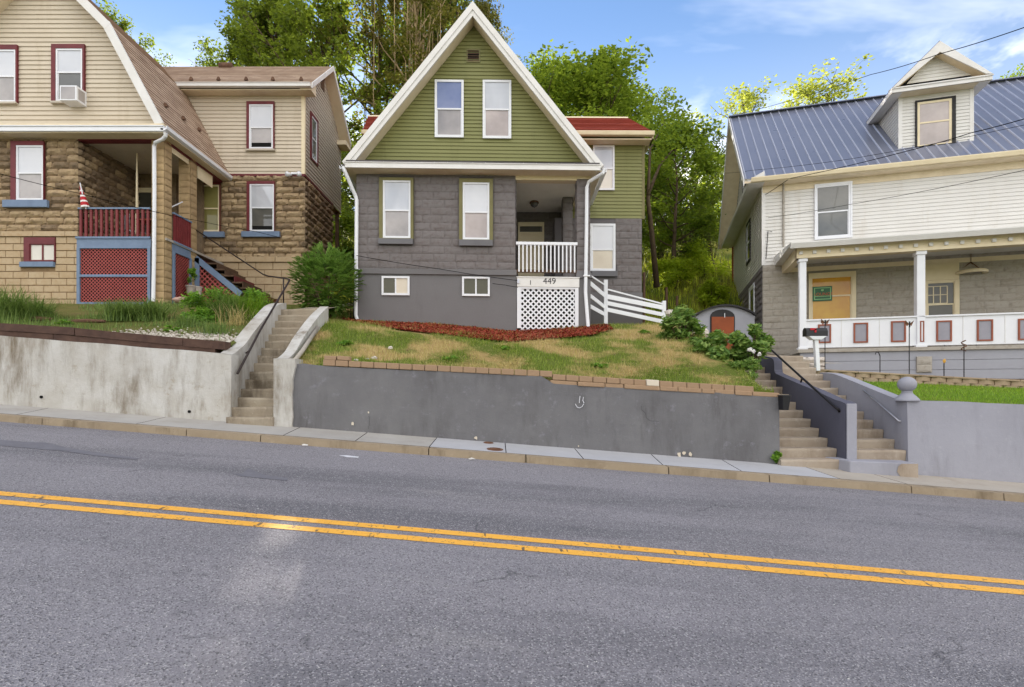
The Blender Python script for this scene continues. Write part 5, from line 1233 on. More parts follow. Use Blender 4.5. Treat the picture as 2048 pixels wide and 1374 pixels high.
# ---------------- dormer: its front plane stands back from the eave
def roof_hit(px,py):
    d=V((px-CX)/F,1,-(py-HY)/F); o=V(0,0,CZ); nrm=(fr_pts[1]-fr_pts[0]).cross(fr_pts[2]-fr_pts[0]); t=(fr_pts[0]-o).dot(nrm)/d.dot(nrm); return o+d*t
b0,b1=roof_hit(1797,296),roof_hit(1946,281)
vv=((b0-RF.O).dot(RN)+(b1-RF.O).dot(RN))/2
DF=Fr(((RF.O+RN*vv).x,(RF.O+RN*vv).y),E1); dh=DF.hit
ua,ub=dh(1797,240)[0],dh(1946.5,230)[0]; zd0=min(b0.z,b1.z)-.15; zd1=dh(1870,183)[1]
pg=[(ua,zd0),(ub,zd0),(ub,zd1),(ua,zd1)]
m=MB(); m.poly([DF.pt(u,z,0) for u,z in pg]); courses(m,DF.pt,pg,.105,.018)
uc=(ua+ub)/2; zap=dh(1875,104.5)[1]; zt0=dh(1880,163)[1]
tri=[(dh(1809,168)[0],zt0),(dh(1950,152)[0],zt0),(uc,zap)]; m.poly([DF.pt(u,z,.12) for u,z in tri]); courses(m,lambda u,z,w=0.:DF.pt(u,z,w+.12),tri,.105,.018)
Dm=m.build('dormer',MT['right_siding'],HR)
# side walls of dormer (left visible) as triangles down to the roof
slope_r=(rz-zev)/(OV-ridge_v)
for u in (ua,ub):
    vend=vv-(zd1-(zev+(OV-vv)*slope_r))/slope_r
    sf=Fr(((DF.O+DF.U*u)).xy[:],(-E2.x,-E2.y)) if u==ua else Fr(((DF.O+DF.U*u)).xy[:],(E2.x,E2.y))
    L=vv-vend
    pts=[(-L,zd1),(0,zd0+.0),(0,zd1)] if u==ua else [(0,zd0),(L,zd1),(0,zd1)]
    m=MB(); m.poly([sf.pt(a,z,0) for a,z in pts]); courses(m,sf.pt,pts,.105,.018); m.build('side_wall',MT['right_siding'],Dm)
m=MB(); m.fbox(DF,ua-.01,ua+.1,zd0,zd1,-.02,.02); m.fbox(DF,ub-.1,ub+.01,zd0,zd1,-.02,.02); m.build('corner_board',MT['white'],Dm)
sw_=(1836,203,1902,289); W_,h_=win(Dm,DF,(1834,201,1903,291),None,None,None,MT['cream'],MT['screen_pink'],MT['screen_pink'],w=.02,fw=.05) if False else (None,None)
c=DF.rect(1829.5,198,1910,292); m=MB(); ring(m,DF,c,(c[0]+.05,c[1]-.1,c[2]+.02,c[3]-.06),.0,.06); m.build('window_casing',MT['dark_grey'],Dm)
i=(c[0]+.05,c[1]-.1,c[2]+.02,c[3]-.06); m=MB(); ring(m,DF,i,(i[0]+.07,i[1]-.07,i[2]+.04,i[3]-.07),.0,.045); zm=dh(1868,244)[1]; m.fbox(DF,i[0],i[1],zm-.03,zm+.02,.0,.043); m.build('window_frame',MT['cream'],Dm)
m=MB(); m.fbox(DF,i[0]+.06,i[1]-.06,i[2]+.03,i[3]-.06,.0,.03); m.build('window_pane',MT['screen_pink'],Dm)
# dormer roof: two slopes, front overhang
fo=.42
FD=Fr((DF.O+DF.N*fo).xy[:],E1); fh=FD.hit
pA=FD.pt(*fh(1879,81)); pL=FD.pt(*fh(1784,175)); pR=FD.pt(*fh(1985.5,147))
zl=(pL.z+pR.z)/2; pL.z=pR.z=zl
back=E2*1.0
def v_on_roof(z): return OV-(z-zev)/slope_r
Lb=(vv+fo)-v_on_roof(zl); La=(vv+fo)-v_on_roof(pA.z)
for pe,nm in ((pL,'roof'),(pR,'roof')):
    m=MB(); roof_pts=[pe,pe+E2*Lb,pA+E2*La,pA]
    nrm=(roof_pts[1]-roof_pts[0]).cross(roof_pts[3]-roof_pts[0]).normalized()
    if nrm.z<0: nrm=-nrm
    m.poly(roof_pts); lo=[p-nrm*.06 for p in roof_pts]; m.poly(lo[::-1])
    for k in range(4): m.poly([roof_pts[k],roof_pts[(k+1)%4],lo[(k+1)%4],lo[k]])
    m.build('roof',MT['metal_roof'],Dm)
    # raking cornice board
    d=(pA-pe); n2=V(0,0,-1); m=MB(); h=.27
    m.prism([pe+V(0,0,-.03),pA+V(0,0,-.03),pA+V(0,0,-.03-h*1.25),pe+V(0,0,-.16)+d.normalized()*.25],DF.N*.04); m.build('rake_board',MT['white'],Dm)
    m=MB(); m.prism([pe+V(0,0,-.1)+d*.05,pA+V(0,0,-.3),pA+V(0,0,-.33),pe+V(0,0,-.13)+d*.05],-DF.N*(fo-.1)); m.build('rake_soffit',MT['cream_soffit'],Dm)
uLd,uRd=(pL-FD.O).dot(FD.U),(pR-FD.O).dot(FD.U)
m=MB(); zb=zl-.17; m.fbox(FD,uLd,uRd,zb,zl-.02,-.05,0.); m.fbox(FD,uLd-.02,uRd+.02,zl-.06,zl-.02,0,.03); m.build('fascia',MT['white'],Dm,bevel=.006)
m=MB(); m.fbox(FD,uLd,uRd,zb,zb+.03,-fo-.02,-.03); m.hexa([FD.pt(uLd,zl-.03,0.0),FD.pt(uRd,zl-.03,0.0),FD.pt(uRd,zl+.03,-.3),FD.pt(uLd,zl+.03,-.3),FD.pt(uLd,zl-.01,0),FD.pt(uRd,zl-.01,0),FD.pt(uRd,zl+.05,-.3),FD.pt(uLd,zl+.05,-.3)]); m.build('soffit',MT['cream_soffit'],Dm)
for pe in (pL,pR):
    s=1 if pe is pL else -1
    m=MB(); a=pe+V(0,0,-.023)+E2*.06+DF.U*s*.004; m.hexa([a+V(0,0,-.15),a+DF.U*s*.3+V(0,0,-.15),a+DF.U*s*.3+E2*(Lb-.1)+V(0,0,-.15),a+E2*(Lb-.1)+V(0,0,-.15),a,a+DF.U*s*.3,a+DF.U*s*.3+E2*(Lb-.1),a+E2*(Lb-.1)]); m.build('eave_box',MT['white'],Dm)
# ---------------- conduit, service fittings
c0,c1=RF.pt(*hR(1567,357,.05),.05),RF.pt(*hR(1567,492,.05),.05); m=MB(); m.tube([c0,c1],.03,8); m.build('conduit',MT['painted_light'],HR)
c0=RF.pt(*hR(1532,517,.05),.05); c1=RF.pt(*hR(1536,462,.05),.05); m=MB(); m.tube([c0,c1,c1+V(.12,-.03,-.03)],.012,6); m.build('service_mast',MT['dark_grey'],HR)
# ---------------- porch
Pp=P(1600,698,15.5); pv=(Pp-RF.O).dot(RN); PF=Fr((RF.O+RN*pv).xy[:],E1); ph=PF.hit
zpf=ph(1610,699)[1]; zt=ph(1605,517)[1]
def post(x0,x1,ytop,ybot):
    u0,u1=ph(x0,600)[0],ph(x1,600)[0]; m=MB(); m.fbox(PF,u0,u1,zpf,zt,-(u1-u0),0); m.fbox(PF,u0-.035,u1+.035,zpf,zpf+.07,-(u1-u0)-.03,.035); m.fbox(PF,u0-.03,u1+.03,zt-.1,zt,-(u1-u0)-.03,.03); m.build('porch_post',MT['white_pvc'],HR,bevel=.012); return u0,u1
a0,a1=post(1599,1613,0,0); c0,c1=post(1834,1851,0,0)
s=c0-a0; m=MB(); m.fbox(PF,a0+2*s,a0+2*s+.2,zpf,zt,-.2,0); m.build('porch_post',MT['white_pvc'],HR)
PL_=a0+3*s
zfz=ph(1598,500)[1]; 
m=MB(); m.fbox(PF,a0-.08,PL_,zt,zfz+.1,-.2,.03); m.fbox(PF,a0-.08,PL_,zt+.0,zt+.06,.03,.06)
Fz=m.build('frieze',MT['cream'],HR)
k=0; u=a0-.02
while u<PL_:
    m=MB(); m.fbox(PF,u,u+.09,zt+.11,zt+.2,.03,.075); m.build('dentil',MT['white'],Fz); u+=.36
# left end frieze
LFz=Fr((PF.O+PF.U*(a0-.08)).xy[:],(-E2.x,-E2.y)); 
m=MB(); m.fbox(LFz,-pv+.0,0,zt,zfz+.1,-.2,.0); m.build('frieze',MT['cream'],HR)
# porch roof: shallow shed with moulded cornice
uL_=ph(1581,490,.3)[0]; zk0=ph(1581,497,.3)[1]; zk1=ph(1581,486,.3)[1]
zw=zk1+.16
m=MB(); pr=[(.3,zk0-.0),(.36,zk1-.03),(.36,zk1),(-pv,zw+.02),(-pv,zk0+.02),(-.1,zfz+.08),(.08,zfz+.08)]
m.prism([PF.pt(uL_,z,w) for w,z in pr],PF.pt(PL_,0,0)-PF.pt(uL_,0,0)); m.build('porch_roof',MT['white'],HR)
m=MB(); m.fbox(PF,uL_+.25,PL_,zt+.3,zt+.33,-pv,-.1)
n=16
m.build('porch_ceiling',MT['ceiling_paint'],HR)
m=MB(); m.fbox(RF,a0+.1,LEN,zt+.02,zt+.16,0,.05); m.build('wall_trim',MT['cream'],HR)
# rail wall with framed panels
zr1=ph(1612,640)[1]; zr0=ph(1612,696)[1]
m=MB(); m.fbox(PF,a1-.02,PL_,zr0,zr1,-.09,-.04); m.fbox(PF,a1-.02,PL_,zr1-.03,zr1+.015,-.12,0.0); Rw=m.build('rail_wall',MT['white_pvc'],HR,bevel=.006)
for x in (1683,1759,1926,2010):
    u=ph(x,660,-.04)[0]; m=MB(); m.fbox(PF,u-.006,u+.006,zr0+.02,zr1-.03,-.04,-.032); m.build('joint_strip',MT['white'],Rw)
for x0_,x1_,y0,y1 in ((1636,1662,648.5,686),(1707,1736,645.5,685.5),(1782,1811.6,642,684),(1852.5,1859,642,684),(1872.5,1903.6,641,683),(1953.6,1985.8,639,682),(2036,2070,637,680),(2120,2156,634,677)):
    if x0_==1852.5: x0_,x1_=1839.,1847.5
    r_=PF.rect(x0_,y0,x1_,y1,-.03); f_=min(.04,(r_[1]-r_[0])*.3); m=MB()
    w=.0 if x0_!=1839. else .02
    ring(m,PF,r_,(r_[0]+f_,r_[1]-f_,r_[2]+f_,r_[3]-f_),-.04,-.012+w); pn=m.build('panel',MT['panel_brown'],Rw)
    m=MB(); m.fbox(PF,r_[0]+f_,r_[1]-f_,r_[2]+f_,r_[3]-f_,-.04,-.03+w); m.build('panel_field',MT['panel_grey'],pn)
# porch base
m=MB(); m.fbox(PF,a0-.05,PL_,zpf-.1,zpf-.0,-pv,.06); m.build('porch_floor',MT['painted_light'],HR,bevel=.01)
m=MB()
for k in range(4):
    z1=zpf-.1-k*.27; m.fbox(PF,a0+.02,PL_,z1-.262,z1,-.05,.0+.004*k)
m.build('porch_skirt',MT['skirt_grey'],HR,bevel=.006)
m=MB(); r_=PF.rect(1832,713,1863,745); m.fbox(PF,r_[0],r_[1],r_[2],r_[3],0,.035); blocks(m,PF,r_[0],r_[1],r_[2],r_[3],(),.2,.6,.02,.6,.035,0,70); m.build('skirt_patch',MT['painted_light'],HR,label='rough stone patch in the grey porch skirt')
# porch window with yellow blind, second opening
W,h=win(HR,RF,(1622,554,1703,665),592,(1617,545,1711,666),MT['cream'],MT['cream'],MT['blind_yellow'],MT['blind_yellow'],w=.02,fw=.03)
r_=RF.rect(1849,526,1917,560.5); m=MB(); m.fbox(RF,r_[0],r_[1],r_[2],r_[3],.0,.05); m.build('header_panel',MT['cream'],HR,bevel=.005)
W,h=win(HR,RF,(1853,565,1908,660),609,(1848,561,1917,662),MT['cream'],MT['cream'],MT['glass_dark'],MT['glass_dark'],w=.02,fw=.025)
r_=RF.rect(1853,573,1894,607,.04); m=MB()
for k in range(4): u=lerp(r_[0],r_[1],k/3); m.fbox(RF,u-.012,u+.012,r_[2],r_[3],.04,.055)
for k in range(3): z=lerp(r_[2],r_[3],k/2); m.fbox(RF,r_[0],r_[1],z-.01,z+.01,.04,.053)
m.build('muntin',MT['cream'],W)
# sign hanging in the yellow window
r_=RF.rect(1625,573,1664,602,.06); c=RF.pt((r_[0]+r_[1])/2,(r_[2]+r_[3])/2,.07)
t=thing('sign',c,'green sign with orange lettering in the yellow porch window','sign')
m=MB(); m.fbox(RF,r_[0],r_[1],r_[2],r_[3],.062,.075); m.build('board',MT['sign_green'],t)
w_,h_=r_[1]-r_[0],r_[3]-r_[2]; o=(r_[0]+.08*w_,r_[1]-.06*w_,r_[2]+.1*h_,r_[3]-.08*h_); m=MB(); ring(m,RF,o,(o[0]+.022,o[1]-.022,o[2]+.022,o[3]-.022),.075,.08); m.fbox(RF,o[0],o[1],r_[2]+.3*h_,r_[2]+.34*h_,.075,.079)
c_=RF.pt((o[0]+o[1])/2,r_[3]-.26*h_,.08); m.blob((c_.x,c_.y,c_.z),.05,.012,.035,2,.3); m.build('border',MT['sign_line'],t)
place_text('LOUNGE',.135,RF,(o[0]+o[1])/2+.02,r_[2]+.46*h_,.077,MT['sign_red'],'lettering',t,.003,1.0)
# pendant lamp
hp=P(1938,522,15.95); t=thing('pendant_lamp',hp,'round pale pendant lamp hanging from the right porch ceiling','lamp')
zb=P(1942,548,15.95).z; c=V(P(1942,548,15.95).x,15.95,zb)
m=MB(); n=28
for k in range(n):
    A1,A2=2*math.pi*k/n,2*math.pi*(k+1)/n; cs=lambda a,r,z:c+V(r*math.cos(a),r*math.sin(a),z)
    prr=[(.39,.0),(.40,.06),(.36,.1),(.3,.07),(.3,.0)]
    for (ra,za),(rb,zb_) in zip(prr,prr[1:]+prr[:1]): m.poly([cs(A1,ra,za),cs(A2,ra,za),cs(A2,rb,zb_),cs(A1,rb,zb_)])
m.build('ring_shade',MT['cream'],t,smooth=True)
for k in range(3): a=2*math.pi*k/3+.4; m=MB(); m.tube([c+V(.34*math.cos(a),.34*math.sin(a),.09),c+V(0,0,.36)],.014,6); m.build('stay',MT['rusty_iron'],t)
m=MB(); m.tube([c+V(0,0,.34),V(c.x,c.y,zt+.3)],.008,6); m.build('chain',MT['rusty_iron'],t)
# chair on porch
t=thing('porch_chair',RF.pt(*hR(1880,660),.9),'white metal chair back showing above the right porch rail wall','chair')
b=RF.pt(hR(1885,625)[0],0,1.0); q=lambda du,z:V(b.x,b.y,0)+V(E1[0],E1[1],0)*du+V(0,0,z)
m=MB(); m.tube([q(-.38,zpf),q(-.38,zpf+.85),q(-.3,zpf+.95),q(.3,zpf+.97),q(.4,zpf+.88),q(.4,zpf)],.018,8); m.build('back_frame',MT['steel'],t,smooth=True)
m=MB(); m.tube([q(-.38,zpf+.8),q(.4,zpf+.82)],.012,6); m.tube([q(0,zpf+.4),q(.0,zpf+.95)],.012,6); m.build('slat',MT['steel'],t)
m=MB(); a=V(b.x,b.y,zpf+.42); m.hexa([q(-.4,zpf+.4),q(.4,zpf+.4),q(.4,zpf+.4)+E2*.45,q(-.4,zpf+.4)+E2*.45,q(-.4,zpf+.43),q(.4,zpf+.43),q(.4,zpf+.43)+E2*.45,q(-.4,zpf+.43)+E2*.45]); m.build('seat',MT['steel'],t)
# rear balcony post (rust wood)
m=MB(); bx=RSd.pt(-DEP-.1,0,-.05); bz=CZ+(785-592)*24/F
m.box(bx.x-.07,bx.x+.07,bx.y-.0,bx.y+.15,zGd,zE+.1); B_=m.build('rear_porch',MT['rust_wood'],HR)
m=MB(); a=RSd.pt(-DEP,0,-.05); m.hexa([V(a.x-.1,a.y,zBlt-.35),V(a.x+1.2,a.y-.3,zBlt-.35),V(a.x+1.5,a.y+1.5,zBlt-.35),V(a.x+.2,a.y+1.8,zBlt-.35),V(a.x-.1,a.y,zBlt-.1),V(a.x+1.2,a.y-.3,zBlt-.1),V(a.x+1.5,a.y+1.5,zBlt-.1),V(a.x+.2,a.y+1.8,zBlt-.1)]); m.build('deck',MT['rust_wood'],B_)
for k in range(6):
    m=MB(); p=RSd.pt(-DEP-.15-k*.14,0,-.02); m.box(p.x-.02,p.x+.02,p.y-.02,p.y+.02,zBlt-.1,zBlt+.85); m.build('baluster',MT['rust_wood'],B_)
# stepping stone base, foot of porch
# ---------------- mailbox
t=thing('mailbox',P(1632,735,12.2),'black mailbox with a red flag on a white post by the right stairs','mailbox')
a=P(1631,733,12.2); top=P(1631,673,12.2).z
m=MB(); m.hexa([a+V(.0,-.045,-.1),a+V(.09,-.045,-.1),a+V(.09,.045,-.1),a+V(.0,.045,-.1),V(a.x-.045,a.y-.045,top-.03),V(a.x+.045,a.y-.045,top-.03),V(a.x+.045,a.y+.045,top-.03),V(a.x-.045,a.y+.045,top-.03)]); m.build('post',MT['white_pvc'],t,bevel=.006)
m=MB(); l,r_=P(1612,672,12.2).x,P(1651,672,12.2).x; m.hexa([V(a.x-.1,a.y-.08,top-.08),V(a.x+.1,a.y-.08,top-.08),V(a.x+.1,a.y+.08,top-.08),V(a.x-.1,a.y+.08,top-.08),V(l+.02,a.y-.09,top),V(r_-.02,a.y-.09,top),V(r_-.02,a.y+.09,top),V(l+.02,a.y+.09,top)]); m.build('shelf',MT['white_pvc'],t,bevel=.006)
m=MB(); l,r_=P(1609,665,12.2).x,P(1651.5,665,12.2).x; hh=.11; sec=[(-.085,0),(.085,0)]+[(.085*math.cos(k*math.pi/10),hh+.085*math.sin(k*math.pi/10)) for k in range(11)]
m.prism([V(l,a.y+y,top+.003+z) for y,z in sec],V(r_-l,0,0)); m.build('box_body',MT['mailbox_black'],t,bevel=.008)
m=MB(); f0=P(1616,659,12.2); m.box(f0.x,f0.x+.14,a.y-.1,a.y-.088,f0.z-.025,f0.z+.02); m.box(f0.x+.1,f0.x+.14,a.y-.1,a.y-.088,f0.z-.08,f0.z); m.build('flag',MT['flag_red'],t)
# ---------------- garden stakes
def stake(x,yt,yb,d,label,kind_):
    b=P(x,yb,d); tp=P(x,yt,d); t=thing('garden_stake',b,label,'garden stake'); m=MB(); m.tube([b+V(0,0,-.15),tp],.011,6); m.build('rod',MT['black_metal'],t)
    if kind_=='fly':
        for sg in (-1,1):
            m=MB(); m.poly([tp,tp+V(sg*.1,-.02,.085),tp+V(sg*.09,.02,-.0),tp+V(sg*.05,.0,-.05)]); m.poly([tp+V(0,.004,0),tp+V(sg*.05,.004,-.05),tp+V(sg*.09,.024,0),tp+V(sg*.1,-.016,.085)]); m.build('wing',MT['rusty_iron'],t)
        m=MB(); m.tube([tp+V(0,-.01,-.08),tp+V(0,-.01,.06)],.018,6); m.build('body',MT['black_metal'],t)
    elif kind_=='twist':
        m=MB(); m.tube([tp+V(.05*math.cos(k),.05*math.sin(k),-.14+.022*k) for k in range(12)],.012,6); m.build('spiral',MT['rusty_iron'],t)
    elif kind_=='hook':
        m=MB(); m.tube([tp,tp+V(-.03,0,.08),tp+V(-.09,0,.1),tp+V(-.11,0,.04)],.012,6); m.build('hook',MT['black_metal'],t)
    else:
        m=MB(); m.blob((tp.x,tp.y-.01,tp.z),.04,.015,.045,4,.5); m.build('flower_head',MT['blind_yellow'],t)
stake(1650,645,733,12.6,'thin stake with a dark butterfly right behind the mailbox','fly'); stake(1818.5,648,742,12.5,'stake with a pale butterfly in front of the second porch post','fly')
stake(1928,690,748,12.1,'stake with a twisted rusty ornament right of the stone patch','twist'); stake(1760,712,741,12.6,'short hooked stake between the two butterfly stakes','hook'); stake(1888,722,747,12.3,'low garden stake with a small yellow flower head','flower')
# stone blocks at the porch corner
t=thing('stone_step',P(1575,735,14.6),'rough light stone blocks stacked under the porch corner','stone'); 
m=MB(); f_=Fr((0,14.3),(1,0)); blocks(m,f_,P(1594,0,14.3).x,P(1650,0,14.3).x,P(0,734,14.3).z,P(0,714,14.3).z,(),.14,.5,.05,1,0,0,80); m.box(P(1594,0,14.3).x,P(1650,0,14.3).x,14.3,14.9,P(0,740,14.3).z,P(0,714,14.3).z); m.build('stone_body',MT['rock_white'],t)
# ---------------- arched shed between the houses
t=thing('shed',P(1450,700,17.2),'small grey shed with an arched roof and an orange door between the houses','shed')
dS=17.4; sf=Fr((0,dS),(1,0)); l,r_=sf.hit(1400,640)[0],sf.hit(1502,640)[0]; zb_=sf.hit(1450,715)[1]; zs_=sf.hit(1450,632)[1]; zt_=sf.hit(1450,613)[1]
arc=[(lerp(l-.12,r_+.12,k/16),zs_+(zt_-zs_)*math.sin(math.pi*(k/16))**.8) for k in range(17)]
m=MB(); front=[(l,zb_),(r_,zb_)]+[(u,z) for u,z in arc[::-1]]
m.prism([sf.pt(u,z,0) for u,z in front],V(0,1.8,0)); m.build('shed_wall',MT['skirt_grey'],t)
m=MB()
for (u0,z0),(u1,z1) in zip(arc,arc[1:]): m.hexa([sf.pt(u0,z0,.12),sf.pt(u1,z1,.12),sf.pt(u1,z1,-1.9),sf.pt(u0,z0,-1.9),sf.pt(u0,z0+.06,.12),sf.pt(u1,z1+.06,.12),sf.pt(u1,z1+.06,-1.9),sf.pt(u0,z0+.06,-1.9)])
m.build('roof',MT['dark_grey'],t)
dl,dr=sf.hit(1420,650)[0],sf.hit(1469,650)[0]; zd=sf.hit(1445,634)[1]; za=sf.hit(1445,619)[1]
dp=[(dl,zb_),(dr,zb_)]+[((dl+dr)/2+(dr-dl)/2*math.cos(math.pi*k/10),zd+(za-zd)*math.sin(math.pi*k/10)) for k in range(11)]
m=MB(); m.prism([sf.pt(u,z,.0) for u,z in dp],V(0,-.03,0)); Dd=m.build('door',MT['dark_grey'],t)
m=MB(); m.fbox(sf,dl+.04,dr-.04,zb_,zd,.03,.05); m.build('door_leaf',MT['orange_door'],Dd); m=MB(); m.fbox(sf,(dl+dr)/2+.05,(dl+dr)/2+.07,zd-.02,zd+.12,.03,.06); m.build('latch',MT['white_pvc'],Dd)
# ================================================================ vegetation
class LM:   # light-weight leaf mesh
    def __init__(s): s.v=[];s.f=[]
    def leaf(s,c,n,l,w,r):
        a=V(r.gauss(0,1),r.gauss(0,1),r.gauss(0,.6)); a=a-n*a.dot(n)
        if a.length<1e-3: a=V(1,0,0)
        a.normalize(); b=n.cross(a); k=len(s.v); f=n*(l*.12)
        s.v+=[tuple(c-a*l*.5),tuple(c+b*w*.5-f),tuple(c+a*l*.5),tuple(c-b*w*.5-f)]; s.f.append((k,k+1,k+2,k+3))
    def mesh(s,name,mat):
        me=bpy.data.meshes.new(name); me.from_pydata(s.v,[],s.f); me.materials.append(mat); me.update(); return me
    def build(s,name,mat,parent=None):
        o=bpy.data.objects.new(name,s.mesh(name,mat)); COL.objects.link(o)
        if parent is not None: o.parent=parent; o.location=-world_loc(parent)
        return o
def rv(r): 
    while True:
        v=V(r.uniform(-1,1),r.uniform(-1,1),r.uniform(-1,1))
        if .05<v.length<1: return v
def tree_meshes(name,seed,H,crown,bare,nl,per,ls,lm,bm,r0,top_w=.35,low_w=.75,cl=.75,vines=0,sub=4,gap=.0):
    """tapered trunk, limbs and twigs as one mesh; leaves spread in clumps along the outer twigs"""
    r=random.Random(seed); tm=MB(); lf=LM(); pts=[]; n=9
    lean=V(r.uniform(-.05,.05),r.uniform(-.05,.05),0)
    for i in range(n+1):
        t=i/n; pts.append(V(.35*noise.noise(V(t*2.2,seed,0)),.35*noise.noise(V(t*2.2,seed,9)),H*.9*t)+lean*H*t)
    tm.tube(pts,[r0*(1-.85*i/n)*(1.35 if i==0 else 1) for i in range(n+1)],9)
    tp=lambda t: pts[min(int(t*n),n-1)].lerp(pts[min(int(t*n),n-1)+1],t*n-min(int(t*n),n-1))
    for k in range(nl):
        t=bare+(1-bare)*(k+.5)/nl*.98; az=k*2.4+r.uniform(-.5,.5); prof=math.sin(math.pi*min(1,max(.0,(t-bare)/(1-bare))*.78+.18))
        if t>.93: prof=max(prof*.6,.4)
        L=crown*prof*r.uniform(.75,1.15); el=lerp(.25,1.1,(t-bare)/(1-bare))+r.uniform(-.15,.2)
        d=V(math.cos(az)*math.cos(el),math.sin(az)*math.cos(el),math.sin(el)); b=tp(min(t,.97)); q=[b]
        for i in range(1,5): q.append(b+d*L*i/4+V(0,0,.10*L*(i/4)**2)+rv(r)*.12*L*.4)
        rr=r0*.42*(1-.55*t); tm.tube(q,[rr*(1-.8*i/4) for i in range(5)],6)
        for j in range(sub):
            s=r.uniform(.35,1); bb=q[min(int(s*4),3)].lerp(q[min(int(s*4),3)+1],s*4-min(int(s*4),3)); dd=(d+rv(r)*.9+V(0,0,.15)).normalized(); l2=L*r.uniform(.25,.5)
            e=bb+dd*l2; mid=bb+dd*l2*.5+rv(r)*.08*l2; tm.tube([bb,mid,e],[rr*.4,rr*.25,rr*.1],5)
            for c,w in ((e,1.),(mid,.6)):
                if r.random()<gap: continue
                rad=cl*r.uniform(.7,1.25)*w
                for _ in range(int(per*w*r.uniform(.6,1.3))):
                    o=rv(r); o.z*=.65; p=c+o*rad
                    nn=(V(0,0,1)+rv(r)*.95).normalized(); z=ls*r.uniform(.65,1.25); lf.leaf(p,nn,z,z*.62,r)
    for k in range(vines):
        a=r.uniform(0,6.28); x=V(math.cos(a),math.sin(a),0)*r.uniform(.4,crown*.75); z1=H*r.uniform(.55,.95); z0=z1-H*r.uniform(.25,.5)
        tm.tube([V(x.x+.2*noise.noise(V(k,q_*1.3,0)),x.y,lerp(z1,z0,q_/6)) for q_ in range(7)],.03,4)
    H=max(max(q[2] for q in lf.v),1)
    me=bpy.data.meshes.new(name+'_trunk'); me.from_pydata(tm.v,[],tm.f); me.materials.append(bm); me.polygons.foreach_set('use_smooth',[True]*len(tm.f)); me.update()
    return me,lf.mesh(name+'_crown',lm),H
TV={'maple':tree_meshes('maple',1,14,4.8,.15,30,72,.26,MT['leaf_a'],MT['bark'],.26,cl=.85,gap=.12),
    'tall':tree_meshes('tall',2,18,4.8,.15,44,80,.26,MT['leaf_a'],MT['bark'],.3,vines=6,cl=.85,gap=.12),
    'airy':tree_meshes('airy',12,18,4.8,.2,36,40,.26,MT['leaf_a'],MT['bark'],.3,vines=8,cl=.62,gap=.3),
    'vine':tree_meshes('vine',3,18,4.2,.15,38,62,.24,MT['leaf_brown'],MT['bark_pale'],.28,vines=22,cl=.85,gap=.12),
    'light':tree_meshes('light',4,11,4.3,.2,32,84,.24,MT['leaf_b'],MT['bark'],.2,cl=1.0),
    'sparse':tree_meshes('sparse',5,10,2.6,.45,14,30,.17,MT['leaf_c'],MT['bark'],.11,cl=.55,gap=.15),
    'slim':tree_meshes('slim',6,9,3.0,.2,24,70,.21,MT['leaf_b'],MT['bark'],.13,cl=.75)}
def tree(var,px,d,ytop,label,rot=0.,sx=1.,group='trees on the hillside behind the houses',mesh_mat=None):
    x=(px-CX)*d/F; z0=terr(x,d)-.25; zt=CZ+(HY-ytop)*d/F; tm,lm,H=TV[var]; s=(zt-z0)/H
    t=thing('tree',V(x,d,z0),label,'tree',group); t.scale=(s*sx,s*sx,s); t.rotation_euler=(0,0,rot)
    for nm,me in (('trunk',tm),('crown',lm)):
        o=bpy.data.objects.new(nm,me); COL.objects.link(o); o.parent=t
    return t
tree('maple',235,36,15,'green tree showing above the steep roof of the tan gambrel house',.4,.7)
tree('maple',430,44,122,'small treetop just showing over the ridge of the stone house wing',1.1,.6)
tree('tall',575,36,-40,'tall dark green tree at the left edge of the tall group behind the stone house',2.2,.95)
tree('tall',505,40,40,'lower green tree behind the ridge of the stone house wing, left of the tall group',4.0,.8)
tree('maple',668,31,-30,'broad green tree rising right behind the gable of the stone wing',.2,1.0)
tree('airy',752,34,-130,'tall tree with hanging vines between the stone house and the olive gable',5.1,.95)
tree('vine',842,32,-120,'tall brownish vine-draped tree left of the olive gable peak',.9,.95)
tree('tall',905,37,-90,'tall green tree directly behind the olive gable peak',3.2,.8)
tree('vine',962,34,-20,'vine-draped brownish tree just right of the olive gable peak',2.6,.62)
tree('maple',545,38,30,'dense green tree between the lower left tree and the tall one behind the stone wing',2.7,1.0)
tree('tall',868,40,-60,'farther dark tree seen through the vine-draped ones',1.3,1.0)
tree('maple',800,29,190,'leafy lower tree tucked behind the left slope of the olive gable',4.6,1.0)
tree('maple',1235,38,170,'far darker tree behind the rounded bright green one',1.9,1.1)
tree('maple',735,27,270,'dark leafy tree low in the gap between the stone house and the olive gable',3.0,.8)
tree('light',1095,34,118,'light green tree beside the right slope of the olive gable',1.7,.9)
tree('light',1175,29,128,'rounded bright green tree above the red roof',.5,1.3)
tree('light',1285,36,225,'darker green tree behind the right end of the red roof',4.4,.75)
tree('slim',1352,25.5,225,'slender leaning tree in the gap between the olive house and the white house',.6,1.15)
tree('maple',1425,40,300,'dense green tree close to the left gable of the white house',2.0,.9)
tree('maple',1392,30,262,'full-crowned green tree in the middle of the right gap',5.2,1.0)
tree('light',1318,32,330,'low bright tree close beside the olive siding',2.4,1.0)
tree('sparse',1490,37,165,'thin sparse tree over the left end of the metal roof ridge',.3,1.25)
tree('sparse',1665,37,152,'thin sparse tree over the middle of the metal roof ridge',2.1,1.5)
tree('sparse',1590,40,185,'thin sparse tree between the two others over the metal roof ridge',4.1,1.1)
tree('light',2003,36,138,'small rounded treetop right of the dormer',2.9,.6)
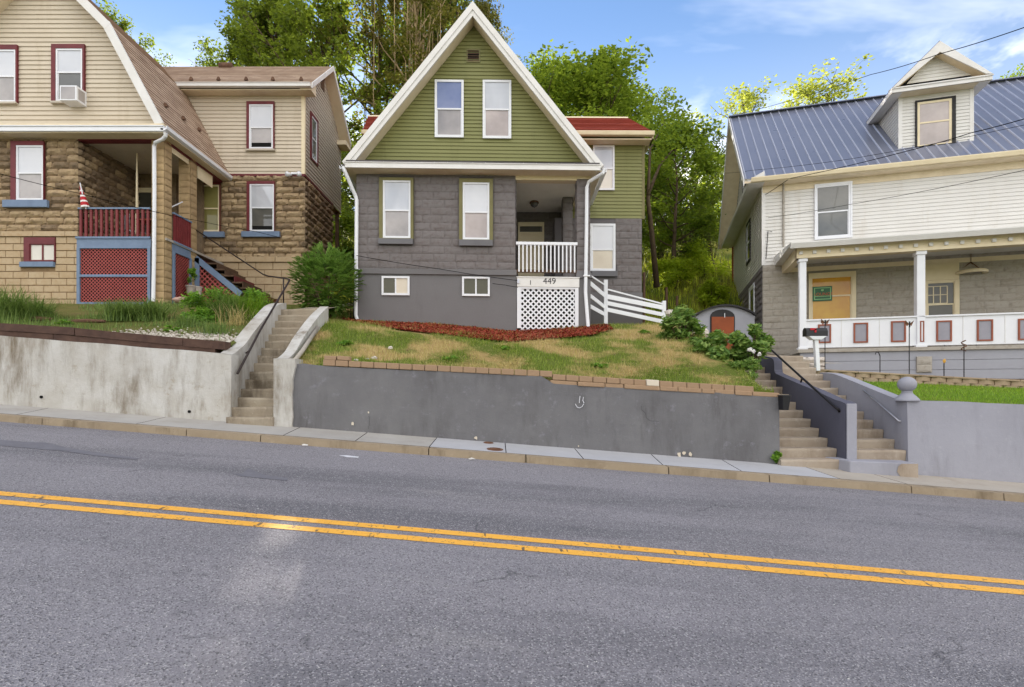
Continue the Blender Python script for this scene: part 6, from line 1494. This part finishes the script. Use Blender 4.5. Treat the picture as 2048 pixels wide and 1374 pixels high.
# leaning bare reddish trunk beside the olive wing
# far wood closing the hillside : nobody could count it
lf=LM(); r=random.Random(11)
for _ in range(330):
    x=r.uniform(-30,30); y=r.uniform(38,56); z=terr(x,y)+r.uniform(0,5.5); rad=r.uniform(1.0,2.2)
    for _ in range(75):
        o=rv(r); lf.leaf(V(x,y,z)+V(o.x*rad,o.y*rad,o.z*rad*.7),(V(0,-.2,1)+rv(r)).normalized(),.34,.24,r)
kind(lf.build('woods',MT['leaf_wood']),'stuff')
# understory bushes on the slope seen between the houses
def bush(px,py,d,rx,rz,label,mat,n=1500,ls=.15,cl=14,name='bush',cat='bush',group=None,stem=True,cr=.42):
    c=P(px,py,d); t=thing(name,V(c.x,c.y,c.z-rz),label,cat,group); lf=LM(); r=random.Random(int(px*7+py)); m=MB()
    for k in range(cl):
        o=rv(r).normalized()*r.uniform(.35,.8); cc=V(c.x+o.x*rx,c.y+o.y*rx*.8,c.z+o.z*rz)
        if stem: m.tube([V(c.x+o.x*.06,c.y+o.y*.06,c.z-rz-.1),V(c.x+o.x*rx*.4,c.y+o.y*rx*.3,c.z-rz*.45+o.z*.1),cc],[.022,.016,.006],5)
        for _ in range(n//cl):
            q=rv(r)*r.uniform(.5,1); p=cc+V(q.x*rx*cr,q.y*rx*cr,q.z*rz*cr); z=ls*r.uniform(.6,1.3); lf.leaf(p,(V(o.x*.6,o.y*.6,.8)+rv(r)*.8).normalized(),z,z*.5,r)
    lf.build('foliage',mat,t)
    if stem: m.build('stems',MT['bark'],t)
    return t
for i,(px,py,d,rx,rz,lb,mt) in enumerate([(690,470,25,1.3,1.6,'bright bush low in the gap right of the stone wing','leaf_b'),(700,400,28,1.6,1.8,'dark bush higher in the gap right of the stone wing','leaf_a'),
    (1372,430,27,2.0,2.0,'tall leafy bush filling the middle of the right gap','leaf_b'),(1325,400,28,1.7,1.9,'dense bush right against the olive siding','leaf_b'),(1425,450,28,1.6,2.0,'dense bush left of the white house back porch','leaf_a'),(1345,545,24,1.2,.9,'bright bush on the grassy slope beside the grey wing','leaf_wood'),(1415,520,26,1.5,1.5,'yellow-green bush on the slope left of the rust brown porch post','leaf_wood'),(1395,440,30,2,1.8,'dark green bush halfway up the slope in the right gap','leaf_a'),(1320,470,29,1.6,1.6,'leafy bush behind the reddish leaning trunk','leaf_b'),(1425,590,22,.9,.7,'bush just behind the arched shed','leaf_wood'),(695,520,22,.9,.8,'low bush behind the round yew','leaf_b')]):
    bush(px,py,d,rx,rz,lb,MT[mt],2200,.17,16,group='bushes on the slope behind the houses')
# leaning trunk
t=thing('tree',P(1312,560,21),'leaning bare reddish trunk with few leaves beside the grey wing','tree'); m=MB(); m.tube([P(1314,575,21),P(1304,470,20.6),P(1296,400,20.3),P(1300,300,21),P(1330,240,22)],[.12,.10,.08,.05,.02],9); m.tube([P(1296,390,20.3),P(1320,330,21),P(1345,300,21)],[.07,.05,.02],6); m.build('trunk',MT['bark'],t,smooth=True)
lf=LM(); r=random.Random(5)
for c,k in ((P(1330,240,22),420),(P(1345,300,21),300),(P(1318,275,21.4),240)):
    for _ in range(k): lf.leaf(c+rv(r)*1.1,(V(0,0,1)+rv(r)).normalized(),.19,.12,r)
lf.build('crown',MT['leaf_b'],t)
# round yew by the steps
c=P(654,568,14.3); t=thing('shrub',V(c.x,c.y,c.z-.95),'round dark green yew shrub between the stone wing and the grey house','shrub'); lf=LM(); r=random.Random(8); m=MB()
for k in range(9):
    o=rv(r).normalized(); m.tube([V(c.x+.1*o.x,c.y+.1*o.y,c.z-1.0),V(c.x+.3*o.x,c.y+.3*o.y,c.z-.4),V(c.x+.65*o.x,c.y+.6*o.y,c.z+.5*o.z)],[.03,.02,.008],5)
for k in range(1500):   # feathery sprays pointing outward and a little down
    o=rv(r).normalized(); k_=1+.22*noise.noise(o*1.8); s=r.uniform(.6,1.08)*k_
    base=V(c.x+o.x*.84*s,c.y+o.y*.75*s,c.z+o.z*.86*s+.02); d=(V(o.x,o.y,o.z*.5)+rv(r)*.5+V(0,0,.18)).normalized(); L=r.uniform(.09,.19)
    side=d.cross(V(0,0,1)); side=side.normalized() if side.length>.05 else V(1,0,0); up=side.cross(d)
    for i in range(15):
        q=i/15; sg=1 if i%2 else -1; p=base+d*L*q; tip=p+(d*.6+side*sg*.9-up*.0).normalized()*.075*(1.1-q*.5)
        n_=up*.008; kk=len(lf.v); w=d*.02; lf.v+=[tuple(p-w),tuple((p+tip)/2+w*1.1+n_),tuple(tip),tuple((p+tip)/2-w*1.1+n_)]; lf.f.append((kk,kk+1,kk+2,kk+3))
lf.build('foliage',MT['leaf_yew'],t); m.build('stems',MT['bark'],t)
# peonies at the right end of the lawn
bush(1362,654,12.6,.62,.56,'leafy green peony clump near the white board fence',MT['leaf_peony'],1900,.13,18,'shrub','shrub',cr=.32)
bush(1448,700,11.2,.86,.66,'large leafy peony with white buds overhanging the right stairs',MT['leaf_peony'],2600,.15,24,'shrub','shrub',cr=.27)
bush(1508,690,10.9,.5,.46,'arching leafy branch of the peony above the dark cheek wall',MT['leaf_peony'],1100,.13,13,'shrub','shrub',cr=.3)
bush(1488,738,10.3,.4,.24,'low leafy weed at the corner where the lawn meets the right stairs',MT['leaf_peony'],800,.09,9,'weed','weed',stem=False)
bush(1555,914,8.72,.11,.11,'small bright green weed at the foot of the long grey wall',MT['leaf_weed'],420,.07,8,'weed','weed',stem=False)
bush(1392,692,11.9,.35,.3,'low leafy clump between the two peonies',MT['leaf_peony'],1100,.11,10,'shrub','shrub')
lf=LM(); r=random.Random(15)
def ghit(px,py,lo=9.3,hi=30.,fn=None):
    d=lo; fn=fn or terr
    while d<hi:
        p=P(px,py,d)
        if p.z<=fn(p.x,p.y): return p
        d+=.02
    return P(px,py,hi)
# blades
def blades(rootfn,n,h0,h1,w,mat,name,bend=.5,seg=1,seed=1,parent=None,stuff=True):
    r=random.Random(seed); v=[];f=[]
    for _ in range(n):
        p=rootfn(r)
        if p is None: continue
        a=r.uniform(0,6.283); h=r.uniform(h0,h1); d=V(math.cos(a),math.sin(a),0); sd=V(-d.y,d.x,0)*w*r.uniform(.7,1.3)*.5; b=r.uniform(.1,1)*bend
        if seg==1:
            k=len(v); v+=[tuple(p-sd),tuple(p+sd),tuple(p+d*h*b+V(0,0,h))]; f.append((k,k+1,k+2))
        else:
            k=len(v)
            for i in range(seg):
                t=i/seg; c=p+d*h*b*t*t*1.3+d*h*.15*t+V(0,0,h*(t-.45*b*t*t*t)); q=sd*(1-t*.75); v+=[tuple(c-q),tuple(c+q)]
            t=1; c=p+d*h*b*1.3+d*h*.15+V(0,0,h*(1-.45*b-.12*b)); v.append(tuple(c))
            for i in range(seg-1): f.append((k+2*i,k+2*i+1,k+2*i+3,k+2*i+2))
            f.append((k+2*seg-2,k+2*seg-1,k+2*seg))
    me=bpy.data.meshes.new(name); me.from_pydata(v,[],f); me.materials.append(mat); me.update(); o=bpy.data.objects.new(name,me); COL.objects.link(o)
    if parent is not None: o.parent=parent; o.location=-world_loc(parent)
    elif stuff: kind(o,'stuff')
    return o
def mid_root(r):
    s,t=r.random(),r.random()**1.15; 
    if t>.75 and s<.86: return None
    p=f_mid(s,t)
    if noise.noise(V(p.x*1.1,p.y*1.1,4))<-.38: return None
    return p+V(0,0,-.01)
blades(mid_root,56000,.03,.13,.012,MT['blade_lawn'],'grass',.9,1,3)
blades(lambda r:fr_(r.random()**1.0*.75,r.random())+V(0,0,-.01),17000,.03,.075,.011,MT['blade_bright'],'grass',.7,1,4)
def left_root(r):
    s,t=r.uniform(.35,1),r.uniform(.0,.62); p=f_left(s,t)
    if t<.16 and p.x>-9.0 and r.random()<.8: return None
    if noise.noise(V(p.x*.8,p.y*.8,2))<-.1: return None
    return p
blades(left_root,19000,.06,.2,.014,MT['blade_green'],'grass',.6,1,5)
def hill_root(r):
    x,y=r.uniform(-9,12),18.6+r.random()**1.6*14; return V(x,y,terr(x,y)-.05)
blades(hill_root,16000,.25,.6,.03,MT['blade_hill'],'tall_grass',.6,1,6)
def clump(px,py,rx,h,n,mat,label,seed,w=.018,bend=.95,d=None,name='grass_clump',cat='ornamental grass',group=None):
    c=ghit(px,py) if d is None else P(px,py,d); t=thing(name,c,label,cat,group)
    blades(lambda r:c+V(r.gauss(0,rx*.35),r.gauss(0,rx*.28),-.03),n,h*.6,h*1.1,w,mat,'blades',bend,5,seed,t,False); return t
clump(20,640,.62,.88,620,MT['blade_green'],'large clump of arching green blades at the left edge above the timbers',1)
clump(78,640,.35,.62,320,MT['blade_green'],'smaller clump of arching green blades beside the basement blocks',2)
clump(248,642,.44,.62,420,MT['blade_green'],'arching green grass clump in front of the red lattice panel, left of the pair',3)
clump(305,642,.44,.66,440,MT['blade_green'],'arching green grass clump at the foot of the stone porch pillar, right of the pair',4)
clump(372,655,.22,.4,150,MT['blade_green'],'thin upright grass tuft left of the weedy bed',5,.012,.5)
clump(455,640,.5,.85,380,MT['blade_green'],'tall tangled grass in the weedy bed by the porch stairs',6,.016,.9)
clump(470,650,.4,.6,90,MT['blade_straw'],'dry straw-coloured blades in the middle of the weedy bed',7,.013,.9)
clump(510,640,.38,.8,260,MT['blade_bright'],'bright tall grass beside the white cheek wall',8,.015,.6)
clump(430,668,.45,.34,260,MT['blade_green'],'short dry grass along the gravel edge of the weedy bed',9,.011,.5)
bush(425,612,12.8,.72,.5,'leafy green weed in the bed left of the tall grass',MT['leaf_weed'],2000,.1,14,'weed','weed',stem=False)
bush(490,608,13.0,.66,.46,'leafy green weed right of the dry blades near the porch stairs',MT['leaf_weed'],1700,.1,12,'weed','weed',stem=False)
bush(398,634,12.2,.45,.3,'low leafy weed in front of the clay pots',MT['leaf_weed'],1300,.1,12,'weed','weed',stem=False)
bush(386,550,15.6,.18,.25,'leafy plant growing from the clay pot',MT['leaf_weed'],420,.09,8,'plant','plant',stem=False)
bush(810,690,12.3,.22,.06,'low dark green weed patch on the left of the lawn',MT['leaf_peony'],420,.07,8,'weed','weed',stem=False)
for px,py,lb in ((130,648,'small leafy weed behind the middle timber on the left bank'),(340,662,'small leafy weed at the gravel edge below the stone pillar'),(690,690,'small green weed in the bare patch at the left of the lawn'),(900,722,'small green weed near the edging blocks in the middle of the lawn'),(1290,668,'small green weed below the white board fence'),(1200,735,'small green weed above the right half of the edging blocks'),(1010,700,'small green weed in the dry grass below the lattice')):
    g_=ghit(px,py); bush(px,py-4,g_.y,.2,.07,lb,MT['leaf_weed'],260,.07,7,'weed','weed',stem=False)
lf=LM(); r=random.Random(2); c=P(507,606,13.0); t=thing('flower',c,'single yellow flower in the weedy bed by the white cheek wall','flower')
for k in range(26): lf.leaf(c+rv(r)*.045,(V(0,-1,.4)+rv(r)*.7).normalized(),.07,.05,r)
lf.build('petals',MT['flower_yellow'],t); m=MB(); m.tube([c,c+V(.05,.05,-.3)],.006,5); m.build('stem',MT['leaf_weed'],t)
for i,(px,py,d) in enumerate([(1460,683,11.2),(1500,699,10.9),(1507,703,10.85),(1519,708,10.8)]):
    lf=LM(); c=P(px,py,d-.25); t=thing('flower',c,'white bud among the peony leaves by the right stairs','flower','white peony buds')
    for k in range(22): lf.leaf(c+rv(r)*.035,(V(0,-.6,.7)+rv(r)).normalized(),.06,.05,r)
    lf.build('petals',MT['flower_white'],t); m=MB(); m.tube([c,c+V(.03,.06,-.25)],.005,5); m.build('stem',MT['leaf_peony'],t)
# dry mown straw lying on the lawn, in drifts
def straw():
    v=[];f=[]; r=random.Random(77); n=0
    while n<7500:
        s,t=r.random(),r.random()
        if t>.72 and s<.86: continue
        p=f_mid(s,t)
        if noise.noise(V(p.x*.62,p.y*.62,8))<r.uniform(-.1,.35): continue
        n+=1; a=r.uniform(0,6.28); l=r.uniform(.04,.11); d=V(math.cos(a)*l,math.sin(a)*l,r.uniform(-.01,.025)); q=V(-d.y,d.x,0).normalized()*.004; p=p+V(0,0,r.uniform(.02,.06)); k=len(v)
        v+=[tuple(p-q),tuple(p+q),tuple(p+d+q),tuple(p+d-q)]; f.append((k,k+1,k+2,k+3))
    me=bpy.data.meshes.new('dry_grass'); me.from_pydata(v,[],f); me.materials.append(MT['blade_straw']); me.update(); o=bpy.data.objects.new('dry_grass',me); COL.objects.link(o); kind(o,'stuff')
straw()
# mulch
outer=[(684,642),(720,648),(800,662),(860,668),(940,677),(1000,684),(1060,682),(1130,677),(1190,671),(1226,660)]
inner=[(690,636),(722,643),(800,650),(860,655),(940,661),(1000,664),(1060,661),(1130,657),(1185,640),(1216,640)]
op=[ghit(*q) for q in outer]; ip=[V(P(q[0],0,14.86).x,14.86,0) for q in inner]; ip[-1]=V(ip[-1].x+.0,15.7,0); ip[-2]=V(2.35,15.5,0)
def mul(s,t):
    k=min(int(s*(len(op)-1)),len(op)-2); f_=s*(len(op)-1)-k; a=op[k].lerp(op[k+1],f_); b=ip[k].lerp(ip[k+1],f_)
    x,y=lerp(a.x,b.x,t),lerp(a.y,b.y,t); return V(x,y,terr(x,y)+.03+.03*math.sin(math.pi*min(1,t*.9+.05))+.02*noise.noise(V(x*5,y*5,0)))
m=MB(); m.grid(mul,50,8); kind(m.build('mulch_bed',MT['mulch'],smooth=True),'structure')
v=[];f=[]; r=random.Random(21)
for _ in range(9000):
    s=r.random(); t=r.uniform(-.08,1); p=mul(s,max(0,t))+V(0,r.uniform(-.06,.0) if t<0 else 0,r.uniform(0,.02))
    a=V(r.gauss(0,1),r.gauss(0,1),r.gauss(0,.45)).normalized()*r.uniform(.015,.045); b=a.cross(V(r.gauss(0,.4),r.gauss(0,.4),1)).normalized()*r.uniform(.006,.014); k=len(v)
    v+=[tuple(p-a-b),tuple(p+a-b),tuple(p+a*.9+b),tuple(p-a*.8+b)]; f.append((k,k+1,k+2,k+3))
me=bpy.data.meshes.new('mulch'); me.from_pydata(v,[],f); me.materials.append(MT['mulch']); me.update(); o=bpy.data.objects.new('mulch',me); COL.objects.link(o); kind(o,'stuff')
# pebbles behind the timbers
m=MB(); r=random.Random(31)
for _ in range(850):
    px=r.uniform(190,462); X=Xat(px,9.5); X=min(X,-5.35); Y=9.5-T3*X+abs(r.gauss(0,.36)); X=min(X,stl(Y)-.3)
    z=terr(X,Y)+.02; s=r.uniform(.016,.034); m.blob((X,Y,z),s,s*.9,s*.6,r.random()*9,.4,5,3)
kind(m.build('gravel',MT['pebble']),'stuff')
def rock(px,py,rx,rz,label,mat,d=None,seed=1,name='rock',group=None,amp=.35,ry=None):
    c=P(px,py,d) if d else ghit(px,py+4); t=thing(name,c,label,'rock',group); m=MB(); m.blob((c.x,c.y,c.z+rz*.3),rx,ry or rx*.8,rz,seed,amp,12,8); m.build('stone_body',mat,t,smooth=False)
rock(362,603,.22,.09,'flat pinkish rock at the foot of the side lattice',MT['pink_rock'],14.6,3)
rock(196,624,.16,.1,'square yellowish stone block under the red lattice panel',MT['smooth_tan'],14.4,4,amp=.1)
rock(748,714,.07,.04,'larger pale stone among the soil at the left of the lawn',MT['rock_white'],None,5); rock(712,718,.05,.03,'small pale stone near the edging blocks, left of the bigger one',MT['rock_white'],None,6); rock(735,716,.045,.03,'small pale stone between the two others by the edging',MT['rock_white'],None,7); rock(781,693,.05,.035,'pale stone lying higher up on the left of the lawn',MT['rock_white'],None,8)
for i,(px,py,d,s,lb) in enumerate([(1352,640,15.5,.2,'white rock at the end of the board fence'),(1375,655,14.8,.22,'pale rock behind the peony clump'),(1403,668,14.,.2,'white rock left of the shed door'),(1418,690,13.4,.18,'low white rock under the peony'),(1340,628,16,.16,'small pale rock beside the end fence post')]): rock(px,py,s,s*.7,lb,MT['rock_white'],d,20+i,group='white rocks between the two houses')
t=thing('log',ghit(70,642),'weathered log lying behind the left timbers','log'); c=ghit(70,642); m=MB(); m.tube([c+V(-.35,0,.03),c+V(0,.05,.06),c+V(.3,.12,.05)],[.05,.06,.04],8); m.build('wood',MT['bark_red'],t)
t=thing('log',ghit(170,645),'flat grey log lying in the grass before the red lattice','log'); c=ghit(170,645); m=MB(); m.tube([c+V(-.4,0,.02),c+V(0,.02,.04),c+V(.45,.0,.03)],[.04,.05,.03],8); m.build('wood',MT['bark_red'],t)
def pot(px,py,d,r_,h,label):
    c=P(px,py,d); t=thing('plant_pot',c,label,'plant pot'); m=MB(); m.lathe(c,[(r_*.7,0),(r_*.95,h*.85),(r_*1.08,h*.86),(r_*1.08,h),(r_*.95,h),(r_*.9,h*.9),(.001,h*.88)],16); m.build('pot_body',MT['terracotta'],t,smooth=False)
pot(383,590,15.6,.15,.27,'pale clay pot with a plant beside the side lattice'); pot(398,590,15.4,.09,.24,'small grey pot next to the larger clay pot')
# hanging black planter at the wall end
t=thing('planter',P(1567,818,8.7),'black plastic planter hooked on the right end of the long grey wall','planter'); c=P(1566,820,8.72); m=MB(); w=.075
m.hexa([c+V(-.05,-.09,0),c+V(.05,-.09,0),c+V(.05,.09,0),c+V(-.05,.09,0),c+V(-.06,-.11,.23),c+V(.075,-.11,.23),c+V(.075,.11,.23),c+V(-.06,.11,.23)]); m.box(c.x-.07,c.x+.085,c.y-.12,c.y+.12,c.z+.23,c.z+.25); m.build('planter_body',MT['mailbox_black'],t,bevel=.008)
# litter by the kerb
for px,py,lb in ((610,892.5,'scrap of white litter against the kerb near the narrow steps'),(943,920,'crumpled white litter against the kerb below the utility covers'),):
    p=roadpix(px,py); t=thing('litter',p,lb,'litter'); m=MB(); m.blob((p.x,p.y,p.z+.015),.05,.02,.015,px,.6,7,5); m.build('scrap',MT['white'],t)
# dark iron plant stand left of the downspout
t=thing('plant_stand',P(700,638,15.2),'thin dark iron plant stand left of the grey house downspout','plant stand'); m=MB()
for dx in (-.06,.02,.1): b=P(700,640,15.2)+V(dx,0,0); m.tube([b,b+V(0,0,.95)],.012,6)
b=P(700,640,15.2); m.tube([b+V(-.06,0,.9),b+V(.1,0,.9)],.012,6); m.tube([b+V(-.06,0,.4),b+V(.1,0,.4)],.012,6); m.build('stand_frame',MT['black_metal'],t)
# slope posts (old fence stakes)
for i,(x,y0,y1,d) in enumerate([(1354,592,640,19.5),(1288,545,640,18.2),(1333,575,625,20)]): 
    t=thing('stake',P(x,y1,d),['weathered grey stake on the slope right of the board fence','tall thin stake at the corner of the grey wing','short dark stake behind the board fence'][i],'stake'); m=MB(); m.tube([P(x,y1+8,d),P(x,y0,d)],.05,7); m.build('shaft',MT['brown_wood'],t)
# ================================================================ overhead cables
def cable(label,pts,r=.007):
    w=[P(*q) for q in pts]; out=[]
    for a,b in zip(w,w[1:]):
        n=14; L=(b-a).length
        for i in range(n): q=i/n; out.append(a.lerp(b,q)+V(0,0,-.012*L*4*q*(1-q)*.6))
    out.append(w[-1]); t=thing('power_line',w[-1],label,'cable','overhead service cables'); m=MB(); m.tube(out,r,6); m.build('wire',MT['cable'],t,smooth=True)
cable('black cable crossing in front of the dormer gable up to the top right',[(2300,-30,9.),(2048,55,10.5),(1880,107.5,13),(1742,149,17),(1466,230,30)],.009)
cable('thick twisted black cable sagging over the metal roof to the house corner',[(2400,120,8.5),(2048,238,10.5),(1941,266,11.5),(1834,297,13),(1579.5,357,17.0),(1530,390,17.3)],.009)
cable('thin cable over the lower part of the metal roof',[(2400,170,9),(2048,250,11),(1700,318,14),(1503,340.6,17.1),(1450,346,20)],.005)
cable('thin cable crossing the white siding and upper window',[(2400,250,9),(2048,340.6,11.5),(1696,409.6,15.5),(1536.5,435.6,17.4)],.006)
cable('black cable crossing the brown block house front',[(-200,310,11.5),(0,347.7,12.5),(160,387,13.5),(303,422,14.3),(393,441,15.5),(512,463,17.2),(561,475,17.6)],.008)
cable('upper thin cable running across the grey block house to its number board',[(713,511,14.6),(880,538,14.65),(1034.5,561,14.68)],.008)
cable('lower thin cable across the grey foundation to the number board',[(985,567,14.65),(1010,570,14.66),(1036,574.5,14.68)],.008)
# ================================================================ sky, sun, camera
AZ,EL=math.radians(-15),math.radians(29)
w=bpy.data.worlds.new('World'); SC.world=w; w.use_nodes=True; nt=w.node_tree; nt.nodes.clear()
N=lambda t,**k:(lambda x:[setattr(x,a,b) for a,b in k.items()] and x or x)(nt.nodes.new(t))
L=nt.links.new
out=nt.nodes.new('ShaderNodeOutputWorld'); bg=nt.nodes.new('ShaderNodeBackground'); cl=nt.nodes.new('ShaderNodeBackground'); mx=nt.nodes.new('ShaderNodeMixShader')
sky=nt.nodes.new('ShaderNodeTexSky'); sky.sky_type='NISHITA'; sky.sun_disc=False; sky.sun_elevation=EL; sky.sun_rotation=AZ; sky.air_density=1.0; sky.dust_density=.0; sky.ozone_density=3.0
L(sky.outputs[0],bg.inputs[0]); bg.inputs[1].default_value=.076
cl.inputs[0].default_value=(1.0,.975,.945,1); cl.inputs[1].default_value=1.02
tc=nt.nodes.new('ShaderNodeTexCoord'); sp=nt.nodes.new('ShaderNodeSeparateXYZ'); L(tc.outputs['Generated'],sp.inputs[0])
def M(op,a,b=0.,c=0.,clamp=False):
    x=nt.nodes.new('ShaderNodeMath'); x.operation=op; x.use_clamp=clamp
    for i,v in enumerate((a,b,c)):
        if hasattr(v,'links'): L(v,x.inputs[i])
        else: x.inputs[i].default_value=v
    return x.outputs[0]
zz=M('MAXIMUM',sp.outputs[2],.02); inv=M('DIVIDE',1.,M('ADD',zz,.18))
cb=nt.nodes.new('ShaderNodeCombineXYZ'); L(M('MULTIPLY',sp.outputs[0],inv),cb.inputs[0]); L(M('MULTIPLY',sp.outputs[1],inv),cb.inputs[1])
def NZ(scale,detail,rough,stretch,loc=(0,0,0)):
    mp=nt.nodes.new('ShaderNodeMapping'); mp.inputs['Scale'].default_value=stretch; mp.inputs['Location'].default_value=loc; L(cb.outputs[0],mp.inputs[0])
    n=nt.nodes.new('ShaderNodeTexNoise'); n.inputs['Scale'].default_value=scale; n.inputs['Detail'].default_value=detail; n.inputs['Roughness'].default_value=rough; L(mp.outputs[0],n.inputs['Vector']); return n.outputs['Fac']
def SS(v,lo,hi):
    x=nt.nodes.new('ShaderNodeMapRange'); x.interpolation_type='SMOOTHSTEP'; x.inputs[1].default_value=lo; x.inputs[2].default_value=hi; L(v,x.inputs[0]); return x.outputs[0]
# broad bright cloud bank over the valley behind the photographer, thin cirrus ahead, white bank low on the horizon
back=SS(sp.outputs[1],.25,-.35)
bank=M('MULTIPLY',back,SS(NZ(1.1,7,.6,(1,1,1)),.36,.56))
cir=M('MULTIPLY',SS(NZ(1.3,6,.6,(.55,1.5,1),(3.1,.7,0)),.48,.78),.36)
low=M('MAXIMUM',M('MULTIPLY',SS(sp.outputs[2],.52,.36),SS(NZ(2.2,6,.6,(1,1,1),(1.2,4,0)),.36,.58)),M('MULTIPLY',SS(sp.outputs[2],.60,.25),.18))
m_=M('MAXIMUM',M('MAXIMUM',bank,cir),low,clamp=True)
L(m_,mx.inputs[0]); L(bg.outputs[0],mx.inputs[1]); L(cl.outputs[0],mx.inputs[2]); L(mx.outputs[0],out.inputs[0])
sd=V(math.sin(AZ)*math.cos(EL),math.cos(AZ)*math.cos(EL),math.sin(EL))
ld=bpy.data.lights.new('sun','SUN'); ld.energy=5.0; ld.angle=math.radians(.53); ld.color=(1,.93,.82)
lo=bpy.data.objects.new('sun',ld); COL.objects.link(lo); lo.rotation_euler=sd.to_track_quat('Z','Y').to_euler(); lo.location=(0,0,40)
cd=bpy.data.cameras.new('camera'); cd.sensor_width=36; cd.lens=36*F/2048; cd.shift_y=(HY-687)/2048; cd.clip_end=500; cd.clip_start=.05
co=bpy.data.objects.new('camera',cd); COL.objects.link(co); co.location=(0,0,CZ); co.rotation_euler=(math.radians(90),0,0); SC.camera=co
vs=SC.view_settings; SC.display_settings.display_device='sRGB'; vs.view_transform='Standard'; vs.look='None'; vs.gamma=1; vs.use_curve_mapping=False; vs.exposure=1.36
SC.cycles.max_bounces=7; SC.cycles.diffuse_bounces=3; SC.cycles.glossy_bounces=3; SC.cycles.transmission_bounces=4; SC.cycles.caustics_reflective=False; SC.cycles.caustics_refractive=False
SC.cycles.use_denoising=True
